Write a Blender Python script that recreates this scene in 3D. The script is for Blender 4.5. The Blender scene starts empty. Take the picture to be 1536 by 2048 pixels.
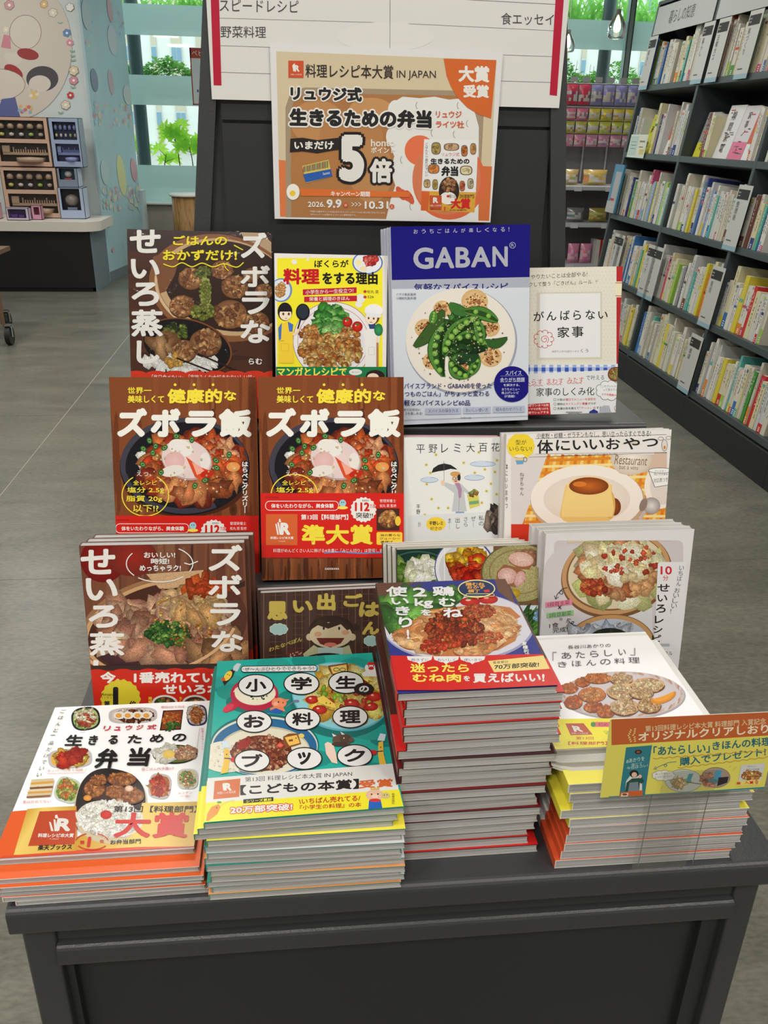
import bpy, bmesh, math, random
import numpy as np
from mathutils import Matrix, Vector

SC = bpy.context.scene
COL = SC.collection
# ------------------------------------------------------------------ camera
F_PX = 1685.0
PP = (768.0, 1024.0)
CAM = np.array([0.0, 0.0, 1.4])
_d = np.array([685 - 768, 4746 - 1024, F_PX], float)
_Z = -_d / np.linalg.norm(_d)
_y = np.array([590 - 768, 257 - 1024, F_PX], float)
_y -= _Z * (_y @ _Z)
_Y = _y / np.linalg.norm(_y)
_X = np.cross(_Y, _Z)
R = np.stack([_X, _Y, _Z], 1)          # world -> camera (x right, y down, z forward)
cd = bpy.data.cameras.new('camera')
cam = bpy.data.objects.new('camera', cd)
COL.objects.link(cam)
cam.matrix_world = Matrix([[R[0][i], -R[1][i], -R[2][i], CAM[i]] for i in range(3)] + [[0, 0, 0, 1]])
cd.lens = 36.0 * F_PX / 2048.0
cd.sensor_width = 36.0
cd.clip_start = 0.02
cd.clip_end = 200
SC.camera = cam
# ------------------------------------------------------------------ world, exposure
W = bpy.data.worlds.new('overcast_sky')
SC.world = W
W.use_nodes = True
W.node_tree.nodes['Background'].inputs[0].default_value = (0.86, 0.95, 1.0, 1)
W.node_tree.nodes['Background'].inputs[1].default_value = 2.5
SC.view_settings.view_transform = 'Standard'
SC.view_settings.look = 'None'
SC.view_settings.exposure = 0.0
SC.view_settings.gamma = 1.0
SC.view_settings.use_curve_mapping = False
SC.cycles.max_bounces = 7
SC.cycles.transparent_max_bounces = 12
SC.cycles.caustics_reflective = False
SC.cycles.caustics_refractive = False
SC.cycles.sample_clamp_indirect = 6.0
LIGHT_W = 19.0                           # watts of each ceiling light
CEIL_Z = 3.1
# positions of the ceiling lights (x, y)
CEILING_LIGHTS = [(-2.6, -1.2), (-.55, -1.2), (1.5, -1.2), (-2.6, 1.0), (-.75, .35), (.85, .35), (-2.6, 3.2), (-.55, 2.8), (1.15, 2.8),
                  (-2.6, 5.6), (-.55, 5.4), (1.15, 5.2), (-2.6, 7.4), (.2, 7.9), (2.6, 7.6)]
for _x0, _y0 in CEILING_LIGHTS:
    ld = bpy.data.lights.new('ceiling_light_lamp', 'AREA')
    ld.shape = 'RECTANGLE'
    ld.size, ld.size_y = .5, .5
    ld.energy = LIGHT_W * (1.9 if _y0 < 0 else .62 if _y0 < .5 else 1.0)      # added fill: lamps behind the viewer raised for upright covers, table ones dimmed
    ld.color = (1.0, .965, .90)
    lo = bpy.data.objects.new('ceiling_light_lamp', ld)
    lo.location = (_x0, _y0, CEIL_Z - .03)
    COL.objects.link(lo)
# ------------------------------------------------------------------ helpers
def lin(c, g=1.0):
    if isinstance(c, str):
        c = c.lstrip('#'); c = tuple(int(c[i:i + 2], 16) for i in (0, 2, 4))
    return tuple(min(.93, g * ((v / 255 / 12.92) if v / 255 <= .04045 else ((v / 255 + .055) / 1.055) ** 2.4)) for v in c[:3])

_mats = {}
def nodes(name):
    m = bpy.data.materials.new(name); m.use_nodes = True
    nt = m.node_tree
    return m, nt, nt.nodes['Principled BSDF']
def mat(name, c, rough=.5, metal=0, noise=0, nscale=40, bump=0, emit=0, spec=.5, coat=0):
    """plain procedural surface: a colour broken up by noise"""
    if name in _mats: return _mats[name]
    m, nt, b = nodes(name)
    L = lin(c)
    b.inputs['Roughness'].default_value = rough
    b.inputs['Metallic'].default_value = metal
    b.inputs['Specular IOR Level'].default_value = spec
    b.inputs['Coat Weight'].default_value = coat
    if noise or bump:
        tc = nt.nodes.new('ShaderNodeTexCoord'); n = nt.nodes.new('ShaderNodeTexNoise')
        n.inputs['Scale'].default_value = nscale; n.inputs['Detail'].default_value = 5
        nt.links.new(tc.outputs['Object'], n.inputs['Vector'])
        r = nt.nodes.new('ShaderNodeValToRGB')
        r.color_ramp.elements[0].position = .3; r.color_ramp.elements[1].position = .7
        r.color_ramp.elements[0].color = tuple(v * (1 - noise) for v in L) + (1,)
        r.color_ramp.elements[1].color = tuple(min(.95, v * (1 + noise)) for v in L) + (1,)
        nt.links.new(n.outputs['Fac'], r.inputs['Fac']); nt.links.new(r.outputs['Color'], b.inputs['Base Color'])
        if bump:
            bp = nt.nodes.new('ShaderNodeBump'); bp.inputs['Strength'].default_value = bump; bp.inputs['Distance'].default_value = .002
            nt.links.new(n.outputs['Fac'], bp.inputs['Height']); nt.links.new(bp.outputs['Normal'], b.inputs['Normal'])
    else:
        b.inputs['Base Color'].default_value = L + (1,)
    if emit:
        b.inputs['Emission Color'].default_value = L + (1,); b.inputs['Emission Strength'].default_value = emit
    _mats[name] = m
    return m

def vcol_mat(name, rough, spec=.5, coat=0, grain=.35, gscale=900):
    """printed surface: the colour of each printed shape is stored on its corners; alpha sets how grainy it is"""
    m, nt, b = nodes(name)
    a = nt.nodes.new('ShaderNodeAttribute'); a.attribute_name = 'ink'
    tc = nt.nodes.new('ShaderNodeTexCoord'); n = nt.nodes.new('ShaderNodeTexNoise')
    n.inputs['Scale'].default_value = gscale; n.inputs['Detail'].default_value = 3
    nt.links.new(tc.outputs['Object'], n.inputs['Vector'])
    mr = nt.nodes.new('ShaderNodeMapRange'); mr.inputs['From Min'].default_value = .3; mr.inputs['From Max'].default_value = .7
    mr.inputs['To Min'].default_value = 1 - grain * 1.3; mr.inputs['To Max'].default_value = 1 + grain
    nt.links.new(n.outputs['Fac'], mr.inputs['Value'])
    mx = nt.nodes.new('ShaderNodeMix'); mx.data_type = 'FLOAT'; mx.inputs['A'].default_value = 1
    nt.links.new(a.outputs['Alpha'], mx.inputs['Factor']); nt.links.new(mr.outputs['Result'], mx.inputs['B'])
    vm = nt.nodes.new('ShaderNodeVectorMath'); vm.operation = 'SCALE'
    nt.links.new(a.outputs['Color'], vm.inputs[0]); nt.links.new(mx.outputs['Result'], vm.inputs['Scale'])
    nt.links.new(vm.outputs['Vector'], b.inputs['Base Color'])
    b.inputs['Roughness'].default_value = rough; b.inputs['Specular IOR Level'].default_value = spec
    b.inputs['Coat Weight'].default_value = coat; b.inputs['Coat Roughness'].default_value = .12
    _mats[name] = m
    return m

vcol_mat('print_gloss', .25, .2)
vcol_mat('print_matte', .55, .3)
vcol_mat('cover_card', .4, .4, grain=.05, gscale=60)
def pages_mat():
    m, nt, b = nodes('page_edges')
    tc = nt.nodes.new('ShaderNodeTexCoord'); mp = nt.nodes.new('ShaderNodeMapping'); mp.inputs['Scale'].default_value = (4, 4, 900)
    n = nt.nodes.new('ShaderNodeTexNoise'); n.inputs['Scale'].default_value = 1.0; n.inputs['Detail'].default_value = 4
    r = nt.nodes.new('ShaderNodeValToRGB'); r.color_ramp.elements[0].position = .3; r.color_ramp.elements[1].position = .62
    r.color_ramp.elements[0].color = (.25, .243, .235, 1); r.color_ramp.elements[1].color = (.56, .55, .535, 1)
    nt.links.new(tc.outputs['Object'], mp.inputs['Vector']); nt.links.new(mp.outputs['Vector'], n.inputs['Vector'])
    nt.links.new(n.outputs['Fac'], r.inputs['Fac']); nt.links.new(r.outputs['Color'], b.inputs['Base Color'])
    b.inputs['Roughness'].default_value = .8
    bp = nt.nodes.new('ShaderNodeBump'); bp.inputs['Strength'].default_value = .4; bp.inputs['Distance'].default_value = .0006
    nt.links.new(n.outputs['Fac'], bp.inputs['Height']); nt.links.new(bp.outputs['Normal'], b.inputs['Normal'])
    _mats['page_edges'] = m
pages_mat()
def film_mat(name, rough, fac, bump):
    m, nt, b = nodes(name)
    nt.nodes.remove(b)
    out = nt.nodes['Material Output']
    t = nt.nodes.new('ShaderNodeBsdfTransparent'); t.inputs[0].default_value = (.985, .99, .99, 1) if 'acrylic' not in name else (.998, .998, .998, 1)
    g = nt.nodes.new('ShaderNodeBsdfGlossy'); g.inputs['Roughness'].default_value = rough
    fr = nt.nodes.new('ShaderNodeFresnel'); fr.inputs['IOR'].default_value = 1.45
    mu = nt.nodes.new('ShaderNodeMath'); mu.operation = 'MULTIPLY'; mu.inputs[1].default_value = fac; mu.use_clamp = True
    mx = nt.nodes.new('ShaderNodeMixShader')
    if bump:
        tc = nt.nodes.new('ShaderNodeTexCoord'); n = nt.nodes.new('ShaderNodeTexNoise'); n.inputs['Scale'].default_value = 22; n.inputs['Detail'].default_value = 3; n.inputs['Distortion'].default_value = 2.0
        bp = nt.nodes.new('ShaderNodeBump'); bp.inputs['Strength'].default_value = bump; bp.inputs['Distance'].default_value = .004
        nt.links.new(tc.outputs['Object'], n.inputs['Vector']); nt.links.new(n.outputs['Fac'], bp.inputs['Height']); nt.links.new(bp.outputs['Normal'], g.inputs['Normal'])
    nt.links.new(fr.outputs[0], mu.inputs[0]); nt.links.new(mu.outputs[0], mx.inputs[0])
    nt.links.new(t.outputs[0], mx.inputs[1]); nt.links.new(g.outputs[0], mx.inputs[2]); nt.links.new(mx.outputs[0], out.inputs['Surface'])
    _mats[name] = m
film_mat('clear_film', .07, .24, .45)
film_mat('clear_glass', .02, 1.0, 0)
film_mat('clear_acrylic', .04, .22, 0)

def tag(o, label=None, cat=None, group=None, kind=None):
    for k, v in (('label', label), ('category', cat), ('group', group), ('kind', kind)):
        if v: o[k] = v
    return o
def empty(name, loc=(0, 0, 0), mw=None, **k):
    o = bpy.data.objects.new(name, None); COL.objects.link(o)
    o.empty_display_size = .05
    if mw is not None: o.matrix_world = mw
    else: o.location = loc
    return tag(o, **k)
def link(name, me, parent=None, loc=None, **k):
    o = bpy.data.objects.new(name, me); COL.objects.link(o)
    if parent: o.parent = parent
    if loc is not None: o.location = loc
    return tag(o, **k)

class MB:
    """collects shapes, each with a colour, and links them as ONE mesh object"""
    def __init__(s): s.v = []; s.f = []; s.c = []; s.m = []; s.sm = []
    def add(s, vs, fs, c=(200, 200, 200), a=0, mi=0, smooth=False):
        n = len(s.v); s.v += [tuple(p) for p in vs]
        cc = lin(c) + (a,)
        for f in fs: s.f.append([n + i for i in f]); s.c.append(cc); s.m.append(mi); s.sm.append(smooth)
        return s
    def box(s, x0, x1, y0, y1, z0, z1, c=(200, 200, 200), mi=0, M=None, a=0):
        P = [(x, y, z) for z in (z0, z1) for y in (y0, y1) for x in (x0, x1)]
        if M is not None: P = [tuple(M @ Vector(p)) for p in P]
        return s.add(P, [(0, 2, 3, 1), (4, 5, 7, 6), (0, 1, 5, 4), (1, 3, 7, 5), (3, 2, 6, 7), (2, 0, 4, 6)], c, a, mi)
    def bbox(s, x0, x1, y0, y1, z0, z1, r, axis='x', c=(200, 200, 200), mi=0, seg=4, corners=(1, 1, 1, 1)):
        """box with rounded long edges, extruded along axis; corners = (lo-lo, hi-lo, hi-hi, lo-hi) of the profile"""
        if axis == 'x': A = (y0, y1, z0, z1); E = (x0, x1); mk = lambda p, q, e: (e, p, q)
        elif axis == 'y': A = (x0, x1, z0, z1); E = (y0, y1); mk = lambda p, q, e: (p, e, q)
        else: A = (x0, x1, y0, y1); E = (z0, z1); mk = lambda p, q, e: (p, q, e)
        a0, a1, b0, b1 = A
        prof = []
        for k, (cx, cy, st) in enumerate(((a0, b0, 180), (a1, b0, 270), (a1, b1, 0), (a0, b1, 90))):
            rr = r * corners[k]
            ox = cx + (rr if k in (0, 3) else -rr); oy = cy + (rr if k in (0, 1) else -rr)
            for i in range(seg + 1 if rr else 1):
                t = math.radians(st + 90 * i / seg)
                prof.append((ox + rr * math.cos(t), oy + rr * math.sin(t)))
        n = len(prof)
        vs = [mk(p, q, E[0]) for p, q in prof] + [mk(p, q, E[1]) for p, q in prof]
        flip = axis == 'y'
        fs = [tuple(range(n))[::(1 if flip else -1)], tuple(range(n, 2 * n))[::(-1 if flip else 1)]]
        for i in range(n):
            j = (i + 1) % n; q = (i, j, n + j, n + i); fs.append(q[::-1] if flip else q)
        return s.add(vs, fs, c, 0, mi)
    def tube(s, p0, p1, r0, r1=None, c=(200, 200, 200), n=12, mi=0, cap=True, a=0):
        r1 = r0 if r1 is None else r1
        p0, p1 = Vector(p0), Vector(p1); d = (p1 - p0).normalized()
        u = d.orthogonal().normalized(); w = d.cross(u)
        vs = []
        for p, r in ((p0, r0), (p1, r1)):
            for i in range(n):
                t = 2 * math.pi * i / n; vs.append(p + u * (r * math.cos(t)) + w * (r * math.sin(t)))
        fs = [(i, (i + 1) % n, n + (i + 1) % n, n + i) for i in range(n)]
        s.add(vs, fs, c, a, mi, True)
        if cap: s.add(vs, [tuple(range(n))[::-1], tuple(range(n, 2 * n))], c, a, mi)
        return s
    def lathe(s, prof, cx, cy, c=(200, 200, 200), n=20, mi=0, a=0):
        vs = []
        for r, z in prof:
            for i in range(n):
                t = 2 * math.pi * i / n; vs.append((cx + r * math.cos(t), cy + r * math.sin(t), z))
        fs = []
        for k in range(len(prof) - 1):
            for i in range(n):
                j = (i + 1) % n; fs.append((k * n + i, k * n + j, (k + 1) * n + j, (k + 1) * n + i))
        return s.add(vs, fs, c, a, mi, True)
    def mesh(s, name, mats):
        me = bpy.data.meshes.new(name)
        me.from_pydata(s.v, [], s.f)
        for m in mats: me.materials.append(_mats[m] if isinstance(m, str) else m)
        at = me.color_attributes.new('ink', 'FLOAT_COLOR', 'CORNER')
        cols = np.repeat(np.array(s.c, np.float32).reshape(-1, 4), [len(f) for f in s.f], axis=0)
        at.data.foreach_set('color', cols.ravel())
        me.polygons.foreach_set('material_index', s.m)
        me.polygons.foreach_set('use_smooth', s.sm)
        me.update()
        return me
    def build(s, name, mats='cover_card', parent=None, **k):
        return link(name, s.mesh(name, [mats] if isinstance(mats, str) else mats), parent, **k)

# ---- glyph outlines from Blender's own default font, triangulated once per string
_gl = {}
def glyph(st, res=3):
    k = (st, res)
    if k not in _gl:
        cu = bpy.data.curves.new('tmp', 'FONT'); cu.body = st; cu.size = 1; cu.resolution_u = res
        ob = bpy.data.objects.new('tmp', cu); COL.objects.link(ob)
        me = ob.to_mesh()
        v = np.empty(len(me.vertices) * 3); me.vertices.foreach_get('co', v); v = v.reshape(-1, 3)[:, :2].copy()
        me.calc_loop_triangles(); t = np.empty(len(me.loop_triangles) * 3, int); me.loop_triangles.foreach_get('vertices', t)
        ob.to_mesh_clear(); bpy.data.objects.remove(ob); bpy.data.curves.remove(cu)
        _gl[k] = (v, t.reshape(-1, 3))
    return _gl[k]

INK = 1.12      # paper reflectance that shows the measured colour under the shop lights
class Art:
    """flat print for one sheet. Shapes are laid out in measured coordinates of the sheet's picture
    and rectified into the sheet's own millimetres (u, v, n); layers are stacked microns apart."""
    def __init__(s, fr, w, h, z0=.0002, dz=3e-6):
        s.o, s.u, s.v_ = [np.array(q, float) for q in fr]; s.n = np.cross(s.u, s.v_)
        s.w, s.h, s.z, s.dz = w, h, z0, dz
        s.V = []; s.T = []; s.C = []; s.nv = 0
        s.ox = s.oy = 0; s.s = 1.0; s.dx = s.dy = 0
        s.g = 1.0
    def crop(s, ox, oy, sc): s.ox, s.oy, s.s = ox, oy, sc; return s
    def uvz(s, X, Y, z):
        px = s.ox + (X + s.dx) / s.s; py = s.oy + (Y + s.dy) / s.s
        d = np.stack([(px - PP[0]) / F_PX, (py - PP[1]) / F_PX, np.ones_like(px)], 1) @ R
        o = s.o + s.n * z
        t = ((o - CAM) @ s.n) / (d @ s.n)
        P = CAM + d * t[:, None] - s.o
        return np.stack([P @ s.u, P @ s.v_, np.full(len(px), z)], 1)
    def raw(s, uv, tris, cols):
        s.V.append(uv); s.T.append(np.asarray(tris, int) + s.nv); s.C.append(cols); s.nv += len(uv)
    def put(s, X, Y, tris, c, a=0, up=1.0):
        s.z += s.dz * up
        X = np.asarray(X, float); Y = np.asarray(Y, float)
        if isinstance(c, list): cols = np.array([lin(q, INK * s.g) + (a,) for q in c])
        else: cols = np.tile(np.array(lin(c, INK * s.g) + (a,)), (len(X), 1))
        s.raw(s.uvz(X, Y, s.z), tris, cols); return s
    def bg(s, c, a=0, u0=0, v0=0, u1=None, v1=None, c2=None):
        s.z += s.dz; u1 = s.w if u1 is None else u1; v1 = s.h if v1 is None else v1
        k = [lin(c, INK) + (a,)] * 2 + [lin(c2 or c, INK) + (a,)] * 2
        s.raw(np.array([(u0, v0, s.z), (u1, v0, s.z), (u1, v1, s.z), (u0, v1, s.z)]), [(0, 1, 2), (0, 2, 3)], np.array(k)); return s
    def rect(s, x0, y0, x1, y1, c, sl=0, a=0, sk=0):
        dy = sl * (x1 - x0); dx = sk * (y1 - y0)
        return s.put([x0, x1, x1 + dx, x0 + dx], [y0, y0 + dy, y1 + dy, y1], [(0, 2, 1), (0, 3, 2)], c, a)
    def poly(s, pts, c, a=0):
        cu = np.array(pts, float)
        bm = bmesh.new(); vs = [bm.verts.new((x, -y, 0)) for x, y in pts]; f = bm.faces.new(vs)
        bm.verts.index_update()
        r = bmesh.ops.triangulate(bm, faces=[f]); tr = []
        f2 = [[v.index for v in q.verts] for q in bm.faces]
        nz = sum((pts[t[1]][0] - pts[t[0]][0]) * -(pts[t[2]][1] - pts[t[0]][1]) + (pts[t[1]][1] - pts[t[0]][1]) * (pts[t[2]][0] - pts[t[0]][0]) for t in f2)
        bm.free()
        if nz < 0: f2 = [t[::-1] for t in f2]
        return s.put(cu[:, 0], cu[:, 1], f2, c, a)
    def ell(s, cx, cy, rx, ry=None, c=(0, 0, 0), rot=0, c2=None, n=28, a=0, t0=0, t1=360, off=(0, 0), up=1.0, jit=0, rng=None, pw=2.0):
        """ellipse; c at the rim, c2 (if given) at the middle"""
        ry = rx if ry is None else ry
        t = np.radians(np.linspace(t0, t1, n + 1)); ct, st = np.cos(t), np.sin(t)
        if pw != 2.0: ct = np.sign(ct) * abs(ct) ** (2 / pw); st = np.sign(st) * abs(st) ** (2 / pw)
        k = np.ones(n + 1)
        if jit: k = 1 + jit * (rng.random(n + 1) - .5) * 2; k[-1] = k[0]
        x = rx * ct * k; y = ry * st * k; r = math.radians(rot)
        X = np.concatenate([[cx + off[0]], cx + x * math.cos(r) - y * math.sin(r)]); Y = np.concatenate([[cy + off[1]], cy + x * math.sin(r) + y * math.cos(r)])
        tr = [(0, i + 2, i + 1) for i in range(n)]
        cc = c if c2 is None else [c2] + [c] * (n + 1)
        return s.put(X, Y, tr, cc, a, up)
    def ring(s, cx, cy, rx, ry, w, c, t0=0, t1=360, n=40, rot=0, a=0, pw=2.0):
        t = np.radians(np.linspace(t0, t1, n + 1)); r = math.radians(rot); ct, st = np.cos(t), np.sin(t)
        if pw != 2.0: ct = np.sign(ct) * abs(ct) ** (2 / pw); st = np.sign(st) * abs(st) ** (2 / pw)
        X = []; Y = []
        for q in (rx, ry), (rx - w, ry - w):
            x = q[0] * ct; y = q[1] * st
            X.append(cx + x * math.cos(r) - y * math.sin(r)); Y.append(cy + x * math.sin(r) + y * math.cos(r))
        m = n + 1; tr = []
        for i in range(n): tr += [(i, m + i + 1, i + 1), (i, m + i, m + i + 1)]
        return s.put(np.concatenate(X), np.concatenate(Y), tr, c, a)
    def line(s, pts, w, c, a=0):
        P = np.array(pts, float); L = []; Rr = []
        for i in range(len(P)):
            d = P[min(i + 1, len(P) - 1)] - P[max(i - 1, 0)]; d /= (np.linalg.norm(d) + 1e-9); nn = np.array([-d[1], d[0]]) * w / 2
            L.append(P[i] + nn); Rr.append(P[i] - nn)
        m = len(P); A = np.array(L + Rr); tr = []
        for i in range(m - 1): tr += [(i, m + i + 1, m + i), (i, i + 1, m + i + 1)]
        tr = [t[::-1] for t in tr]
        return s.put(A[:, 0], A[:, 1], tr, c, a)
    def curve(s, pts, w, c, n=24):
        """smooth line through points"""
        P = [pts[0]] + list(pts) + [pts[-1]]; out = []
        for i in range(1, len(P) - 2):
            p0, p1, p2, p3 = [np.array(q, float) for q in P[i - 1:i + 3]]
            for k in range(8):
                t = k / 8; out.append(.5 * ((2 * p1) + (p2 - p0) * t + (2 * p0 - 5 * p1 + 4 * p2 - p3) * t * t + (3 * p1 - p0 - 3 * p2 + p3) * t ** 3))
        out.append(np.array(pts[-1], float))
        return s.line(out, w, c)
    def txt(s, st, x0, y0, x1, y1, c, b=0, sl=0, sk=0, o=None, ow=.08, em=False, res=3):
        """text fitted into the box; b = extra stroke weight (em), sl = baseline slope, sk = slant, o = outline colour"""
        v, t = glyph(st, res)
        if len(v) == 0: return s
        lo, hi = v.min(0), v.max(0)
        if em: lo = np.array([0, -.12]); hi = np.array([1.0, .88])
        sx = (x1 - x0) / max(hi[0] - lo[0], .05); sy = (y1 - y0) / max(hi[1] - lo[1], .05)
        rp = b * min(sx, sy)                    # stroke radius in layout units; the box is the outer extent
        if rp and not em:
            x0 += rp; x1 -= rp; y0 += rp; y1 -= rp; sx = (x1 - x0) / max(hi[0] - lo[0], .05); sy = (y1 - y0) / max(hi[1] - lo[1], .05)
        if hi[0] - lo[0] < .2: sx = min(sx, sy)
        def place(q):
            X = x0 + (q[:, 0] - lo[0]) * sx; Y = y1 - (q[:, 1] - lo[1]) * sy
            return X + sk * (y1 - Y), Y + sl * (X - x0)
        def stamps(rad, c, n):
            q = [v]
            if rad:          # heavier strokes: the outline pressed several times, each pass a hair above the last
                m_ = rad * min(sx, sy)
                q = [v + np.array([math.cos(2 * math.pi * k / n + .2) * m_ / sx, math.sin(2 * math.pi * k / n + .2) * m_ / sy]) for k in range(n)]
                if rad > .05: q.append(v)
            for w_ in q: X, Y = place(w_); s.put(X, Y, t, c, up=1 if w_ is q[0] else .35)
        if o: stamps(b + ow, o, 12)
        stamps(b, c, 8)
        return s
    def vtxt(s, st, x0, y0, x1, y1, c, b=0, sk=0, o=None, ow=.08, res=3):
        """vertical text, one em cell per character"""
        n = len(st); ch = (y1 - y0) / n
        for i, q in enumerate(st):
            dx = -sk * (i * ch)
            if q in 'ー': q = '｜'
            s.txt(q, x0 + dx, y0 + i * ch, x1 + dx, y0 + (i + 1) * ch, c, b, em=True, o=o, ow=ow, res=res)
        return s
    def blobs(s, cx, cy, rx, ry, n, r, pal, seed=1, asp=1.0, rot=0, dark=.66, jit=.36, a=1.0, k=10, lift=.3, hi=1.1, sort=True, clip=None):
        """heap of small irregular lumps inside an ellipse, each paler in its middle than at its rim"""
        g = np.random.default_rng(seed); P = []
        rr = math.radians(rot)
        while len(P) < n:
            x, y = g.random(2) * 2 - 1
            if x * x + y * y > 1: continue
            X = cx + x * rx * math.cos(rr) - y * ry * math.sin(rr); Y = cy + x * rx * math.sin(rr) + y * ry * math.cos(rr)
            if clip and not clip(X, Y): continue
            P.append((X, Y))
        if sort: P.sort(key=lambda q: q[1])
        for X, Y in P:
            q = r * (.6 + .8 * g.random()); c = pal[int(g.integers(len(pal)))]; f = .85 + .3 * g.random()
            c = tuple(min(255, v * f) for v in c)
            s.ell(X, Y, q * asp, q, tuple(v * dark for v in c), rot=float(g.random() * 360 if asp != 1 else 0) if rot == 0 else rot + float(g.random() * 40 - 20), c2=tuple(min(255, v * hi) for v in c), n=k, jit=jit, rng=g, a=a, off=(-q * .1, -q * lift), up=.3)
        return s
    def star(s, cx, cy, rx, ry, c, n=16, dep=.85):
        t = np.linspace(0, 2 * np.pi, n * 2, endpoint=False); k = np.where(np.arange(n * 2) % 2 == 0, 1, dep)
        X = np.concatenate([[cx], cx + rx * k * np.cos(t)]); Y = np.concatenate([[cy], cy + ry * k * np.sin(t)])
        return s.put(X, Y, [(0, 1 + (i + 1) % (2 * n), 1 + i) for i in range(2 * n)], c)
    def rrect(s, x0, y0, x1, y1, r, c, w=0, fill=None, sl=0, n=5):
        P = []
        for cx, cy, st in ((x1 - r, y0 + r, -90), (x1 - r, y1 - r, 0), (x0 + r, y1 - r, 90), (x0 + r, y0 + r, 180)):
            for i in range(n + 1):
                t = math.radians(st + 90 * i / n); X = cx + r * math.cos(t); P.append((X, cy + r * math.sin(t) + sl * (X - x0)))
        if w == 0: return s.poly(P, c)
        if fill: s.poly(P, fill)
        return s.line(P + [P[0], P[1]], w, c)
    def cloud(s, cx, cy, rx, ry, c, line=None, w=2, n=9):
        for cc, e in ((line, w), (c, 0)):
            if cc is None: continue
            s.ell(cx, cy, rx * .85 + e, ry * .8 + e, cc)
            for i in range(n):
                t = 2 * math.pi * i / n; s.ell(cx + rx * .72 * math.cos(t), cy + ry * .66 * math.sin(t), rx * .3 + e, ry * .36 + e, cc, n=14, up=.2)
        return s
    def build(s, name, parent, m='print_gloss', clip=True, place=False, **k):
        V = np.concatenate(s.V); T = np.concatenate(s.T); C = np.concatenate(s.C)
        if clip:
            e = 1e-6                         # drop triangles wholly outside, cut the ones that cross the sheet's edge
            TV = V[T]; mn = TV.min(1); mx = TV.max(1)
            keep = (mx[:, 0] > 0) & (mn[:, 0] < s.w) & (mx[:, 1] > 0) & (mn[:, 1] < s.h)
            T = T[keep]; mn = mn[keep]; mx = mx[keep]
            cross = (mn[:, 0] < -e) | (mx[:, 0] > s.w + e) | (mn[:, 1] < -e) | (mx[:, 1] > s.h + e)
            extraV = []; extraC = []; extraT = []; nb = len(V)
            for tri in T[cross]:
                P = [np.concatenate([V[i], C[i]]) for i in tri]
                for ax, lim, sg in ((0, 0, 1), (0, s.w, -1), (1, 0, 1), (1, s.h, -1)):
                    Q = []
                    for i in range(len(P)):
                        A, B = P[i], P[(i + 1) % len(P)]; da = sg * (A[ax] - lim); db = sg * (B[ax] - lim)
                        if da >= 0: Q.append(A)
                        if da * db < 0: Q.append(A + (B - A) * (da / (da - db)))
                    P = Q
                    if len(P) < 3: break
                if len(P) >= 3:
                    b = nb + len(extraV)
                    for q in P: extraV.append(q[:3]); extraC.append(q[3:])
                    for i in range(1, len(P) - 1): extraT.append((b, b + i, b + i + 1))
            T = T[~cross]
            if extraV: V = np.concatenate([V, extraV]); C = np.concatenate([C, extraC]); T = np.concatenate([T, np.array(extraT)])
        used = np.unique(T); mp = np.zeros(len(V), int); mp[used] = np.arange(len(used)); V = V[used]; C = C[used]; T = mp[T]
        # all faces look outwards
        nz = np.cross(V[T[:, 1]] - V[T[:, 0]], V[T[:, 2]] - V[T[:, 0]])[:, 2]; T[nz < 0] = T[nz < 0][:, ::-1]
        me = bpy.data.meshes.new(name)
        me.vertices.add(len(V)); me.vertices.foreach_set('co', V.ravel().astype(np.float32))
        me.loops.add(len(T) * 3); me.loops.foreach_set('vertex_index', T.ravel().astype(np.int32))
        me.polygons.add(len(T)); me.polygons.foreach_set('loop_start', np.arange(0, len(T) * 3, 3, dtype=np.int32))
        me.update(calc_edges=True)
        at = me.color_attributes.new('ink', 'FLOAT_COLOR', 'POINT'); at.data.foreach_set('color', C.ravel().astype(np.float32))
        me.materials.append(_mats[m])
        ob = link(name, me, parent, **k)
        if place: ob.matrix_basis = mw_of((s.o, s.u, s.v_))
        return ob

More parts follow.
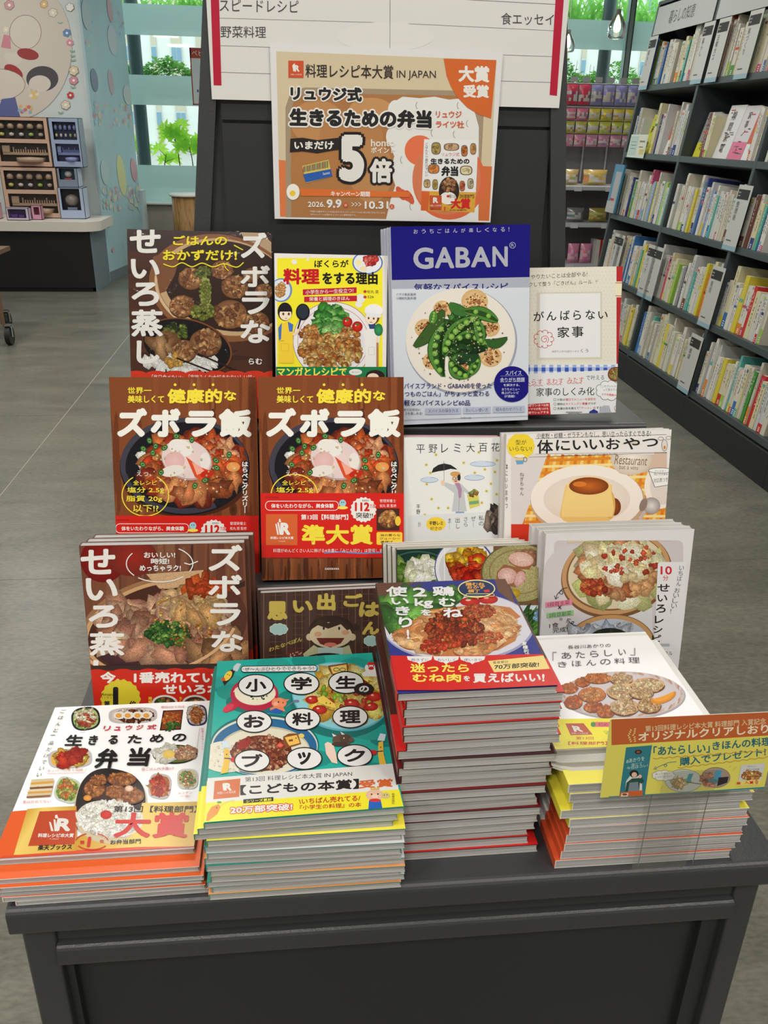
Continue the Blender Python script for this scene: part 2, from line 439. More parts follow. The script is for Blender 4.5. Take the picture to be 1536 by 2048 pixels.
def frame_of(tl, yaw=0, phi=0, roll=0, h=.2):
    """sheet frame (bottom-left corner, u, v) from its top-left corner, turn, lean back and roll in degrees"""
    yaw, phi, roll = map(math.radians, (yaw, phi, roll))
    cx = np.array([math.cos(yaw), math.sin(yaw), 0]); bk = np.array([-math.sin(yaw), math.cos(yaw), 0])
    up = math.cos(phi) * np.array([0, 0, 1.]) + math.sin(phi) * bk
    u = cx * math.cos(roll) + up * math.sin(roll); v = up * math.cos(roll) - cx * math.sin(roll)
    return np.array(tl, float) - v * h, u, v
def mw_of(fr):
    o, u, v = fr; n = np.cross(u, v)
    return Matrix([[u[i], v[i], n[i], o[i]] for i in range(3)] + [[0, 0, 0, 1]])
def book(name, fr, w, h, t, cover=(230, 230, 230), spine=None, side='L', band=None, band_h=.06, film=False, back=None, **k):
    """one book: page block and card cover; local x = width, y = height, front cover at z = 0"""
    k.setdefault('cat', 'book')
    root = empty(name, mw=mw_of(fr), **k)
    c = .00045
    pb = MB(); e = .0012
    x0, x1 = (c, w - e) if side == 'L' else (e, w - c)
    pb.box(x0, x1, e * .6, h - e * .6, -t + c, -c); pb.build('page_block', 'page_edges', root)
    sp = spine or cover
    m = MB(); m.box(0, w, 0, h, -c, 0, cover).box(0, w, 0, h, -t, -t + c, back or cover)
    rr = min(.004, t * .45)
    xs = 0 if side == 'L' else w
    m.bbox(xs - c, xs + c, 0, h, -t, 0, c * .9, 'y', c=sp)
    m.build('cover', 'cover_card', root)
    if band:
        b = MB(); q = .0003
        b.box(0 - (q if side == 'L' else 0), w + (q if side == 'R' else 0), .0003, band_h, 0, .0002, band)
        b.box(0, w, .0003, band_h, -t - .0002, -t, band)
        b.box(xs - c - .0002, xs + c + .0002, .0003, band_h, -t, 0, band)
        b.build('paper_band', 'cover_card', root)
    if film:
        f = MB(); o = .0016
        f.add([(-.001, 0, o), (w + .001, 0, o), (w + .001, h + .001, o), (-.001, h + .001, o)], [(0, 1, 2, 3)])
        f.build('clear_wrap', 'clear_film', root)
    return root
# ================================================================== the setting
def struct(o): o['kind'] = 'structure'; return o
def concrete(name, c, sc=1.0):
    m, nt, b = nodes(name); L = lin(c)
    tc = nt.nodes.new('ShaderNodeTexCoord')
    n1 = nt.nodes.new('ShaderNodeTexNoise'); n1.inputs['Scale'].default_value = 2.2 * sc; n1.inputs['Detail'].default_value = 8; n1.inputs['Roughness'].default_value = .65; n1.inputs['Distortion'].default_value = .6
    mp = nt.nodes.new('ShaderNodeMapping'); mp.inputs['Scale'].default_value = (1, 2.6, 1)
    n2 = nt.nodes.new('ShaderNodeTexNoise'); n2.inputs['Scale'].default_value = 45 * sc; n2.inputs['Detail'].default_value = 6
    mx = nt.nodes.new('ShaderNodeMix'); mx.data_type = 'FLOAT'; mx.inputs['Factor'].default_value = .45
    r = nt.nodes.new('ShaderNodeValToRGB'); r.color_ramp.elements[0].position = .34; r.color_ramp.elements[1].position = .66
    r.color_ramp.elements[0].color = tuple(v * .60 for v in L) + (1,); r.color_ramp.elements[1].color = tuple(v * 1.36 for v in L) + (1,)
    nt.links.new(tc.outputs['Object'], mp.inputs['Vector'])
    nt.links.new(mp.outputs['Vector'], n1.inputs['Vector']); nt.links.new(mp.outputs['Vector'], n2.inputs['Vector'])
    nt.links.new(n1.outputs['Fac'], mx.inputs['A']); nt.links.new(n2.outputs['Fac'], mx.inputs['B'])
    nt.links.new(mx.outputs['Result'], r.inputs['Fac']); nt.links.new(r.outputs['Color'], b.inputs['Base Color'])
    b.inputs['Roughness'].default_value = .3; b.inputs['Specular IOR Level'].default_value = .45
    _mats[name] = m
concrete('floor_concrete', (114, 112, 102))
mat('floor_joint', (196, 192, 178), .7)
mat('wall_paint', (196, 196, 192), .8, noise=.03, nscale=8)
mat('ceiling_paint', (205, 205, 200), .85, noise=.03, nscale=8)
mat('beige_wall', (170, 160, 148), .8, noise=.05, nscale=6)
mat('white_board', (232, 232, 230), .5, noise=.02, nscale=6)
mat('dark_steel', (52, 54, 56), .42, noise=.06, nscale=300, spec=.5)
mat('black_plinth', (16, 15, 17), .5, noise=.1, nscale=10)
mat('chrome', (190, 190, 190), .15, metal=1)
mat('black_rubber', (12, 12, 13), .5)
mat('pole_paint', (62, 74, 76), .45, noise=.05, nscale=20)
mat('pale_blue_paper', (172, 206, 213), .65, noise=.05, nscale=3)
mat('column_paper', (206, 216, 216), .65, noise=.04, nscale=3)

# floor: dark joint bed with big concrete slabs laid on it
fm = MB(); fm.box(-5.2, 4.4, -3.2, 10.5, -.06, -.0012, (190, 186, 172))
floor = struct(fm.build('floor', 'floor_joint'))
gj = .0035
for ix, (xa, xb) in enumerate(((-5.2, -4.54), (-4.54, -1.24), (-1.24, 2.06), (2.06, 4.4))):
    yy = [-3.2, -2.81, -1.01, .79, 2.59, 4.39, 6.19, 7.99, 9.79, 10.5]
    for ya, yb in zip(yy[:-1], yy[1:]):
        s_ = MB(); s_.box(xa + gj / 2, xb - gj / 2, ya + .0012, yb - .0012, -.0012, 0)
        s_.build('floor_slab', 'floor_concrete', floor)
cm = MB(); cm.box(-5.2, 4.4, -3.2, 10.5, CEIL_Z, CEIL_Z + .06); ceiling = struct(cm.build('ceiling', 'ceiling_paint'))
for nm, a in (('wall_left', (-5.3, -5.2, -3.2, 10.6)), ('wall_right', (4.4, 4.5, -3.2, 10.6)), ('wall_front', (-5.3, 4.5, -3.3, -3.2))):
    m_ = MB(); m_.box(a[0], a[1], a[2], a[3], 0, CEIL_Z); struct(m_.build(nm, 'wall_paint'))
# low wall and ledge under the window
m_ = MB(); m_.box(-5.2, 4.4, 10.5, 10.62, 0, .575); wb = struct(m_.build('wall_back', 'beige_wall'))
m_ = MB(); m_.bbox(-5.2, 4.4, 10.42, 10.62, .575, .60, .008, 'x'); m_.build('window_ledge', 'white_board', wb)

# window 1: full width glazing with frosted bands
def frost():
    m, nt, b = nodes('frosted_film'); nt.nodes.remove(b); out = nt.nodes['Material Output']
    t = nt.nodes.new('ShaderNodeBsdfTransparent'); t.inputs[0].default_value = (.6, .75, .74, 1)
    d = nt.nodes.new('ShaderNodeBsdfTranslucent'); d.inputs[0].default_value = (.58, .74, .72, 1)
    d2 = nt.nodes.new('ShaderNodeBsdfDiffuse'); d2.inputs[0].default_value = (.42, .52, .51, 1)
    a = nt.nodes.new('ShaderNodeMixShader'); a.inputs[0].default_value = .5
    a2 = nt.nodes.new('ShaderNodeMixShader'); a2.inputs[0].default_value = .94
    nt.links.new(d.outputs[0], a.inputs[1]); nt.links.new(d2.outputs[0], a.inputs[2])
    nt.links.new(t.outputs[0], a2.inputs[1]); nt.links.new(a.outputs[0], a2.inputs[2]); nt.links.new(a2.outputs[0], out.inputs['Surface'])
    _mats['frosted_film'] = m
frost()
def glassm():
    m, nt, b = nodes('window_glass'); nt.nodes.remove(b); out = nt.nodes['Material Output']
    t = nt.nodes.new('ShaderNodeBsdfTransparent'); t.inputs[0].default_value = (.88, .95, .93, 1)
    g = nt.nodes.new('ShaderNodeBsdfGlossy'); g.inputs['Roughness'].default_value = .02
    mx = nt.nodes.new('ShaderNodeMixShader'); mx.inputs[0].default_value = .03
    nt.links.new(t.outputs[0], mx.inputs[1]); nt.links.new(g.outputs[0], mx.inputs[2]); nt.links.new(mx.outputs[0], out.inputs['Surface'])
    _mats['window_glass'] = m
glassm()
win = struct(empty('window_1', (0, 10.5, .6)))
mull = [-5.15, -3.4, -.2, 1.75, 3.76, 4.35]
for a, b_ in zip(mull[:-1], mull[1:]):
    g = MB(); g.box(a + .03, b_ - .03, .035, .045, 0, CEIL_Z - .6); g.build('glass_pane', 'window_glass', win)
    for z0, z1 in ((0, .39), (1.005, 1.30), (1.68, 1.97)):
        q = MB(); q.add([(a + .031, .033, z0), (b_ - .031, .033, z0), (b_ - .031, .033, z1), (a + .031, .033, z1)], [(0, 1, 2, 3)]); q.build('frosted_band', 'frosted_film', win)
for x in mull:
    q = MB(); q.box(x - .03, x + .03, .0, .1, 0, CEIL_Z - .6, (150, 165, 165)); q.box(x - .034, x - .026, -.01, 0, 0, CEIL_Z - .6, (60, 66, 66)); q.box(x + .026, x + .034, -.01, 0, 0, CEIL_Z - .6, (60, 66, 66))
    q.build('mullion', 'cover_card', win)

# blue papered column on the left: pale front face, blue side face
cp = MB()
Pc = [(-5.1, 8.66), (-1.83, 8.66), (-1.745, 9.2), (-1.66, 9.78), (-5.1, 9.78)]
cv = [(x, y, 0) for x, y in Pc] + [(x, y, CEIL_Z) for x, y in Pc]
cp.add(cv, [(0, 1, 6, 5)], mi=0); cp.add(cv, [(1, 2, 7, 6), (2, 3, 8, 7), (3, 4, 9, 8), (4, 0, 5, 9)], mi=1)
cp.add(cv, [(5, 6, 7, 8, 9), (4, 3, 2, 1, 0)], mi=1)
column = struct(cp.build('wall_column', ['column_paper', 'pale_blue_paper']))
q = MB(); q.box(-1.845, -1.825, 8.645, 8.665, 0, CEIL_Z, (170, 196, 206)); q.build('corner_bead', 'cover_card', column)
q = MB()
dx, dy = (-1.66 + 1.83), (9.78 - 8.66); ln = math.hypot(dx, dy); nx, ny = dy / ln, -dx / ln
pp = [(-1.83, 8.66), (-1.66, 9.78), (-1.66 + nx * .012, 9.78 + ny * .012), (-1.83 + nx * .012, 8.66 + ny * .012)]
q.add([(x, y, 0) for x, y in pp] + [(x, y, .09) for x, y in pp], [(0, 1, 5, 4), (1, 2, 6, 5), (2, 3, 7, 6), (3, 0, 4, 7), (4, 5, 6, 7)], (120, 132, 138))
struct(q.build('baseboard_column', 'cover_card'))

# ---- printed decoration of the column: front mural with flowers (plain stand-in patches in its middle)
mur = Art((( -4.2, 8.655, 0), (1, 0, 0), (0, 0, 1)), 2.36, CEIL_Z, z0=.0005, dz=2e-5); mur.crop(0, 0, 5.908)
def flower(A, x, y, r, c, c2=(235, 230, 215), n=6, line=None):
    for i in range(n):
        t = 2 * math.pi * i / n + .3
        if line: A.ell(x + r * .58 * math.cos(t), y + r * .58 * math.sin(t), r * .48, r * .48, line, n=10)
    for i in range(n):
        t = 2 * math.pi * i / n + .3; A.ell(x + r * .58 * math.cos(t), y + r * .58 * math.sin(t), r * .40, r * .40, c, n=10, up=.2)
    A.ell(x, y, r * .3, r * .3, c2, n=10)
mur.ell(150, 560, 700, 860, (200, 192, 184), n=48)
mur.ell(300, 380, 190, 205, (120, 96, 84)); mur.ell(300, 380, 184, 199, (206, 198, 190))
mur.ell(330, 640, 130, 66, (150, 62, 62), rot=12); mur.ell(150, 690, 110, 60, (206, 198, 190), rot=20)
mur.ell(500, 930, 190, 150, (78, 74, 80)); mur.ell(470, 990, 130, 100, (206, 198, 190))
mur.ell(160, 850, 125, 70, (158, 60, 62), rot=35); mur.ell(-30, 1000, 330, 190, (120, 96, 84)); mur.ell(-30, 1000, 324, 184, (206, 198, 190))
mur.poly([(20, 1170), (180, 1150), (250, 1420), (-60, 1420)], (92, 100, 150))
mur.poly([(45, 410), (120, 420), (130, 580), (10, 560)], (196, 132, 146))
for k in range(12): mur.ell(400 + 38 * math.cos(k), 1110 + 46 * math.sin(k * 1.7), 22, 22, [(226, 214, 190), (200, 180, 160), (214, 190, 120)][k % 3], n=9)
for k in range(11): mur.ell(300 + 70 * math.cos(k * 2.2), 1290 + 34 * math.sin(k * 1.3), 22, 22, [(214, 170, 120), (200, 110, 110), (140, 170, 200), (190, 190, 120)][k % 4], n=9)
for x, y, r, c in ((520, 50, 48, (214, 180, 120)), (625, 150, 55, (216, 206, 190)), (825, 85, 50, (224, 226, 222)), (790, 390, 48, (100, 140, 190)), (825, 505, 45, (206, 140, 156)),
                   (870, 835, 58, (216, 200, 170)), (870, 950, 52, (206, 140, 156)), (832, 1125, 45, (190, 70, 74)), (775, 1240, 55, (216, 204, 186)), (70, 350, 40, (216, 206, 190)), (110, 60, 60, (200, 150, 160))):
    flower(mur, x, y, r, c, line=(120, 104, 92) if r > 45 else None)
for x, y in ((710, 270), (850, 605), (855, 660), (860, 710), (860, 1030), (715, 1330)):
    mur.ell(x - 14, y, 20, 9, (140, 176, 150), rot=30, n=10); mur.ell(x + 16, y, 20, 9, (140, 176, 150), rot=-30, n=10)
mur.build('mural_print', column, 'print_matte', place=True)
# side face: faint pastel figures and flower borders, blurred by age
sd = Art(((-1.83, 8.66, 0), (dx / ln, dy / ln, 0), (0, 0, 1)), ln, CEIL_Z, z0=.0006, dz=2e-5); sd.crop(0, 0, 1)
g_ = np.random.default_rng(5)
for x0, y0, x1, y1, n in ((168, 20, 250, 40, 20), (165, 40, 250, 95, 36), (186, 205, 268, 232, 60), (190, 232, 270, 255, 40), (205, 375, 280, 392, 60), (208, 392, 285, 420, 40)):
    for _ in range(n):
        sx = x0 + (x1 - x0) * g_.random(); sy = y0 + (y1 - y0) * g_.random()
        c = [(176, 196, 200), (196, 176, 186), (150, 180, 206), (206, 204, 176), (190, 150, 156), (168, 196, 180)][int(g_.integers(6))]
        sd.ell(sx, sy, 1.5 + 1.6 * g_.random(), 3 + 3.5 * g_.random(), c, n=8)
for x, y, rx, ry, c in ((189, 160, 7, 24, (128, 140, 160)), (222, 165, 5, 26, (186, 170, 178)), (255, 190, 8, 20, (190, 200, 200)), (210, 345, 8, 26, (176, 196, 196)), (243, 350, 8, 42, (206, 206, 150)), (268, 340, 6, 24, (200, 150, 160)), (225, 80, 9, 30, (186, 196, 204)), (172, 30, 8, 30, (176, 192, 200)), (220, 20, 5, 26, (196, 160, 170))):
    sd.ell(x, y, rx, ry, c, rot=-8, n=16)
for x, y in ((218, 450), (226, 500), (247, 490), (278, 415), (262, 470)): sd.ell(x, y, 2.5, 5, (206, 150, 160) if x < 230 else (170, 196, 210), n=8)
sd.build('side_print', column, 'print_matte', place=True)

# ---- ceiling lights (their lamps stand at the top of the script)
mat('lamp_panel', (255, 248, 235), .5, emit=3.0)
for lo, (x, y) in zip([o for o in COL.objects if o.type == 'LIGHT'], CEILING_LIGHTS):
    r_ = empty('ceiling_light', (x, y, CEIL_Z), label='square ceiling panel light, %s, %s' % ({-2.6: 'over the left aisle', -.55: 'left of the shop middle', -.75: 'just left over the book table', .85: 'just right over the book table', 1.5: 'right behind the viewer', 1.15: 'over the right aisle', .2: 'middle of the back row', 2.6: 'over the snack rack'}[x], 'behind the viewer' if y < 0 else 'row beside the table' if y < 2 else 'second row beyond the table' if y < 4 else 'third row beyond the table' if y < 6 else 'row by the back window'), cat='light')
    q = MB()
    for a in ((-.29, -.26, -.29, .29), (.26, .29, -.29, .29), (-.26, .26, -.29, -.26), (-.26, .26, .26, .29)): q.box(a[0], a[1], a[2], a[3], -.02, 0, (225, 225, 222))
    q.build('frame', 'cover_card', r_)
    q = MB(); q.box(-.26, .26, -.26, .26, -.008, 0); q.build('diffuser', 'lamp_panel', r_)
    lo.parent = r_; lo.location = (0, 0, -.03)
# ================================================================== display stand
mat('stand_steel', (56, 57, 59), .38, noise=.05, nscale=400, bump=.15, spec=.55)
mat('stand_panel', (38, 39, 41), .5, noise=.05, nscale=200)
G = (64, 65, 67)
st = empty('display_stand', (.09, .9, 0), label='dark grey steel tiered book display table with sign board, loaded with cookbooks', cat='display stand')
def part(name, mb, m='stand_steel', **k):
    o = mb.build(name, m, None, **k); o.parent = st; o.matrix_parent_inverse = Matrix.Translation((-.09, -.9, 0)); return o
TZ = .731
part('table_top', MB().bbox(-.284, .477, .589, 1.27, TZ - .033, TZ, .007, 'x', corners=(1, 0, 0, 1)))
part('top_rail', MB().box(-.252, .45, .616, .632, .660, TZ - .031))
part('lip_rail', MB().bbox(-.252, .45, .606, .632, .630, .658, .007, 'x'))
for x0, x1 in ((-.284, -.252), (.45, .477)): part('leg', MB().bbox(x0, x1, .612, .66, 0, TZ - .031, .003, 'z'))
for x0, x1 in ((-.284, -.252), (.45, .477)): part('leg', MB().bbox(x0, x1, 1.2, 1.25, 0, TZ - .031, .003, 'z'))
part('front_panel', MB().box(-.244, .428, .632, .640, .05, .632), 'stand_panel')
part('panel_edge', MB().box(-.252, -.244, .622, .64, .05, .632), 'stand_panel')
part('panel_edge', MB().box(.428, .45, .622, .64, .05, .632), 'stand_panel')
for x0, x1 in ((-.284, -.280), (.473, .477)): part('side_panel', MB().box(x0, x1, .66, 1.2, .05, TZ - .031), 'stand_panel')
part('back_panel', MB().box(-.252, .45, 1.215, 1.225, .05, TZ - .031), 'stand_panel')
# two steps for the upright books
part('step', MB().bbox(-.236, .470, .948, 1.100, .842, .868, .006, 'x', corners=(1, 0, 0, 1)))
part('step_riser', MB().box(-.228, .462, .962, .966, TZ, .842), 'stand_panel')
part('step', MB().bbox(-.219, .485, 1.092, 1.25, 1.003, 1.031, .006, 'x', corners=(1, 0, 0, 1)))
part('step_riser', MB().box(-.212, .478, 1.104, 1.108, .868, 1.003), 'stand_panel')
for x in (-.230, .464): part('step_side', MB().box(x - .003, x + .003, .966, 1.25, TZ, .842), 'stand_panel')
for x in (-.214, .480): part('step_side', MB().box(x - .003, x + .003, 1.108, 1.25, .842, 1.003), 'stand_panel')
# tall board, wider below, framed, with a recessed panel
def trap(xl0, xl1, xr0, xr1, z0, z1, y0, y1):
    m = MB(); v = [(xl0, z0), (xr0, z0), (xr1, z1), (xl1, z1)]
    return m.add([(x, y0, z) for x, z in v] + [(x, y1, z) for x, z in v], [(0, 1, 2, 3), (7, 6, 5, 4), (1, 0, 4, 5), (2, 1, 5, 6), (3, 2, 6, 7), (0, 3, 7, 4)], G)
zt = 1.86; k1, k2 = .110, -.100
xl = lambda z: -.141 + (z - 1.273) * k1; xr = lambda z: .380 + (z - 1.302) * k2
part('sign_board', trap(xl(TZ), xl(zt), xr(TZ), xr(zt), TZ, zt, 1.252, 1.27))
part('board_frame', trap(xl(TZ), xl(zt), xl(TZ) + .022, xl(zt) + .022, TZ, zt, 1.236, 1.252))
part('board_frame', trap(xr(TZ) - .022, xr(zt) - .022, xr(TZ), xr(zt), TZ, zt, 1.236, 1.252))
part('board_panel', MB().box(-.096, .350, 1.242, 1.252, 1.031, 1.405), 'stand_panel')
part('board_panel', MB().box(-.096, .350, 1.240, 1.252, 1.409, 1.84), 'stand_panel')

# ---- frames of every faced-out book: top-left corner, width, height, turn, lean, roll, thickness, copies
S = dict(
    M1=((-.257, .895, .958), .188, .228, -.1, 7.5, -.3, .0135, 3),
    one=((-.053, .882, .896), .148, .168, 0, 11.0, .8, .011, 2),
    meat=((.112, .904, .938), .176, .215, .1, 15.0, .6, .011, 4),
    steam=((.2905, .889, .962), .185, .232, -.4, 6.5, .7, .013, 3),
    Z1=((-.238, 1.058, 1.112), .182, .254, -.2, 16.5, -.3, .013, 1),
    Z2=((-.052, 1.033, 1.118), .182, .257, 0, 18.0, -.4, .013, 1),
    remi=((.130, 1.010, 1.044), .130, .180, -.2, 12.0, -1.0, .009, 3),
    oya=((.2565, .9855, 1.055), .216, .186, .3, 10.0, .9, .008, 2),
    T1=((-.222, 1.187, 1.2755), .188, .246, -.3, 17.0, -1.0, .012, 2),
    Y=((-.030, 1.144, 1.252), .148, .220, .1, 12.0, -.8, .013, 1),
    G=((.120, 1.136, 1.287), .184, .257, -.1, 11.0, 1.7, .010, 4),
    B=((.291, 1.150, 1.2345), .151, .200, 0, 10.0, 1.2, .014, 1),
)
# ================================================================== upright books
WHT = (226, 224, 220); BLK = (34, 32, 34); RED = (200, 38, 34); YEL = (246, 214, 66)
MEAT = [(172, 120, 80), (150, 98, 60), (192, 146, 100), (130, 84, 54), (120, 72, 48)]
FRY = [(205, 145, 80), (186, 118, 58), (222, 172, 110), (160, 92, 44)]
GRN = [(60, 110, 50), (90, 140, 60), (130, 170, 80), (40, 84, 44)]
KIM = [(196, 78, 36), (176, 60, 30), (212, 110, 56), (156, 54, 34), (222, 140, 84)]
RICE = [(236, 232, 222), (226, 222, 212), (242, 240, 232)]
def setb(key, name, label, cover, spine=None, side='L', band=None, band_h=.06, film=False, back_label=None, group=None, dxs=.004, up=0.0, back_cover=None, **k):
    tl, w, h, ya, ph, ro, t, n = S[key]
    fr = frame_of(tl, ya, ph, ro, h); nn = np.cross(fr[1], fr[2])
    root = book(name, fr, w, h, t, cover, spine, side, band, band_h, film, label=label, group=group)
    for i in range(1, n):
        f2 = (fr[0] - nn * (t + .0006) * i + fr[1] * dxs * i + fr[2] * up * i, fr[1], fr[2])
        book(name, f2, w, h, t, back_cover or cover, spine, side, band, band_h, label=back_label % (['', 'second', 'third', 'fourth', 'fifth'][i]), group=group)
    return root, Art(fr, w, h)

# ---- M1: brown steamer cookbook, front of the lowest row
def steamer_title(A, left, right, c=(226, 223, 220)):
    for ch, x0, y0, x1, y1 in left + right: A.txt(ch, x0, y0, x1, y1, c, b=.038, res=4)
r, A = setb('M1', 'cookbook', 'brown steamed-meat cookbook with red paper band at left end of the lowest upright row', (104, 62, 48), (96, 40, 36), band=(196, 44, 30), band_h=.083,
            back_label='%s brown steamer cookbook behind the red-banded copy at left, lowest row', group='brown steamer cookbooks in the lowest upright row', dxs=.0045)
A.crop(140, 1040, 2.4).bg((112, 68, 50))
g_ = np.random.default_rng(3)
for i in range(40):
    x = 60 + 780 * g_.random(); A.ell(x, 300 + 200 * g_.random(), 8 + 16 * g_.random(), 300, [(120, 74, 54), (100, 58, 44), (128, 84, 62)][i % 3], n=14, a=.4)
A.ell(160, 190, 110, 110, (110, 24, 22), c2=(140, 30, 24)); A.ell(300, 180, 120, 90, (110, 40, 32), c2=(150, 40, 30))
A.poly([(580, 118), (592, 118), (592, 330), (580, 330)], (70, 44, 40)); A.poly([(740, 340), (840, 290), (840, 318), (745, 352)], (60, 40, 36))
A.ell(430, 510, 395, 232, (150, 108, 74), rot=-14, n=60); A.ell(435, 512, 378, 216, (196, 154, 112), rot=-14, n=60); A.ell(445, 515, 366, 205, (72, 42, 34), rot=-14, n=60)
A.poly([(365, 260), (640, 240), (660, 300), (480, 330), (430, 330)], (196, 160, 122), a=.5)
A.ell(760, 470, 90, 130, (86, 50, 42), n=20, a=.5); A.ell(250, 640, 110, 60, (58, 34, 40), c2=(84, 50, 56), a=.6)
A.blobs(455, 520, 290, 145, 150, 36, [(196, 150, 122), (180, 128, 102), (208, 168, 140), (160, 108, 84), (176, 120, 100)], 7, asp=1.7, dark=.66)
A.blobs(600, 400, 150, 70, 50, 30, [(206, 168, 120), (190, 146, 96), (214, 176, 130)], 9, asp=1.6, dark=.7)
A.blobs(640, 320, 90, 22, 20, 18, [(206, 88, 40), (186, 70, 34)], 10, asp=2.5)
A.blobs(470, 545, 105, 55, 110, 11, GRN, 8, asp=1.3, dark=.5)
A.blobs(560, 440, 170, 90, 60, 6, [(216, 180, 110), (190, 140, 60)], 12)
A.blobs(600, 560, 120, 60, 60, 5, [(206, 160, 80), (160, 80, 30)], 13)
A.curve([(430, 400), (520, 370), (600, 430), (650, 520)], 7, (150, 106, 78)); A.curve([(350, 560), (420, 600), (520, 640), (600, 620)], 8, (150, 100, 80))
A.blobs(720, 650, 110, 22, 16, 40, [(176, 130, 90), (150, 104, 70)], 15, asp=2.2)
A.ring(425, 512, 392, 230, 14, (206, 166, 124), 25, 170, rot=-14)
steamer_title(A, [('せ', 50, 138, 218, 262), ('い', 74, 278, 230, 388), ('ろ', 88, 408, 232, 518), ('蒸', 92, 536, 262, 652), ('し', 110, 672, 240, 780)],
              [('ズ', 664, 118, 828, 246), ('ボ', 662, 262, 826, 378), ('ラ', 672, 398, 820, 508), ('な', 678, 532, 832, 634)])
A.txt('おいしい!', 355, 154, 505, 182, WHT, b=.03).txt('時短!', 388, 184, 476, 212, WHT, b=.03).txt('めっちゃラク!', 334, 216, 532, 246, WHT, b=.03)
for a0, a1 in ((140, 215), (85, 130), (45, 78), (-55, 25), (60, 85)): A.ring(430, 210, 162, 90, 5, WHT, a0, a1, n=14)
A.line([(548, 206), (575, 214), (614, 198)], 5, WHT)
A.build('cover_print', r)
B_ = Art((A.o, A.u, A.v_), A.w, A.h, z0=A.z + 4e-5); B_.crop(140, 1040, 2.4)
B_.poly([(60, 700), (900, 686), (900, 712), (60, 728)], (56, 40, 36)); B_.poly([(60, 726), (900, 710), (900, 1300), (60, 1300)], (196, 42, 28))
for i in range(7): B_.ell(130 + i * 125, 742 - i * 1.8, 60, 26, (196, 42, 28))
B_.txt('今、1番売れている', 145, 728, 770, 784, WHT, b=.05).txt('せいろ本', 446, 786, 730, 838, WHT, b=.05)
B_.star(243, 860, 98, 98, (206, 188, 50), n=18, dep=.93).txt('1', 205, 800, 258, 905, BLK, b=.05)
B_.txt('Amazon', 150, 830, 220, 844, BLK, b=.01).txt('ランキング', 148, 846, 218, 858, BLK).txt('第', 163, 868, 192, 896, BLK, b=.04).txt('位', 285, 868, 318, 896, BLK, b=.04)
for x in (455, 600):
    B_.ell(x, 878, 62, 38, (214, 206, 196)); B_.ell(x, 880, 52, 31, (70, 50, 40)); B_.blobs(x, 882, 42, 22, 22, 9, MEAT + GRN, x)
B_.vtxt('時短で', 376, 848, 394, 900, YEL, b=.02).vtxt('らくらく', 522, 848, 540, 900, YEL, b=.02)
B_.build('band_print', r)

# ---- one: dark brown cartoon book
r, A = setb('one', 'comic_cookbook', 'dark brown comic cookbook in shiny wrap showing a laughing cartoon child', (70, 46, 40), (60, 40, 36), film=True,
            back_label='%s dark brown comic cookbook, just behind the laughing cartoon child', group='dark brown comic cookbooks', dxs=-.004)
A.crop(140, 1040, 2.4).bg((66, 44, 38))
for i in range(20): A.line([(890 + i * 32, 300), (890 + i * 32, 760)], 2, (120, 90, 70))
for i in range(14): A.line([(880, 330 + i * 32), (1540, 322 + i * 32)], 2, (104, 78, 62))
for i in range(6): A.rect(905 + i * 110, 320, 960 + i * 110, 760, (74, 52, 46)); A.line([(930 + i * 110, 320), (930 + i * 110, 760)], 3, (128, 96, 74))
OLV = (196, 172, 84)
for ch, a in (('思', (945, 388, 1046, 482)), ('い', (1068, 384, 1166, 446)), ('出', (1184, 350, 1276, 436)), ('ご', (1310, 352, 1402, 418)), ('は', (1384, 392, 1484, 466)), ('ん', (1400, 486, 1484, 552))):
    A.txt(ch, *a, OLV, b=.07, sk=.08 if a[0] > 1300 else 0)
A.ell(1255, 545, 116, 86, (64, 48, 38)); A.ell(1255, 520, 104, 62, (52, 38, 32))
for x in (1150, 1355): A.ell(x, 562, 17, 17, (200, 178, 146))
A.ell(1252, 552, 102, 62, (206, 186, 154)); A.poly([(1150, 530), (1195, 470), (1240, 495), (1285, 470), (1352, 520), (1330, 530), (1300, 500), (1240, 522), (1190, 505)], (60, 44, 36))
A.ell(1372, 516, 18, 18, (60, 46, 38)); A.ell(1218, 520, 5, 8, BLK); A.ell(1292, 520, 5, 8, BLK); A.ell(1190, 548, 18, 12, (206, 150, 120)); A.ell(1322, 540, 18, 12, (206, 150, 120))
A.put([1182, 1318, 1300, 1250, 1200], [566, 566, 592, 612, 594], [(0, 1, 2), (0, 2, 3), (0, 3, 4)], (110, 40, 36)); A.ell(1250, 598, 30, 10, (206, 120, 100))
A.poly([(1170, 600), (1110, 650), (1120, 720), (1380, 720), (1340, 600), (1310, 612), (1250, 622), (1190, 612)], (180, 178, 140)); A.rect(1190, 612, 1310, 720, (176, 196, 190))
A.ell(1235, 690, 130, 52, (46, 40, 36)); A.ell(1235, 690, 118, 42, (96, 84, 70)); A.blobs(1235, 690, 100, 32, 50, 12, [(190, 180, 160), (130, 120, 90), (80, 84, 60)], 4)
A.ell(1080, 656, 42, 36, (96, 50, 46))
for i in range(20): A.ell(1050 + 60 * g_.random(), 630 + 52 * g_.random(), 3, 3, (190, 170, 150), n=8)
A.cloud(1002, 524, 42, 26, (160, 190, 186), (196, 210, 200), 3); A.cloud(1446, 580, 34, 24, (160, 190, 186), (196, 210, 200), 3)
A.txt('わたなべぽん', 955, 612, 1115, 634, OLV, b=.02, sl=-.34)
A.build('cover_print', r)

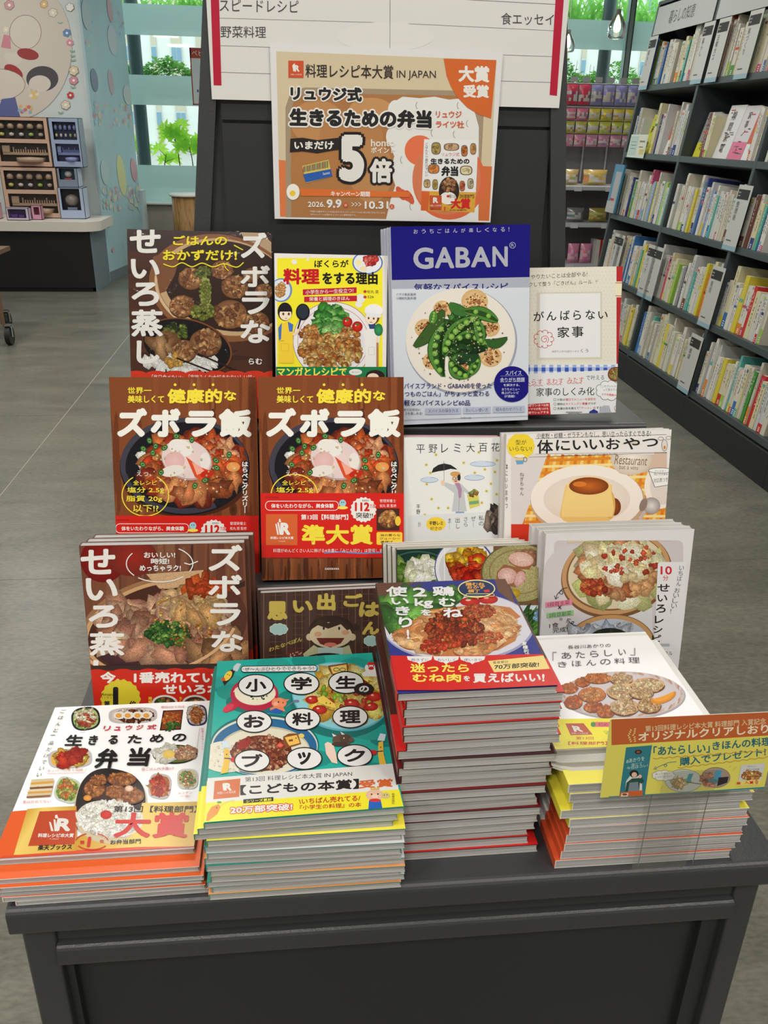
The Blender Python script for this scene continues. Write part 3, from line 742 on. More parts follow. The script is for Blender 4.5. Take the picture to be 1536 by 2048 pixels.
# ---- meat: photo-panel cookbook with four copies
r, A = setb('meat', 'recipe_book', 'recipe book whose cover is a grid of food photos, with sliced pork at right', (150, 146, 120), (36, 46, 50),
            back_label='%s recipe book with photo-grid cover, behind the sliced pork copy', group='photo-grid recipe books', dxs=-.0045, back_cover=(226, 220, 206))
A.crop(780, 840, 2.477).bg((40, 60, 50))
A.rect(-20, 600, 270, 1400, (24, 50, 44)); A.ell(140, 760, 180, 118, (20, 44, 38), c2=(34, 66, 54), n=40); A.ring(140, 760, 172, 112, 8, (50, 84, 70))
A.blobs(140, 765, 95, 52, 60, 22, [(110, 150, 60), (150, 180, 90), (80, 120, 40)], 3, asp=2.4, dark=.6)
A.blobs(150, 745, 80, 40, 24, 30, [(222, 222, 196), (208, 210, 180), (232, 230, 214)], 4, dark=.8)
A.rect(270, 600, 512, 830, (206, 204, 206)); A.ell(370, 735, 150, 150, (70, 80, 140), n=40); A.ell(368, 735, 143, 143, (216, 214, 216), n=40); A.ell(362, 740, 120, 120, (196, 196, 200), n=40)
A.blobs(375, 700, 92, 62, 50, 26, [(222, 160, 30), (206, 130, 24), (230, 180, 60), (190, 60, 30)], 5, dark=.6)
A.blobs(400, 760, 92, 40, 34, 26, [(196, 44, 24), (170, 30, 20), (210, 70, 40)], 6, dark=.6)
A.rect(512, 600, 900, 918, (112, 76, 54)); A.ell(640, 760, 190, 150, (92, 84, 50), n=50); A.ell(640, 758, 182, 142, (150, 142, 96), c2=(166, 158, 108), n=50, a=1); A.ring(640, 752, 150, 112, 7, (128, 118, 74))
A.blobs(690, 680, 52, 40, 14, 24, [(176, 130, 104), (160, 110, 86)], 8); A.poly([(588, 672), (625, 648), (712, 664), (716, 700), (690, 742), (640, 738), (590, 706)], (140, 90, 60))
A.ell(650, 690, 62, 36, (196, 156, 142), c2=(216, 184, 176), rot=8, a=.7); A.poly([(530, 752), (565, 715), (628, 730), (672, 752), (668, 800), (620, 828), (560, 818), (528, 790)], (140, 92, 62))
A.ell(582, 772, 48, 40, (192, 150, 140), c2=(218, 184, 178), rot=10, a=.7); A.ell(642, 786, 26, 40, (186, 140, 134), c2=(214, 176, 172), rot=24, a=.7); A.ell(615, 858, 32, 22, (150, 120, 30), c2=(190, 160, 50))
A.rect(512, 918, 900, 1400, (192, 204, 214)); A.line([(650, 965), (735, 958)], 7, (40, 50, 120)); A.line([(655, 985), (735, 980)], 4, (40, 50, 120))
A.blobs(705, 1010, 45, 60, 50, 14, GRN, 9, asp=3.5, rot=-50, dark=.5); A.blobs(735, 970, 20, 24, 12, 9, [(120, 160, 200), (160, 190, 216)], 10)
A.rect(268, 600, 272, 830, (230, 228, 224)); A.rect(-20, 826, 512, 1400, (206, 204, 200))
A.build('cover_print', r)

# ---- steam: white steamer cookbook
r, A = setb('steam', 'steamer_cookbook', 'white steamer cookbook showing cheesy chicken in a round bamboo steamer', (216, 212, 212), (206, 200, 200),
            back_label='%s white steamer cookbook behind the bamboo steamer cover', group='white steamer cookbooks', dxs=-.005, band=None)
A.crop(780, 840, 2.477).bg((214, 211, 212))
A.rrect(812, 597, 1452, 1500, 26, (196, 188, 190)); A.rect(745, 870, 1300, 1500, (204, 203, 204)); A.ell(900, 840, 160, 220, (198, 192, 194))
A.ell(1122, 765, 278, 214, (112, 78, 50), rot=-14, n=60); A.ell(1120, 756, 272, 206, (186, 142, 96), rot=-14, n=60); A.ell(1120, 754, 250, 186, (120, 84, 54), rot=-14, n=60); A.ell(1122, 752, 243, 180, (206, 190, 162), rot=-14, n=60)
A.blobs(1120, 750, 215, 160, 44, 52, [(196, 194, 130), (176, 180, 110), (214, 208, 170), (206, 186, 150)], 21, dark=.82, clip=lambda x, y: (x - 1120) ** 2 / 225 ** 2 + (y - 752) ** 2 / 162 ** 2 < .9)
A.blobs(1130, 740, 190, 132, 120, 30, [(206, 140, 96), (190, 110, 66), (216, 160, 110), (200, 126, 80)], 22, dark=.66)
A.blobs(1120, 715, 150, 92, 60, 34, [(228, 214, 178), (236, 224, 196), (222, 200, 150)], 23, dark=.82)
A.blobs(1200, 700, 150, 80, 30, 12, [(196, 80, 50), (180, 60, 40)], 24); A.blobs(1010, 830, 62, 36, 60, 13, [(190, 74, 36), (206, 110, 60), (160, 50, 26)], 25)
A.poly([(1040, 596), (1070, 570), (880, 590), (880, 610)], (206, 190, 160))
A.rect(880, 540, 1400, 597, (214, 211, 212))
A.ell(1085, 1130, 232, 168, (120, 84, 54), rot=-6, n=60); A.ell(1085, 1126, 226, 160, (184, 140, 92), rot=-6, n=60); A.ell(1085, 1126, 204, 140, (176, 182, 196), rot=-6, n=60)
A.blobs(1085, 1100, 180, 86, 40, 26, [(186, 192, 206), (160, 168, 186), (206, 210, 220)], 26, asp=1.8); A.ell(1090, 1110, 118, 80, (26, 34, 24), c2=(50, 60, 34), a=.8)
A.blobs(1100, 1090, 90, 50, 40, 14, [(60, 74, 40), (40, 50, 34), (80, 60, 40)], 27)
A.poly([(1327, 712), (1336, 703), (1470, 703), (1440, 1500), (1290, 1500)], (216, 214, 216))
A.txt('10', 1340, 724, 1397, 766, (196, 40, 56), b=.03).txt('分', 1352, 770, 1379, 796, (196, 40, 56), b=.01)
for ch, a in (('せ', (1325, 812, 1386, 850)), ('い', (1325, 866, 1374, 900)), ('ろ', (1317, 914, 1366, 955)), ('レ', (1312, 970, 1356, 1008)), ('シ', (1304, 1020, 1350, 1056)), ('ピ', (1298, 1064, 1344, 1100)), ):
    A.txt(ch, *a, BLK, b=.025)
for i, ch in enumerate('いちばんおいしい!'):
    A.txt(ch, 1432 - i * 5 + (i > 3) * -4, 722 + i * 26 + (0 if i < 4 else 6), 1455 - i * 5, 745 + i * 26 + (0 if i < 4 else 6), (70, 66, 70), sk=.1)
A.rect(1285, 1108, 1385, 1122, (170, 170, 178)).txt('タキマワル', 1290, 1145, 1400, 1165, BLK)
A.rect(770, 904, 903, 930, (214, 122, 146), sl=-.12); A.txt('1段目主菜', 782, 905, 890, 926, (60, 40, 46), sl=-.12)
A.rect(777, 957, 910, 982, (140, 184, 130), sl=-.12); A.txt('2段目副菜', 788, 958, 898, 980, (50, 60, 46), sl=-.12)
A.txt('×', 832, 918, 850, 938, BLK).txt('II', 842, 980, 852, 994, (90, 88, 90)).txt('1食', 790, 1006, 836, 1032, BLK, sl=-.1).txt('完成!', 806, 1030, 880, 1056, BLK, sl=-.1)
A.curve([(878, 830), (850, 840), (840, 858), (855, 862), (852, 845), (830, 862), (822, 885)], 3, BLK); A.line([(814, 870), (821, 888), (836, 876)], 3, BLK)
A.curve([(925, 1020), (905, 1015), (900, 1000), (912, 1000), (900, 1010), (882, 990)], 3, BLK); A.line([(876, 1004), (880, 984), (896, 988)], 3, BLK)
A.build('cover_print', r, 'print_matte')

# ---- Z1, Z2: rice-bowl cookbooks
def zbook(A, dx, band_dy, wood2):
    A.crop(200, 740, 2.477).bg((124, 68, 38))
    A.dx = dx
    g = np.random.default_rng(31)
    for i in range(70):
        x = 30 + 760 * g.random(); A.ell(x, 60 + 900 * g.random(), 4 + 16 * g.random(), 120 + 200 * g.random(), [(132, 74, 42), (112, 58, 32), (140, 84, 50), (104, 54, 30)][i % 4], n=12, a=.5, up=.4)
    A.ell(560, 250, 16, 60, (86, 44, 28), n=14); A.ell(660, 690, 20, 36, (90, 50, 24), c2=(60, 32, 20), n=14)
    A.ell(425, 540, 312, 190, (70, 34, 20), n=48); A.ell(420, 478, 322, 242, (22, 20, 24), n=60); A.ell(418, 470, 318, 234, (62, 60, 72), n=60)
    A.ell(428, 480, 302, 222, (24, 22, 28), n=60)
    A.ring(420, 476, 316, 236, 26, (58, 56, 70), 60, 170)
    A.blobs(440, 480, 258, 160, 60, 22, RICE, 40, dark=.8)
    A.blobs(450, 480, 240, 152, 150, 34, KIM, 41, asp=1.5, dark=.55)
    A.blobs(560, 420, 110, 80, 70, 22, [(206, 90, 40), (226, 150, 110), (216, 110, 60), (196, 66, 30)], 42, asp=1.6)
    A.blobs(460, 560, 170, 60, 50, 30, [(170, 84, 44), (190, 100, 54), (140, 70, 40), (214, 130, 80)], 43, asp=1.9)
    A.ell(430, 445, 128, 98, (176, 150, 150), rot=18, n=40); A.ell(428, 440, 124, 94, (214, 196, 196), c2=(228, 200, 200), rot=18, n=40, off=(-30, 5)); A.ell(400, 385, 62, 40, (226, 220, 216), rot=20); A.ell(370, 450, 50, 46, (214, 170, 168), c2=(222, 184, 182))
    A.ell(520, 450, 26, 40, (224, 216, 212)); A.ell(360, 500, 60, 28, (222, 214, 206), rot=-10)
    A.poly([(425, 428), (490, 478), (548, 500), (552, 522), (500, 548), (470, 530)], (206, 76, 36)); A.poly([(455, 455), (500, 480), (520, 505), (480, 520)], (232, 160, 140)); A.ell(530, 515, 34, 18, (186, 40, 24), rot=-12)
    A.ell(660, 480, 34, 24, (214, 140, 70), c2=(226, 160, 90))
    A.blobs(450, 490, 220, 140, 60, 5, [(230, 200, 120), (240, 226, 190)], 44)
    for x, y in ((262, 410), (275, 378), (215, 390), (378, 328), (575, 448), (578, 484), (302, 508), (470, 574), (520, 546), (212, 468), (320, 385), (640, 420), (455, 345), (245, 350)):
        A.ell(x, y, 17, 13, (40, 86, 44), n=14, rot=x); A.ell(x, y, 11, 8, (110, 160, 90), n=12, rot=x); A.ell(x, y, 6, 4, (50, 70, 40), n=8)
    A.txt('世界一', 137, 85, 255, 118, YEL, b=.03).txt('美味しくて', 137, 125, 318, 163, YEL, b=.03).txt('健康的', 333, 92, 606, 166, YEL, b=.045).txt('な', 614, 102, 676, 152, YEL, b=.045)
    for x in (372, 466, 560): A.ell(x, 73, 7, 7, YEL, n=12)
    for ch, a in (('ズ', (82, 186, 236, 334)), ('ボ', (248, 188, 402, 334)), ('ラ', (420, 200, 580, 334)), ('飯', (586, 190, 754, 336))): A.txt(ch, *a, (230, 228, 222), b=.062, res=4)
    A.ring(225, 620, 118, 106, 5, YEL, -60 if band_dy else -180, 238 if band_dy else 180)
    A.txt('えっ、', 182, 498, 255, 526, WHT).txt('全レシピ', 164, 546, 282, 570, YEL, b=.015).txt('塩分 2.5g', 134, 580, 318, 612, YEL, b=.02).txt('脂質 20g', 130, 622, 308, 656, YEL, b=.02).txt('以下!?', 164, 668, 290, 704, YEL, b=.02)
    A.vtxt('はらぺこグリズリー', 702, 452, 734, 708, WHT, b=.04)
    if wood2:
        for i in range(60): A.ell(20 + 780 * g.random(), 960 + 80 * g.random(), 3 + 6 * g.random(), 60, [(96, 56, 36), (76, 42, 28), (112, 68, 44)][i % 3], n=10, a=.5, up=.4)
        A.txt('KADOKAWA', 377, 980, 447, 990, WHT, b=.02)
def zband(B_, dx, dy):
    B_.crop(200, 740, 2.477); B_.dx, B_.dy = dx, dy
    B_.rect(20, 610, 790, 930, (204, 36, 30)); B_.txt('KADOKAWA', 84, 627, 148, 636, (120, 30, 26), b=.02)
    B_.rrect(82, 650, 444, 695, 20, WHT, w=3); B_.txt('体をいたわりながら、美食体験', 110, 662, 420, 684, WHT, b=.03)
    B_.ell(464, 660, 17, 18, (150, 200, 214)); B_.ell(464, 682, 26, 8, (240, 214, 90)); B_.ell(459, 656, 2.5, 3, BLK, n=8); B_.ell(469, 656, 2.5, 3, BLK, n=8)
    B_.star(567, 692, 66, 64, (226, 222, 218), n=18, dep=.9); B_.txt('著書累計', 560, 642, 596, 652, BLK).txt('112', 524, 655, 598, 700, RED, b=.05).txt('万部', 598, 664, 628, 684, RED, b=.02).txt('突破!!', 530, 706, 614, 734, BLK, b=.015)
    B_.txt('管理栄養士', 648, 640, 728, 656, WHT).txt('松丸 奨 監修', 648, 665, 730, 680, WHT)
    B_.txt('第13回【料理部門】', 258, 715, 492, 742, WHT, b=.03).txt('準大賞', 260, 765, 614, 866, YEL, b=.042, res=4)
    B_.rect(84, 714, 240, 868, (206, 96, 50)); logo(B_, 162, 788, 1.0); B_.txt('料理レシピ本大賞', 106, 825, 220, 838, WHT, b=.03).txt('in Japan', 148, 845, 180, 852, WHT)
    B_.rect(632, 686, 745, 795, (70, 40, 30)); B_.ell(690, 740, 50, 44, (96, 60, 44)); B_.blobs(688, 738, 34, 34, 26, 14, [(190, 130, 70), (150, 90, 50), (206, 150, 90)], 50); B_.ell(738, 748, 14, 24, (226, 190, 60))
    B_.rrect(632, 803, 760, 866, 8, (236, 200, 70)); B_.txt('油の要らな', 650, 812, 750, 824, BLK, b=.02).txt('ジューシー', 648, 829, 748, 841, BLK, b=.02).txt('唐揚げ', 652, 846, 712, 859, BLK, b=.02)
    B_.curve([(372, 906), (450, 902), (560, 908), (690, 903)], 6, (90, 140, 200)); B_.txt('料理がめんどくさい人に捧げる※本書に「みじん切り」は登場しません', 120, 885, 698, 904, WHT)
def logo(A, x, y, k, c=WHT):
    """prize mark: open book, knife and the letter R"""
    A.txt('R', x - 8 * k, y - 33 * k, x + 44 * k, y + 30 * k, c, b=.06)
    A.poly([(x - 22 * k, y + 28 * k), (x - 32 * k, y - 28 * k), (x - 24 * k, y - 24 * k), (x - 14 * k, y + 28 * k)], c); A.poly([(x - 10 * k, y + 28 * k), (x - 22 * k, y - 34 * k), (x - 14 * k, y - 32 * k), (x - 2 * k, y + 28 * k)], c)
    A.poly([(x - 14 * k, y - 34 * k), (x - 14 * k, y - 48 * k), (x - 8 * k, y - 52 * k), (x - 2 * k, y - 34 * k)], c)
r, A = setb('Z1', 'rice_bowl_cookbook', 'brown kimchi rice bowl cookbook at the left, its red band half hidden', (120, 66, 40), (110, 60, 36), group=None)
zbook(A, 0, 1, False); A.build('cover_print', r)
B_ = Art((A.o, A.u, A.v_), A.w, A.h, z0=A.z + 4e-5); zband(B_, -4, 112); B_.build('paper_band', r, label='red paper band')
r, A = setb('Z2', 'rice_bowl_cookbook', 'brown kimchi rice bowl cookbook in the centre with its red prize band in full view', (120, 66, 40), (110, 60, 36), group=None)
zbook(A, 738, 0, True); A.build('cover_print', r)
B_ = Art((A.o, A.u, A.v_), A.w, A.h, z0=A.z + 4e-5); zband(B_, 738, 0); B_.build('paper_band', r, label='red paper band')

# ---- remi: pale book with umbrella drawing
r, A = setb('remi', 'essay_book', 'small pale grey book with a drawing of a person under a black umbrella', (226, 226, 224), (196, 120, 140), side='L',
            back_label='%s pale grey book behind the black umbrella drawing', group='pale grey umbrella books', dxs=-.0012, back_cover=(206, 150, 160))
A.crop(780, 840, 2.477).bg((224, 225, 223))
for i, ch in enumerate('平野レミ大百花'): A.txt(ch, 130 + i * 62, 122 - i * 1.5, 172 + i * 62 - (8 if ch in 'レミ' else 0), 165 - i * 1.5, BLK, b=.0)
A.put([205, 215, 240, 268, 300, 325, 334, 300, 268, 240], [262, 238, 222, 215, 222, 238, 246, 242, 250, 254], [(0, 1, 9), (1, 2, 9), (2, 8, 9), (2, 3, 8), (3, 4, 8), (4, 7, 8), (4, 5, 7), (5, 6, 7)], BLK); A.line([(267, 205), (268, 320)], 2, (90, 90, 90))
A.poly([(312, 320), (352, 316), (392, 356), (388, 372), (366, 352), (380, 452), (306, 454), (318, 362), (262, 322), (266, 306)], (190, 192, 196)); A.line([(345, 350), (340, 452)], 2, (130, 134, 140))
A.ell(327, 290, 22, 25, (226, 196, 170)); A.ell(324, 268, 26, 13, (206, 150, 90)); A.ell(342, 285, 8, 16, BLK); A.ring(318, 290, 8, 8, 2, BLK); A.ring(334, 290, 8, 8, 2, BLK); A.ell(326, 303, 8, 3, (170, 50, 50)); A.poly([(320, 312), (345, 312), (356, 345), (352, 385), (340, 385), (336, 345)], (170, 130, 160))
A.ell(262, 312, 11, 14, (226, 196, 170)); A.rect(325, 454, 368, 466, (130, 150, 190)); A.poly([(382, 372), (436, 366), (446, 424), (396, 440)], (206, 200, 90)); A.rect(392, 404, 440, 420, (110, 160, 120), sl=-.12)
A.blobs(410, 362, 26, 14, 16, 9, [(100, 150, 80), (150, 100, 60), (206, 190, 90)], 6)
for x, y, rx in ((460, 218, 62), (195, 297, 42), (418, 286, 48)): A.ell(x, y, rx + 2, 14, (120, 140, 180)); A.ell(x, y, rx, 11.5, (196, 208, 224)); A.ell(x - 10, y - 8, rx * .4, 9, (196, 208, 224))
for x, y in ((180, 222), (200, 262), (182, 318), (206, 392), (240, 436), (172, 470), (228, 172), (365, 212), (420, 262), (530, 200), (520, 258), (500, 316), (478, 352), (528, 368), (470, 245), (455, 410), (288, 436), (440, 160)):
    for k in range(5): A.ell(x + 5 * math.cos(k * 1.257), y + 5 * math.sin(k * 1.257), 3.2, 3.2, (216, 196, 90), n=7, up=.2)
    A.ell(x, y, 2.5, 2.5, (120, 100, 40), n=7)
A.vtxt('平野レミ', 130, 416, 150, 520, BLK)
A.poly([(90, 474), (585, 450), (585, 700), (90, 700)], (214, 216, 217)); A.star(228, 516, 50, 36, (236, 200, 60), n=20, dep=.93); A.txt('平野レミ', 194, 502, 262, 522, BLK, b=.03).txt('好きの', 200, 528, 256, 546, BLK)
A.vtxt('まー', 284, 484, 306, 540, BLK).vtxt('出し', 322, 482, 348, 540, BLK).vtxt('さら', 362, 478, 388, 530, BLK).vtxt('ぜー', 400, 474, 426, 530, BLK).vtxt('私の', 438, 472, 466, 526, BLK)
A.txt('続き ゆ', 140, 505, 152, 530, BLK); A.blobs(522, 505, 38, 44, 40, 14, [(90, 76, 70), (130, 110, 100), (60, 50, 46), (160, 140, 124)], 8, asp=3, rot=80)
A.build('cover_print', r, 'print_matte')

# ---- oya: pudding book
r, A = setb('oya', 'sweets_cookbook', 'wide white sweets cookbook with a caramel pudding on a plate', (226, 222, 220), (206, 200, 196),
            back_label='%s wide sweets cookbook behind the caramel pudding cover', group='wide pudding cookbooks', dxs=-.004)
A.crop(780, 840, 2.477).bg((226, 221, 219))
A.rect(608, 186, 1372, 900, (212, 206, 206)); A.poly([(690, 184), (1372, 166), (1372, 900), (650, 900)], (228, 160, 50))
g_ = np.random.default_rng(2)
for i in range(22): A.line([(690 + i * 34 - 40, 560), (720 + i * 34, 170)], 15, (240, 200, 120) if i % 2 else (216, 120, 30))
for i in range(13): A.line([(640, 205 + i * 30), (1372, 180 + i * 33)], 13, (244, 214, 150) if i % 2 else (214, 130, 40))
A.put([600, 780, 640, 600], [170, 170, 560, 560], [(0, 1, 2), (0, 2, 3)], (214, 206, 206))
A.ell(1340, 330, 80, 110, (236, 224, 212)); A.ell(1350, 330, 62, 90, (216, 204, 196))
A.ell(980, 402, 285, 176, (190, 160, 130), n=50); A.ell(975, 390, 278, 168, (236, 226, 216), n=50); A.ell(975, 392, 215, 118, (222, 208, 196), n=50, c2=(230, 220, 210))
A.poly([(1320, 250), (1372, 240), (1372, 160), (1110, 160), (1095, 190), (1105, 235), (1140, 265), (1190, 275), (1250, 262)], (206, 180, 160)); A.ell(1195, 190, 102, 82, (206, 190, 174), c2=(234, 226, 216)); A.rect(1080, 120, 1310, 170, (226, 221, 219))
A.txt('Restaurant', 1110, 172, 1270, 218, (130, 96, 76), sl=.05, sk=.2).txt('bat à vins', 1135, 222, 1228, 243, (130, 96, 76), sl=.05, sk=.15)
A.ell(1110, 430, 34, 44, (110, 50, 16), c2=(150, 80, 30)); A.poly([(870, 320), (1100, 320), (1100, 470), (1060, 500), (860, 500), (842, 460)], (232, 196, 120)); A.ell(975, 470, 134, 52, (228, 190, 112))
A.ell(1090, 420, 26, 70, (216, 170, 90)); A.poly([(880, 330), (1090, 320), (1110, 440), (1100, 480), (850, 480), (855, 420)], (236, 204, 130)); A.ell(985, 330, 108, 50, (236, 200, 130)); A.ell(985, 327, 98, 43, (120, 54, 14), c2=(196, 100, 30)); A.ell(940, 318, 34, 13, (210, 120, 40))
A.ell(1295, 425, 44, 42, (150, 140, 136), c2=(220, 214, 212)); A.line([(1262, 450), (1225, 520)], 16, (190, 180, 176)); A.ell(1255, 420, 18, 34, (140, 120, 110), rot=20)
A.rect(1372, 100, 1500, 900, (226, 221, 219))
A.txt('小麦粉・砂糖・ゼラチンもなし。思い立ったらすぐできる!', 727, 62, 1292, 92, (60, 56, 58), sl=-.02); A.line([(720, 92), (1370, 72)], 1.6, BLK); A.line([(690, 184), (1372, 162)], 1.6, BLK); A.line([(720, 168), (1372, 160)], 1.2, BLK)
for ch, a in (('体', (728, 98, 808, 166)), ('に', (822, 98, 892, 152)), ('い', (905, 100, 980, 148)), ('い', (988, 96, 1060, 146)), ('お', (1070, 90, 1140, 146)), ('や', (1156, 88, 1238, 146)), ('つ', (1250, 92, 1328, 132))): A.txt(ch, *a, BLK, b=.02, res=4)
A.txt('Sweets that are good for the body', 852, 172, 1125, 182, (70, 66, 66), sl=-.03)
A.star(648, 130, 70, 66, (234, 206, 50), n=12, dep=.94); A.txt('型が', 622, 98, 676, 122, BLK, b=.0).txt('いらない!', 592, 130, 702, 154, BLK, b=.0)
A.poly([(618, 180), (668, 178), (660, 218), (628, 220)], (100, 160, 200)); A.rect(620, 188, 666, 200, (226, 190, 130)); A.ell(643, 179, 25, 8, (236, 224, 200)); A.ring(670, 196, 10, 12, 3, (90, 100, 120))
A.vtxt('ねぎちゃん', 642, 258, 664, 375, (70, 64, 66)); A.vtxt('体にいいおやつ', 570, 215, 584, 440, BLK)
A.ell(1360, 125, 14, 28, (214, 208, 204)); A.ring(1360, 125, 15, 29, 2, (80, 76, 76)); A.ell(1360, 136, 6, 9, (206, 130, 60)); A.ring(1342, 92, 14, 9, 2, (120, 116, 116)); A.ring(1380, 88, 14, 9, 2, (120, 116, 116))
A.poly([(1282, 255), (1398, 245), (1378, 322), (1312, 332)], (232, 230, 228)); A.line([(1282, 255), (1398, 245), (1378, 322), (1312, 332), (1282, 255)], 2.5, BLK); A.ell(1340, 250, 60, 14, (236, 234, 232)); A.ring(1340, 250, 60, 14, 2.5, BLK)
A.txt('アレルギー', 1312, 248, 1368, 257, BLK).txt('気になる食材', 1308, 264, 1376, 274, BLK).txt('対応表つき', 1306, 290, 1376, 312, BLK, sl=-.1)
A.rect(600, 516, 1400, 900, (200, 50, 30))
A.build('cover_print', r, 'print_matte')

# ---- T1: glossy dark steamer book, top row
r, A = setb('T1', 'cookbook', 'glossy wrapped dark brown steamer cookbook at left end of the top row', (70, 44, 36), (60, 36, 30), film=True,
            back_label='%s dark brown steamer cookbook behind the wrapped one at top left', group='dark steamer cookbooks in the top row', dxs=-.0006)
A.crop(240, 430, 2.743).bg((74, 44, 34))
for i in range(30): A.ell(60 + 760 * g_.random(), 300 + 500 * g_.random(), 200, 6 + 12 * g_.random(), [(84, 50, 38), (62, 36, 30)][i % 2], n=14, a=.4)
A.rect(40, 60, 840, 200, (58, 40, 40)); A.poly([(655, 80), (760, 80), (830, 150), (830, 280), (740, 250)], (176, 150, 120)); A.blobs(750, 190, 30, 26, 14, 8, [(130, 60, 40)], 3)
A.ell(560, 400, 405, 290, (132, 86, 56), rot=12, n=50); A.ell(575, 395, 372, 262, (190, 158, 120), rot=12, n=50); A.ell(590, 390, 352, 244, (50, 32, 26), rot=12, n=50); A.ring(575, 400, 390, 275, 16, (206, 176, 140), 100, 200, rot=12)
A.poly([(180, 230), (260, 200), (330, 220), (300, 330), (250, 420), (220, 430)], (120, 76, 50))
def ball(A, x, y, rr, seed, pal=MEAT):
    A.ell(x, y + 6, rr, rr * .86, (50, 28, 18)); A.ell(x, y, rr, rr * .86, (110, 72, 44), c2=(180, 130, 84)); A.blobs(x, y, rr * .9, rr * .75, 46, rr * .17, pal, seed, dark=.7)
for i, (x, y, q) in enumerate(((390, 350, 70), (560, 300, 60), (630, 395, 74), (340, 500, 70), (790, 420, 50), (605, 545, 92), (750, 590, 70), (720, 330, 46))): ball(A, x, y, q, 60 + i)
A.blobs(455, 315, 42, 30, 60, 9, [(104, 116, 50), (130, 132, 60), (84, 96, 44)], 71); A.poly([(452, 340), (490, 350), (500, 470), (470, 520), (440, 470)], (150, 156, 84)); A.blobs(468, 420, 32, 60, 60, 9, [(128, 136, 56), (150, 150, 80), (106, 116, 48)], 72); A.blobs(455, 530, 62, 42, 110, 9, [(120, 128, 50), (100, 110, 42), (150, 150, 76)], 73)
A.ell(370, 720, 250, 150, (120, 70, 40), rot=14, n=50); A.ell(366, 722, 244, 145, (22, 18, 20), rot=14, n=50)
A.blobs(340, 810, 200, 46, 120, 16, RICE, 74, asp=1.5, dark=.78); ball(A, 470, 700, 88, 75); ball(A, 350, 745, 70, 76); A.blobs(310, 640, 66, 42, 60, 14, [(70, 90, 40), (110, 124, 50), (150, 160, 80), (50, 60, 30)], 77); A.blobs(230, 700, 60, 26, 20, 26, [(170, 130, 90), (140, 96, 60)], 78, asp=2)
A.blobs(300, 800, 40, 30, 20, 16, [(206, 160, 80), (190, 140, 60)], 79)
A.line([(310, 785), (560, 880)], 9, (40, 26, 24)); A.line([(425, 760), (700, 880)], 9, (44, 28, 26))
steamer_title(A, [('せ', 52, 76, 224, 210), ('い', 58, 240, 218, 350), ('ろ', 62, 368, 216, 500), ('蒸', 60, 518, 236, 668), ('し', 90, 688, 218, 818)],
              [('ズ', 662, 92, 806, 238), ('ボ', 660, 276, 824, 396), ('ラ', 668, 418, 822, 546), ('な', 660, 576, 826, 704)])
A.txt('ごはんの', 290, 112, 588, 166, (236, 214, 40), b=.035).txt('おかずだけ!', 234, 190, 642, 250, (236, 214, 40), b=.035)
A.curve([(238, 268), (290, 284), (340, 262), (395, 284), (450, 264), (510, 284), (570, 268), (640, 286), (678, 260)], 6, (236, 214, 40)); A.curve([(568, 262), (580, 290), (596, 306)], 5, (236, 214, 40)); A.line([(625, 165), (675, 192)], 6, (236, 214, 40))
A.txt('らむ', 706, 786, 780, 820, WHT, b=.03)
A.poly([(40, 868), (840, 868), (840, 1200), (40, 1200)], (204, 56, 34))
for i in range(8): A.ell(90 + i * 108, 872, 56, 18, (204, 56, 34))
A.txt('「毎日食べたい!」「家族みんな大好きなおいしい味」', 175, 876, 735, 906, WHT)
A.build('cover_print', r)

# ---- Y: yellow manga cookbook
r, A = setb('Y', 'childrens_cookbook', 'yellow cookbook with cartoon cooks beside a plate of fried chicken', (232, 228, 218), (226, 222, 214))
A.crop(240, 430, 2.743).bg((226, 222, 218))
A.rect(862, 236, 1440, 840, (246, 224, 50))
A.ell(1358, 262, 84, 64, (90, 120, 180)); A.ell(1358, 262, 76, 57, (222, 224, 230)); A.blobs(1372, 245, 36, 28, 26, 13, [(206, 60, 60), (226, 110, 100), (190, 40, 50)], 4); A.ell(1310, 262, 18, 16, (232, 222, 170)); A.ell(1335, 295, 20, 14, (230, 214, 170))
A.ell(885, 412, 60, 66, (110, 140, 190)); A.ell(882, 412, 52, 58, (216, 222, 230)); A.blobs(880, 412, 30, 32, 24, 12, [(216, 150, 90), (226, 180, 120)], 5)
A.ell(957, 257, 15, 14, WHT); A.ell(1030, 245, 8, 7, WHT); A.ell(1320, 458, 26, 24, WHT); A.ell(1310, 490, 20, 18, WHT); A.ell(1175, 500, 14, 12, WHT)
A.txt('ぼくらが', 1066, 246, 1254, 288, BLK, b=.03).txt('料理', 894, 292, 1096, 382, (190, 30, 40), b=.045, res=4).txt('をする理由', 1110, 312, 1414, 382, BLK, b=.045)
A.rect(1003, 408, 1298, 440, (186, 34, 60), sl=-.04); A.rect(1010, 448, 1300, 478, (186, 34, 60), sl=-.02)
A.txt('小学生から一生役立つ!', 1018, 412, 1280, 436, WHT, b=.01, sl=-.04).txt('栄養と調理のきほん', 1038, 450, 1260, 472, WHT, b=.01, sl=-.02)
A.ell(1344, 420, 9, 8, (190, 60, 60)); A.ell(1344, 450, 9, 8, (190, 60, 60)); A.txt('松丸 奨', 1356, 412, 1418, 430, BLK).txt('526', 1358, 442, 1392, 456, BLK)
A.ell(1170, 690, 222, 214, (150, 100, 130), n=48); A.ell(1170, 690, 219, 211, (226, 222, 224), n=48); A.ring(1170, 690, 196, 186, 3, (176, 120, 140)); A.ell(1170, 700, 170, 160, (216, 214, 218), n=40)
A.blobs(1150, 590, 80, 84, 70, 30, [(70, 150, 60), (100, 176, 80), (140, 200, 110), (50, 120, 50)], 6, dark=.7); A.blobs(1170, 640, 40, 40, 20, 26, [(150, 206, 120), (100, 170, 80)], 7)
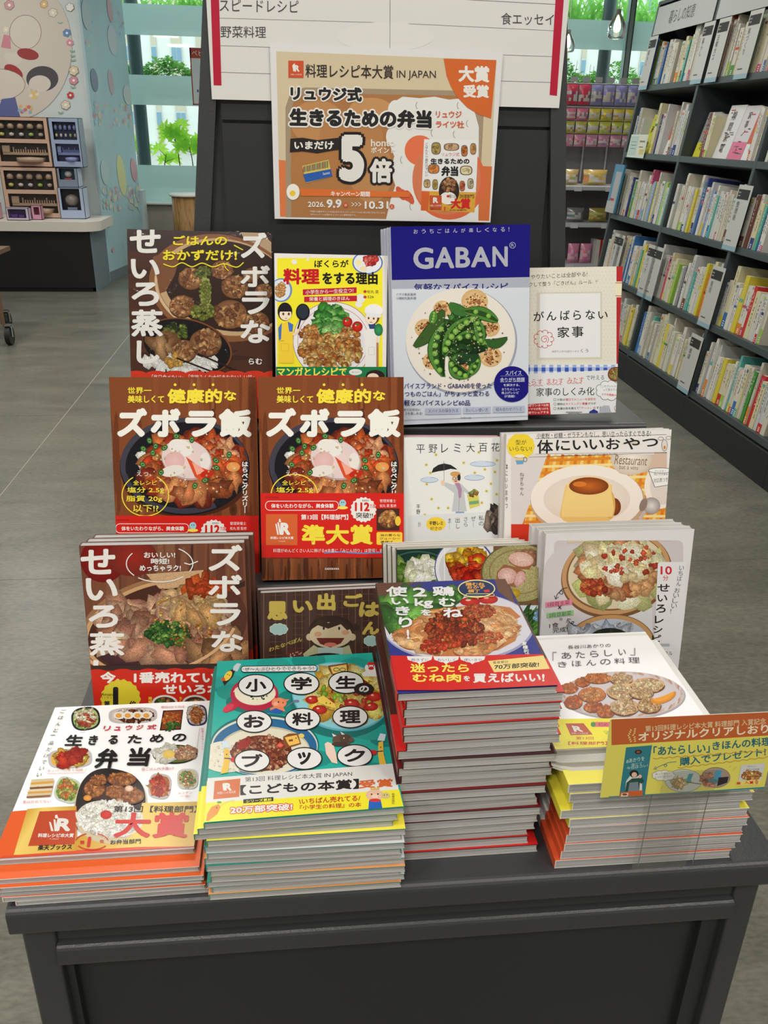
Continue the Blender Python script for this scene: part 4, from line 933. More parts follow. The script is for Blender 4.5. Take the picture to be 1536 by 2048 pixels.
A.blobs(1150, 750, 172, 96, 240, 17, FRY + [(230, 190, 110)], 8, dark=.62); A.blobs(1040, 660, 50, 50, 50, 14, FRY, 9); A.blobs(1250, 680, 60, 60, 60, 14, FRY, 11)
for x, y, q in ((1248, 587, 27), (1302, 612, 29)): A.ell(x, y, q, q, (160, 24, 20), c2=(216, 50, 36)); A.ell(x, y - 12, 10, 6, (60, 120, 50), n=10); A.ell(x - 9, y - 5, 4, 4, (240, 200, 190), n=8)
# cartoon cooks
A.poly([(872, 600), (930, 580), (948, 620), (952, 812), (872, 812)], (236, 200, 60)); A.poly([(868, 620), (888, 590), (884, 680), (872, 690)], (70, 110, 190)); A.poly([(920, 585), (950, 600), (946, 640), (928, 640)], (70, 110, 190)); A.line([(950, 660), (975, 635), (985, 605)], 14, (236, 206, 180))
A.ell(905, 530, 40, 50, (34, 28, 36)); A.ell(908, 545, 33, 33, (240, 216, 194)); A.poly([(872, 530), (945, 530), (930, 500), (885, 498)], (34, 28, 36)); A.ell(896, 543, 6, 8, (90, 60, 40), n=12); A.ell(926, 543, 6, 8, (90, 60, 40), n=12); A.line([(905, 566), (918, 566)], 2.5, (150, 60, 50))
A.ell(1003, 532, 38, 46, (20, 24, 32)); A.ell(1003, 530, 31, 38, (44, 50, 62)); A.line([(990, 575), (975, 625)], 8, (40, 30, 30)); A.line([(876, 690), (900, 690)], 4, (180, 150, 50)); A.rrect(884, 705, 926, 745, 4, (206, 170, 50), w=2)
A.poly([(1345, 640), (1370, 600), (1410, 600), (1430, 640), (1405, 835), (1345, 835)], (226, 224, 222)); A.poly([(1362, 600), (1400, 590), (1405, 625), (1370, 625)], (50, 70, 120)); A.ell(1385, 560, 38, 40, (96, 62, 44)); A.ell(1378, 566, 33, 34, (240, 216, 194)); A.ell(1392, 525, 50, 36, (230, 230, 234)); A.rect(1350, 535, 1432, 556, (222, 222, 228), sl=.1)
A.ell(1364, 566, 5, 7, (90, 60, 40), n=10); A.ell(1392, 568, 5, 7, (90, 60, 40), n=10); A.line([(1370, 588), (1384, 588)], 3, (150, 60, 50)); A.ell(1418, 630, 24, 34, (30, 110, 70), c2=(60, 150, 90)); A.line([(1412, 700), (1412, 835)], 12, (170, 120, 80)); A.line([(1412, 665), (1412, 700)], 10, (236, 200, 170)); A.rrect(1364, 725, 1396, 768, 4, (190, 190, 190), w=2)
A.rect(840, 833, 1470, 1200, (28, 122, 72)); A.txt('マンガとレシピで', 862, 836, 1246, 886, (240, 226, 90), b=.035); A.rect(1236, 850, 1500, 886, (36, 120, 76)); A.ell(1292, 862, 36, 17, WHT); A.txt('おいしい!', 1272, 857, 1312, 866, BLK)
A.ell(1400, 884, 52, 34, (50, 34, 34)); A.ell(1388, 890, 32, 22, (240, 212, 190)); A.rect(850, 880, 1290, 892, (196, 50, 50))
A.build('cover_print', r)

# ---- G: blue spice book
r, A = setb('G', 'spice_cookbook', 'blue and white spice cookbook with big silver lettering and a plate of green peas', (206, 208, 218), (206, 208, 220),
            back_label='%s blue and white spice cookbook behind the pea plate cover', group='blue and white spice cookbooks', dxs=-.003, back_cover=(176, 180, 200))
NV = (24, 20, 118); SV = (168, 170, 182)
A.crop(740, 430, 2.844).bg((200, 205, 216)); A.poly([(90, 0), (1000, 0), (1000, 352), (90, 372)], NV); A.poly([(90, 371), (1000, 351), (1000, 410), (90, 420)], (168, 172, 186))
for i, ch in enumerate('おうちごはんが楽しくなる!'): A.txt(ch, 248 + i * 45, 82 - i * 1.1, 272 + i * 45 - (16 if ch == '!' else 0), 106 - i * 1.1 , (190, 192, 202))
for ch, a in (('G', (246, 184, 362, 308)), ('A', (368, 182, 480, 303)), ('B', (486, 182, 570, 300)), ('A', (574, 180, 688, 298)), ('N', (696, 178, 784, 294))): A.txt(ch, *a, SV, b=.03, res=5)
A.ring(811, 172, 18, 18, 3, SV).txt('R', 803, 163, 820, 181, SV)
A.txt('気軽なスパイスレシピ', 250, 392, 786, 440, (26, 26, 110), b=.02, sl=-.01)
A.poly([(90, 421), (1000, 411), (1000, 1400), (90, 1400)], (204, 209, 219))
A.ell(520, 720, 318, 304, (150, 156, 170), n=60); A.ell(515, 712, 312, 296, (222, 216, 206), c2=(226, 222, 214), n=60, a=.1); A.ring(515, 712, 270, 254, 4, (206, 198, 186)); A.poly([(90, 380), (1000, 380), (1000, 411), (90, 421)], (168, 172, 186))
A.txt('気軽なスパイスレシピ', 250, 390, 786, 438, (26, 26, 110), b=.02, sl=-.01); A.poly([(90, 426), (1000, 414), (1000, 440), (700, 444), (330, 446), (90, 446)], (206, 210, 220)); A.ell(515, 700, 305, 283, (222, 216, 206), c2=(226, 222, 214), n=60, up=.3)
for x, y, q in ((595, 492, 76), (312, 645, 58), (412, 535, 52), (352, 830, 52), (686, 805, 64), (682, 640, 56), (530, 880, 50)):
    A.ell(x, y, q, q * .92, (206, 168, 116), c2=(226, 196, 150), a=.3); A.blobs(x, y, q * .7, q * .6, 30, 8, [(190, 130, 80), (216, 170, 120), (170, 110, 66)], int(x), dark=.9)
    A.blobs(x, y, q * .85, q * .8, 24, 4, [(120, 70, 40), (90, 60, 40)], int(y))
A.blobs(520, 700, 120, 130, 90, 24, [(34, 74, 34), (50, 96, 40), (70, 120, 50), (28, 56, 34)], 80, asp=1.7, dark=.6)
def pod(A, p0, p1, bend, wd, peas=0, c=(76, 128, 52), inner=(110, 158, 66)):
    p0 = np.array(p0, float); p1 = np.array(p1, float); d = p1 - p0; n = np.array([-d[1], d[0]]); n /= np.linalg.norm(n); T = np.linspace(0, 1, 14)
    mid = [p0 + d * t + n * bend * 4 * t * (1 - t) for t in T]; ww = [wd * (math.sin(math.pi * (.04 + .92 * t))) ** .6 for t in T]
    for cc, k in (((30, 60, 26), 1.12), (c, 1.0)):
        A.poly([tuple(m + n * w * k) for m, w in zip(mid, ww)] + [tuple(m - n * w * k) for m, w in zip(mid[::-1], ww[::-1])], cc, a=.5)
    if peas:
        A.poly([tuple(m + n * w * .5) for m, w in zip(mid, ww)] + [tuple(m - n * w * .35) for m, w in zip(mid[::-1], ww[::-1])], (40, 74, 32), a=.3)
        for k in range(peas):
            t = (k + .8) / (peas + .6); m = p0 + d * t + n * bend * 4 * t * (1 - t); A.ell(m[0], m[1], wd * .42, wd * .42, (96, 146, 54), c2=(156, 196, 96), off=(-3, -4), n=16)
pod(A, (252, 750), (420, 540), 20, 36, 0, (60, 90, 40)); pod(A, (450, 505), (560, 560), 10, 30, 0, (60, 110, 50)); pod(A, (540, 545), (728, 605), -16, 34, 2); pod(A, (640, 715), (782, 700), 24, 26, 0, (50, 90, 40)); pod(A, (365, 545), (350, 620), -4, 22, 4)
pod(A, (418, 920), (428, 612), -54, 38, 6); pod(A, (620, 582), (420, 800), 44, 42, 7); pod(A, (670, 760), (470, 720), 50, 38, 4); pod(A, (455, 818), (575, 918), 30, 36, 4); pod(A, (560, 916), (618, 800), 8, 26, 3); pod(A, (630, 740), (600, 590), 10, 30, 4); pod(A, (520, 800), (620, 800), 18, 24, 0, (30, 66, 36))
A.blobs(520, 700, 170, 150, 110, 3.5, [(226, 216, 180), (206, 200, 150)], 81); A.blobs(515, 720, 290, 270, 60, 3.5, [(130, 96, 66), (100, 76, 56)], 82)
A.ell(808, 962, 103, 102, NV, n=48)
for i, (st_, x0, x1, y0) in enumerate((('スパイス', 770, 862, 886), ('余りがち問題', 740, 880, 925), ('を解決する、', 760, 852, 960), ('おうちメニュー', 750, 852, 984), ('格上げレシピ', 748, 846, 1004), ('が満載!', 764, 824, 1024))): A.txt(st_, x0, y0, x1, y0 + (26 if i < 2 else 15), (200, 204, 220), b=.01, sl=-.01)
A.line([(742, 916), (872, 914)], 1.5, (160, 164, 200)); A.line([(742, 950), (878, 948)], 1.5, (160, 164, 200))
A.txt('スパイスブランド・GABAN®を使った', 164, 956, 692, 990, (30, 28, 100), b=.01, sl=-.005).txt('「いつものごはん」がちょっと変わる', 150, 1002, 678, 1034, (30, 28, 100), b=.01, sl=-.005).txt('気軽なスパイスレシピ60品', 160, 1052, 570, 1085, (30, 28, 100), b=.01)
A.txt('一冊で日常的に', 172, 1100, 288, 1114, (70, 70, 100)).txt('スパイスを楽しめる!', 150, 1120, 298, 1136, (70, 70, 100))
for x0, x1, y0, tt in ((315, 518, 1098, 'スパイスの保存方法'), (530, 687, 1093, 'おいしい使い方'), (700, 880, 1088, '組み合わせバリエ')): A.rect(x0, y0, x1, y0 + 37, (176, 182, 202), sl=-.02).txt(tt, x0 + 16, y0 + 7, x1 - 16, y0 + 28, (40, 40, 90), sl=-.02)
A.line([(150, 1168), (905, 1142)], 3, (160, 166, 180)); A.txt('旭屋出版', 515, 1150, 575, 1158, (60, 60, 80)).txt('ハウス食品/監修', 150, 444, 262, 458, (60, 60, 90)).txt('小堀紀代美/料理', 150, 466, 262, 480, (60, 60, 90))
A.build('cover_print', r)

# ---- B: beige household book
r, A = setb('B', 'household_book', 'cream household book with a red strip down its right edge', (222, 216, 202), (216, 210, 196))
A.crop(740, 430, 2.844).bg((222, 217, 204))
for i in range(26):
    for j in range(26): A.ell(890 + i * 21 + (j % 2) * 10, 300 + j * 22, 6, 3, (212, 206, 192), rot=40, n=6, up=.02)
A.rect(1402, 250, 1440, 850, (176, 34, 40), sk=-.0); A.rect(1396, 378, 1440, 468, (226, 220, 190)); A.rect(1396, 384, 1440, 388, (176, 34, 40)); A.rect(1396, 458, 1440, 462, (176, 34, 40))
A.rect(948, 440, 1320, 824, (206, 200, 186), sl=-.01); A.rect(966, 448, 1310, 812, (226, 226, 228), sl=-.01)
A.txt('やりたいことは全部やる!', 915, 338, 1236, 366, BLK, sl=-.05).txt('ラクして整う「ごきげん」ルール', 880, 384, 1262, 410, BLK, sl=-.045); A.line([(1288, 366), (1288, 386)], 2, (120, 110, 100)); A.line([(1280, 376), (1298, 376)], 2, (120, 110, 100))
for ch, a in (('が', (930, 548, 990, 604)), ('ん', (1004, 548, 1060, 600)), ('ば', (1082, 542, 1136, 598)), ('ら', (1156, 542, 1200, 596)), ('な', (1226, 540, 1280, 594)), ('い', (1298, 548, 1352, 590)), ('家', (1066, 636, 1134, 698)), ('事', (1148, 632, 1214, 696))): A.txt(ch, *a, BLK, b=.012, res=4)
for k in range(9): A.ring(988 + 40 * math.cos(k * .7), 706 + 36 * math.sin(k * .7), 19, 17, 3, (196, 50, 50), math.degrees(k * .7) - 90, math.degrees(k * .7) + 100, n=10)
A.curve([(990, 706), (1000, 700), (1004, 714), (990, 722), (976, 712), (980, 694), (1002, 688), (1016, 706), (1008, 728)], 3, (196, 50, 50))
A.txt('ほぼワンオペ5児ワーママ', 1035, 770, 1188, 782, (90, 86, 84)).txt('くう', 1198, 762, 1242, 782, BLK)
BL = (50, 82, 170); A.rect(880, 852, 1450, 1300, (222, 224, 230), sl=-.01)
for i in range(13): A.rect(888 + i * 44, 852, 910 + i * 44, 1180, (150, 168, 214), sl=-.01)
for i in range(8): A.rect(880, 868 + i * 44, 1450, 890 + i * 44, (170, 184, 222), sl=-.01)
for i in range(13):
    for j in range(8): A.rect(888 + i * 44, 868 + j * 44, 910 + i * 44, 890 + j * 44, BL)
A.poly([(880, 905), (1370, 882), (1404, 905), (1404, 1130), (1380, 1140), (880, 1160)], (222, 222, 224))
A.txt('へらす', 880, 935, 982, 966, (196, 60, 64), sl=-.02).txt('まわす', 1006, 930, 1100, 962, (196, 60, 64), sl=-.02).txt('みたす', 1122, 924, 1216, 956, (196, 60, 64), sl=-.02).txt('で叶える', 1230, 912, 1332, 940, BLK, sl=-.02)
for x0 in (900, 1006, 1120): A.curve([(x0 + i * 12, 970 - (x0 - 900) * .06 + (3 if i % 2 else -3)) for i in range(8)], 2.5, (196, 60, 64))
A.txt('家事のしくみ化', 946, 984, 1276, 1032, BLK, sl=-.02, b=.005)
for i, (a_, b2, c_) in enumerate((('夕飯は', '曜日でメニューを固定化', ''), ('掃除は', 'タイミングと積量', 'がカギ'), ('洗濯は色を揃えて', '「アート」化', 'する'))):
    y = 1044 + i * 25; A.rrect(1045, y, 1058, y + 13, 3, (90, 90, 90), w=2); x = 1064
    for s_, c in ((a_, BLK), (b2, (196, 50, 50)), (c_, BLK)):
        if s_: wd = len(s_) * 16; A.txt(s_, x, y - (x - 1064) * .02, x + wd - 3, y + 14 - (x - 1064) * .02, c, b=.012, sl=-.02); x += wd
A.poly([(880, 1078), (1022, 1068), (1030, 1154), (880, 1164)], (186, 34, 40))
for i, s_ in enumerate(('ほぼワンオペ5児', 'ワーママが見つけた', '家族でシェアする', '家事のコツ')): A.txt(s_, 884 + (i == 3) * 30, 1078 + i * 20, 1016 - (i == 3) * 26, 1092 + i * 20, WHT, b=.02, sl=-.03)
A.cloud(1364, 998, 78, 56, (228, 228, 230), (60, 60, 70), 2.5); A.txt('「これでいいんだ', 1312, 968, 1416, 982, BLK, sl=-.03).txt('って思えた」', 1326, 988, 1402, 1002, BLK, sl=-.03).txt('Xで共感続々!', 1318, 1012, 1406, 1026, (196, 50, 50), b=.02, sl=.08)
A.ell(1398, 906, 46, 42, (110, 66, 36)); A.ell(1398, 904, 38, 33, (170, 130, 70)); A.blobs(1398, 904, 30, 26, 40, 8, [(206, 170, 100), (130, 150, 70), (150, 100, 50)], 5)
A.ell(1402, 1100, 18, 22, WHT); A.ring(1402, 1100, 13, 16, 2.5, BLK); A.line([(1402, 1085), (1402, 1115)], 2, BLK); A.ell(1160, 1142, 44, 20, (120, 120, 124), c2=(200, 200, 204)); A.rect(1114, 1118, 1206, 1126, (150, 150, 154)); A.poly([(1248, 1118), (1272, 1104), (1296, 1116), (1300, 1160), (1240, 1160)], (36, 50, 130)); A.poly([(1306, 1100), (1330, 1082), (1360, 1084), (1378, 1140), (1350, 1144), (1300, 1150)], (176, 180, 190))
for i in range(6): A.line([(1310 + i * 10, 1092), (1308 + i * 12, 1146)], 1.5, (130, 134, 146))
A.build('cover_print', r, 'print_matte')
# ================================================================== front stacks
rs = np.random.default_rng(12)
def pile(name, x, y, w, h, z0, ts, cov, lab, group, band=None, side='L', jx=.004, jy=.003, yaw=0, offs=None, top=None):
    """books lying on each other; the last one is the topmost and is returned with its frame"""
    z = z0; out = None; N = len(ts)
    for i, t in enumerate(ts):
        z += t; dx, dy, da = (rs.random(3) - .5) * 2; dx *= jx; dy *= jy; da = da * .8
        if offs and i in offs: dx, dy, da = offs[i]
        if i == N - 1:
            dx, dy, da = 0, 0, yaw
            if top: dx, dy, h = top
        a = math.radians(da)
        fr = (np.array([x + dx, y + dy, z]), np.array([math.cos(a), math.sin(a), 0]), np.array([-math.sin(a), math.cos(a), 0]))
        c, b = cov(i) if callable(cov) else (cov, band)
        out = (book(name, fr, w, h, t - .0003, c, None, side, b, .055, back=(176, 174, 170), label=lab(i, N), group=group), fr)
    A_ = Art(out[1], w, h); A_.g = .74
    return out[0], A_
ORD = ['lowest', 'second', 'third', 'fourth', 'fifth', 'sixth', 'seventh', 'eighth', 'ninth', 'tenth', 'eleventh', 'twelfth', 'thirteenth', 'fourteenth', 'fifteenth', 'sixteenth', 'seventeenth', 'eighteenth', 'nineteenth', 'twentieth', 'twenty-first']
def mk_lab(what, top):
    return lambda i, N: top if i == N - 1 else '%s, %s from the bottom of its pile' % (what, ORD[i]) if i else '%s lying at the very bottom of its pile' % what

# ---- bento pile (front left)
bento_c = lambda i: ((232, 228, 224), (222, 96, 44))
r, A = pile('bento_cookbook', -.297, .617, .186, .231, TZ, [.0057, .006, .0062, .0062, .0064, .0066], bento_c, mk_lab('orange-banded white bento cookbook', 'white bento cookbook with orange and gold prize band, topmost of the front left pile'),
            'bento cookbooks in the front left pile', yaw=.2, jx=.002, offs={0: (.022, -.021, .5), 1: (.011, -.021, .2), 2: (.008, -.020, .5), 3: (.010, -.021, .1), 4: (.006, -.017, .4)})
A.crop(0, 1380, 3.657).bg((228, 228, 230))
def tray(A, x, y, rx, ry, pal, seed, rim=(196, 190, 192), base=(206, 180, 120), rot=0, n=50, r=9, pw=3.2, asp=1.3):
    A.ell(x, y, rx, ry, rim, rot=rot, n=36, pw=pw); A.ell(x, y, rx * .86, ry * .84, base, rot=rot, n=36, pw=pw, up=.5)
    A.blobs(x, y, rx * .78, ry * .74, n, r, pal, seed, asp=asp, dark=.62)
A.ring(651, 122, 16, 8, 3, (150, 150, 150), 180, 360); A.ring(605, 302, 18, 10, 3, (150, 150, 150), 0, 180)
tray(A, 627, 210, 106, 86, [(150, 190, 90), (200, 210, 120), (90, 150, 60), (220, 210, 150)], 1, (40, 36, 40), (170, 196, 120), rot=-8, pw=2.6, n=90, r=14); A.blobs(627, 212, 66, 52, 90, 11, [(186, 70, 40), (206, 100, 60), (150, 50, 30)], 2); A.blobs(625, 190, 80, 50, 16, 9, [(232, 222, 190)], 3, asp=3)
tray(A, 972, 186, 178, 58, [(222, 214, 200), (206, 190, 170)], 4, rot=-2, n=60, r=14, base=(214, 200, 186)); A.blobs(985, 190, 150, 44, 120, 10, [(96, 44, 24), (130, 66, 36), (80, 36, 24)], 5)
for x in (872, 938, 1010, 1074): A.ell(x, 186 - (x - 872) * .02, 42, 27, (232, 230, 226)); A.ell(x - 4, 187, 22, 16, (226, 150, 50), c2=(240, 180, 80))
A.ell(885, 164, 20, 8, WHT)
A.poly([(1193, 150), (1340, 144), (1322, 290), (1168, 296)], (36, 26, 30)); A.poly([(1202, 157), (1332, 151), (1316, 282), (1178, 288)], (130, 66, 30)); A.blobs(1256, 218, 62, 56, 120, 13, [(196, 110, 50), (170, 84, 40), (214, 140, 70), (206, 80, 40)], 6, clip=lambda x, y: 150 < y < 288); A.blobs(1262, 262, 50, 20, 16, 9, GRN, 7, asp=3)
tray(A, 1440, 185, 74, 76, [(226, 212, 200), (236, 226, 216)], 8, (44, 50, 90), (206, 200, 206), rot=-4, n=40, r=20); A.blobs(1440, 185, 48, 62, 110, 9, [(190, 110, 50), (206, 140, 80), (160, 80, 40)], 9)
tray(A, 512, 500, 160, 70, [(232, 180, 70), (240, 200, 90)], 10, rot=-3, base=(232, 176, 70), n=40, r=26); A.blobs(525, 498, 90, 38, 26, 22, [(176, 40, 24), (160, 30, 20)], 11, asp=2.6, rot=-30, dark=.8); A.blobs(512, 497, 84, 30, 20, 24, [(176, 40, 24), (190, 54, 30)], 12, dark=.85)
A.ell(1280, 470, 164, 70, (30, 26, 28), rot=-2, n=36); A.ell(1280, 468, 154, 62, (96, 110, 50), n=36); A.blobs(1215, 465, 82, 52, 30, 34, [(232, 230, 220), (226, 222, 206)], 13, dark=.86); A.ell(1235, 470, 44, 30, (236, 196, 90), c2=(240, 210, 130)); A.blobs(1360, 462, 72, 46, 80, 16, [(226, 172, 140), (232, 190, 160), (210, 150, 116)], 14)
tray(A, 1372, 650, 76, 74, [(206, 190, 130), (220, 200, 150)], 15, rim=(206, 206, 206), base=(214, 196, 150), n=60, r=12); A.blobs(1372, 650, 52, 50, 70, 10, [(100, 160, 80), (206, 130, 80), (230, 220, 180), (80, 140, 60)], 16)
tray(A, 1168, 703, 82, 92, [(214, 120, 60), (226, 150, 80)], 17, rim=(190, 186, 186), base=(214, 110, 50), rot=8, n=60, r=13, asp=2.2); A.blobs(1165, 700, 52, 60, 90, 12, [(206, 60, 30), (190, 44, 24), (222, 100, 50)], 18, asp=1.8)
tray(A, 493, 730, 92, 92, [(150, 180, 80), (120, 160, 70)], 19, rim=(200, 204, 200), base=(150, 180, 80), rot=18, n=50, r=14); A.blobs(493, 725, 56, 66, 70, 13, [(214, 100, 50), (226, 130, 70), (190, 190, 100), (200, 150, 90)], 20, asp=1.7)
A.poly([(232, 655), (390, 645), (396, 668), (214, 726)], (206, 190, 160)); A.poly([(212, 735), (396, 660), (372, 775), (195, 790)], (206, 190, 160))
for i, c in enumerate(((214, 196, 160), (222, 160, 60), (226, 208, 176), (130, 80, 50))): A.line([(228 - i * 3, 668 + i * 17), (392 - i * 2, 655 + i * 18)], 14, c)
for i, c in enumerate(((226, 208, 176), (222, 160, 60), (214, 196, 160), (150, 96, 60))): A.line([(206 - i * 4, 736 + i * 16), (380 - i * 4, 728 + i * 15)], 12, c)
PNK = (214, 96, 110)
for i, ch in enumerate('ごはんと一品だけでいい'):
    A.txt(ch, 438 - i * 17.5, 142 + i * 46.5, 472 - i * 17.5, 168 + i * 46.5 if ch != '一' else 146 + i * 46.5, (60, 58, 60), sk=.5)
for i, ch in enumerate('リュウジ式'): A.txt(ch, 752 + i * 80 - (0 if i else 2), 262 - i * 2.6 + (8 if ch in 'ュ' else 0), 800 + i * 80 + (18 if ch == '式' else 0), 298 - i * 2.6, (206, 50, 70), b=.035, sk=.35)
for ch, a in (('生', (470, 326, 598, 408)), ('き', (640, 330, 706, 402)), ('る', (786, 330, 856, 396)), ('た', (928, 326, 1030, 390)), ('め', (1090, 322, 1190, 384)), ('の', (1254, 318, 1356, 376))): A.txt(ch, *a, BLK, b=.04, sk=.25)
A.txt('弁', 686, 426, 850, 574, BLK, b=.045, sk=.2).txt('当', 925, 418, 1085, 558, BLK, b=.045, sk=.2)
A.ell(808, 845, 262, 262, (206, 190, 160), rot=12, n=60, pw=2.4); A.ell(808, 832, 252, 256, (36, 26, 26), rot=12, n=60, pw=2.4)
A.ell(760, 950, 206, 140, (206, 200, 186), rot=6, n=50); A.blobs(770, 945, 190, 120, 420, 13, RICE, 21, asp=1.7, dark=.88, hi=1.04)
A.ell(790, 760, 190, 60, (60, 30, 18), rot=4, n=30)
for i, (x, y, rx, ry) in enumerate(((690, 720, 80, 66), (720, 660, 60, 40), (890, 650, 110, 50), (930, 770, 130, 66), (840, 740, 70, 50))):
    A.ell(x, y + 5, rx, ry, (70, 34, 16), n=24); A.ell(x, y, rx * .95, ry * .92, (130, 72, 30), c2=(190, 120, 60), n=24, off=(-8, -10)); A.blobs(x, y, rx * .85, ry * .8, 60, 15, [(186, 112, 50), (160, 90, 38), (206, 136, 70), (140, 76, 34)], 22 + i, dark=.72)
A.ell(945, 720, 30, 22, (214, 170, 140), c2=(240, 216, 200)); A.ell(640, 790, 30, 22, (206, 130, 40), c2=(230, 170, 80))
A.ell(776, 912, 42, 32, (190, 30, 30), c2=(214, 50, 46))
for s_, x0, y0, x1, y1, sl in (('最短4分で完成', 1178, 116, 1350, 132, -.02), ('タッパーの中で完結', 345, 582, 606, 602, -.04), ('昼ごはん代予算1/7', 1034, 568, 1272, 590, -.03), ('麦は炒めてない', 166, 808, 370, 830, -.03), ('レンチン', 1308, 742, 1406, 762, -.02), ('一発!', 1318, 770, 1390, 786, -.02)): A.txt(s_, x0, y0, x1, y1, PNK, sl=sl)
A.vtxt('料理できなくていい', 1470, 276, 1488, 440, PNK, sk=-.02); A.line([(1460, 280), (1438, 432)], 2, PNK); A.line([(630, 575), (620, 604), (345, 612)], 2, PNK)
A.build('cover_print', r)
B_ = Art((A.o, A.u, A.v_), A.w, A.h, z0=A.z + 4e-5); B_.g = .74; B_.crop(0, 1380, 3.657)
B_.poly([(60, 890), (560, 848), (560, 1400), (-300, 1400)], (228, 96, 44)); GO1, GO2 = (206, 156, 50), (236, 204, 110)
B_.put([200, 330, 556, 556, 100], [870, 858, 848, 1195, 1206], [(0, 1, 4), (1, 3, 4), (1, 2, 3)], [GO1, GO2, GO1, GO1, GO2])
B_.poly([(556, 1100), (1100, 1085), (1600, 1085), (1600, 1500), (556, 1500)], (222, 80, 44))
B_.put([1040, 1600, 1600, 980, 556, 556, 1020], [826, 812, 1152, 1160, 1170, 1080, 900], [(0, 1, 6), (1, 2, 6), (2, 3, 6), (3, 4, 5), (3, 5, 6)], [GO2, GO1, GO1, GO2, GO1, GO1, GO2])
B_.poly([(20, 1214), (600, 1172), (1000, 1148), (1600, 1140), (1600, 1500), (-300, 1500)], (222, 80, 44))
B_.poly([(290, 888), (566, 878), (545, 1128), (205, 1142)], (190, 72, 40))
B_.txt('R', 400, 936, 515, 1034, WHT, b=.06, sk=.22); B_.poly([(374, 1032), (358, 962), (372, 968), (392, 1032)], WHT); B_.poly([(398, 1032), (392, 945), (406, 950), (414, 1032)], WHT); B_.poly([(402, 938), (404, 914), (418, 912), (428, 940)], WHT)
B_.txt('料理レシピ本大賞', 275, 1048, 536, 1078, WHT, b=.04, sk=.2).txt('in Japan', 362, 1084, 430, 1094, WHT, sk=.2)
# the round bento box stands in front of the gold band
B_.ell(770, 960, 225, 160, (206, 190, 160), rot=12, n=50, t0=20, t1=160); B_.ell(800, 925, 250, 150, (226, 222, 212), rot=8, n=50, t0=-30, t1=180); B_.blobs(800, 940, 225, 125, 440, 12, RICE, 31, asp=1.7, dark=.88, hi=1.04); B_.ell(776, 912, 42, 32, (190, 30, 30), c2=(214, 50, 46))
B_.txt('第13回【料理部門】', 828, 846, 1440, 894, BLK, b=.02, sk=.15)
B_.txt('大賞', 826, 894, 1372, 1082, (206, 40, 36), b=.04, sk=.1, res=4)
B_.ring(672, 1110, 120, 62, 10, (206, 60, 36), 30, 150); B_.ring(672, 1110, 124, 66, 8, (206, 60, 36), 190, 250); B_.ring(672, 1110, 124, 66, 8, (206, 60, 36), 290, 350)
B_.txt('1', 632, 1070, 712, 1152, (206, 40, 36), b=.08, sk=.15).txt('第', 583, 1100, 618, 1128, (206, 50, 36), b=.03).txt('位', 728, 1094, 760, 1118, (206, 50, 36), b=.03)
B_.txt('楽天ブックス', 275, 1132, 524, 1172, BLK, b=.03, sk=.15, sl=-.03).txt('お弁当部門', 806, 1096, 1030, 1130, BLK, b=.02, sl=-.04)
B_.build('paper_band', r, label='orange and gold paper band')

# ---- teal children's pile
def kids_c(i):
    return ((36, 130, 120), (236, 222, 70)) if i in (9, 10, 11, 12) else ((44, 140, 130), (226, 150, 90)) if i % 3 == 0 else ((60, 150, 140), (206, 206, 206)) if i % 3 == 1 else ((40, 140, 128), None)
r, A = pile('childrens_recipe_book', -.095, .589, .183, .256, TZ, [.0074] * 9 + [.0074, .0072, .0072, .0074 - .0002], lambda i: kids_c(i) if i < 12 else ((40, 150, 140), (236, 224, 60)), mk_lab("teal children's recipe book", "teal children's recipe book with circled letters, topmost of its pile"),
            "teal children's recipe books", yaw=2.0, jy=.001, jx=.0025, offs={11: (-.006, .001, 1.5), 10: (-.010, .002, 1.0), 12: (0, 0, 2)})
A.crop(380, 1290, 3.491).bg((30, 150, 140))
for i in range(24): A.ell(200 + 1200 * g_.random(), 100 + 900 * g_.random(), 120, 60, [(26, 142, 132), (36, 156, 146), (22, 130, 124)][i % 3], n=14, up=.3)
A.ell(450, 400, 200, 80, (20, 116, 110)); A.ell(1060, 400, 360, 250, (20, 112, 108), n=50)
A.ell(1055, 360, 345, 240, (90, 176, 196), rot=8, n=60); A.ell(1055, 356, 338, 230, (140, 206, 216), rot=8, n=60); A.ell(1070, 350, 268, 185, (110, 190, 204), rot=8, n=60)
A.ell(1085, 350, 262, 172, (196, 150, 50), rot=10, n=60); A.blobs(1085, 350, 246, 160, 170, 36, [(232, 190, 80), (240, 206, 110), (222, 170, 60), (236, 214, 140)], 41, asp=1.9, dark=.78)
A.blobs(1090, 350, 220, 140, 26, 24, [(206, 60, 40), (190, 40, 30), (214, 90, 60)], 42, dark=.7); A.blobs(1100, 350, 220, 150, 34, 15, [(150, 190, 60), (170, 206, 90), (130, 176, 50)], 43, asp=1.7, dark=.7)
for x, y, q in ((852, 382, 46), (905, 452, 52), (1130, 410, 54), (1265, 430, 48), (1285, 360, 54)): A.ell(x, y, q, q * .62, (160, 26, 24), c2=(206, 60, 46)); A.ell(x - 12, y - 10, 10, 6, (240, 190, 180))
A.poly([(888, 372), (930, 352), (1010, 410), (1020, 440), (960, 430), (900, 400)], (240, 206, 90)); A.ell(952, 405, 4, 5, BLK); A.ell(980, 408, 4, 5, BLK)
A.ell(450, 345, 168, 118, (176, 34, 66), n=40); A.ell(455, 330, 150, 94, (196, 60, 90), n=40); A.ell(455, 336, 143, 84, (228, 220, 196), c2=(236, 230, 212), n=40)
A.poly([(300, 388), (250, 424), (226, 462), (250, 474), (300, 458), (350, 420)], (186, 30, 60)); A.ell(268, 438, 44, 20, (206, 60, 86), rot=-30)
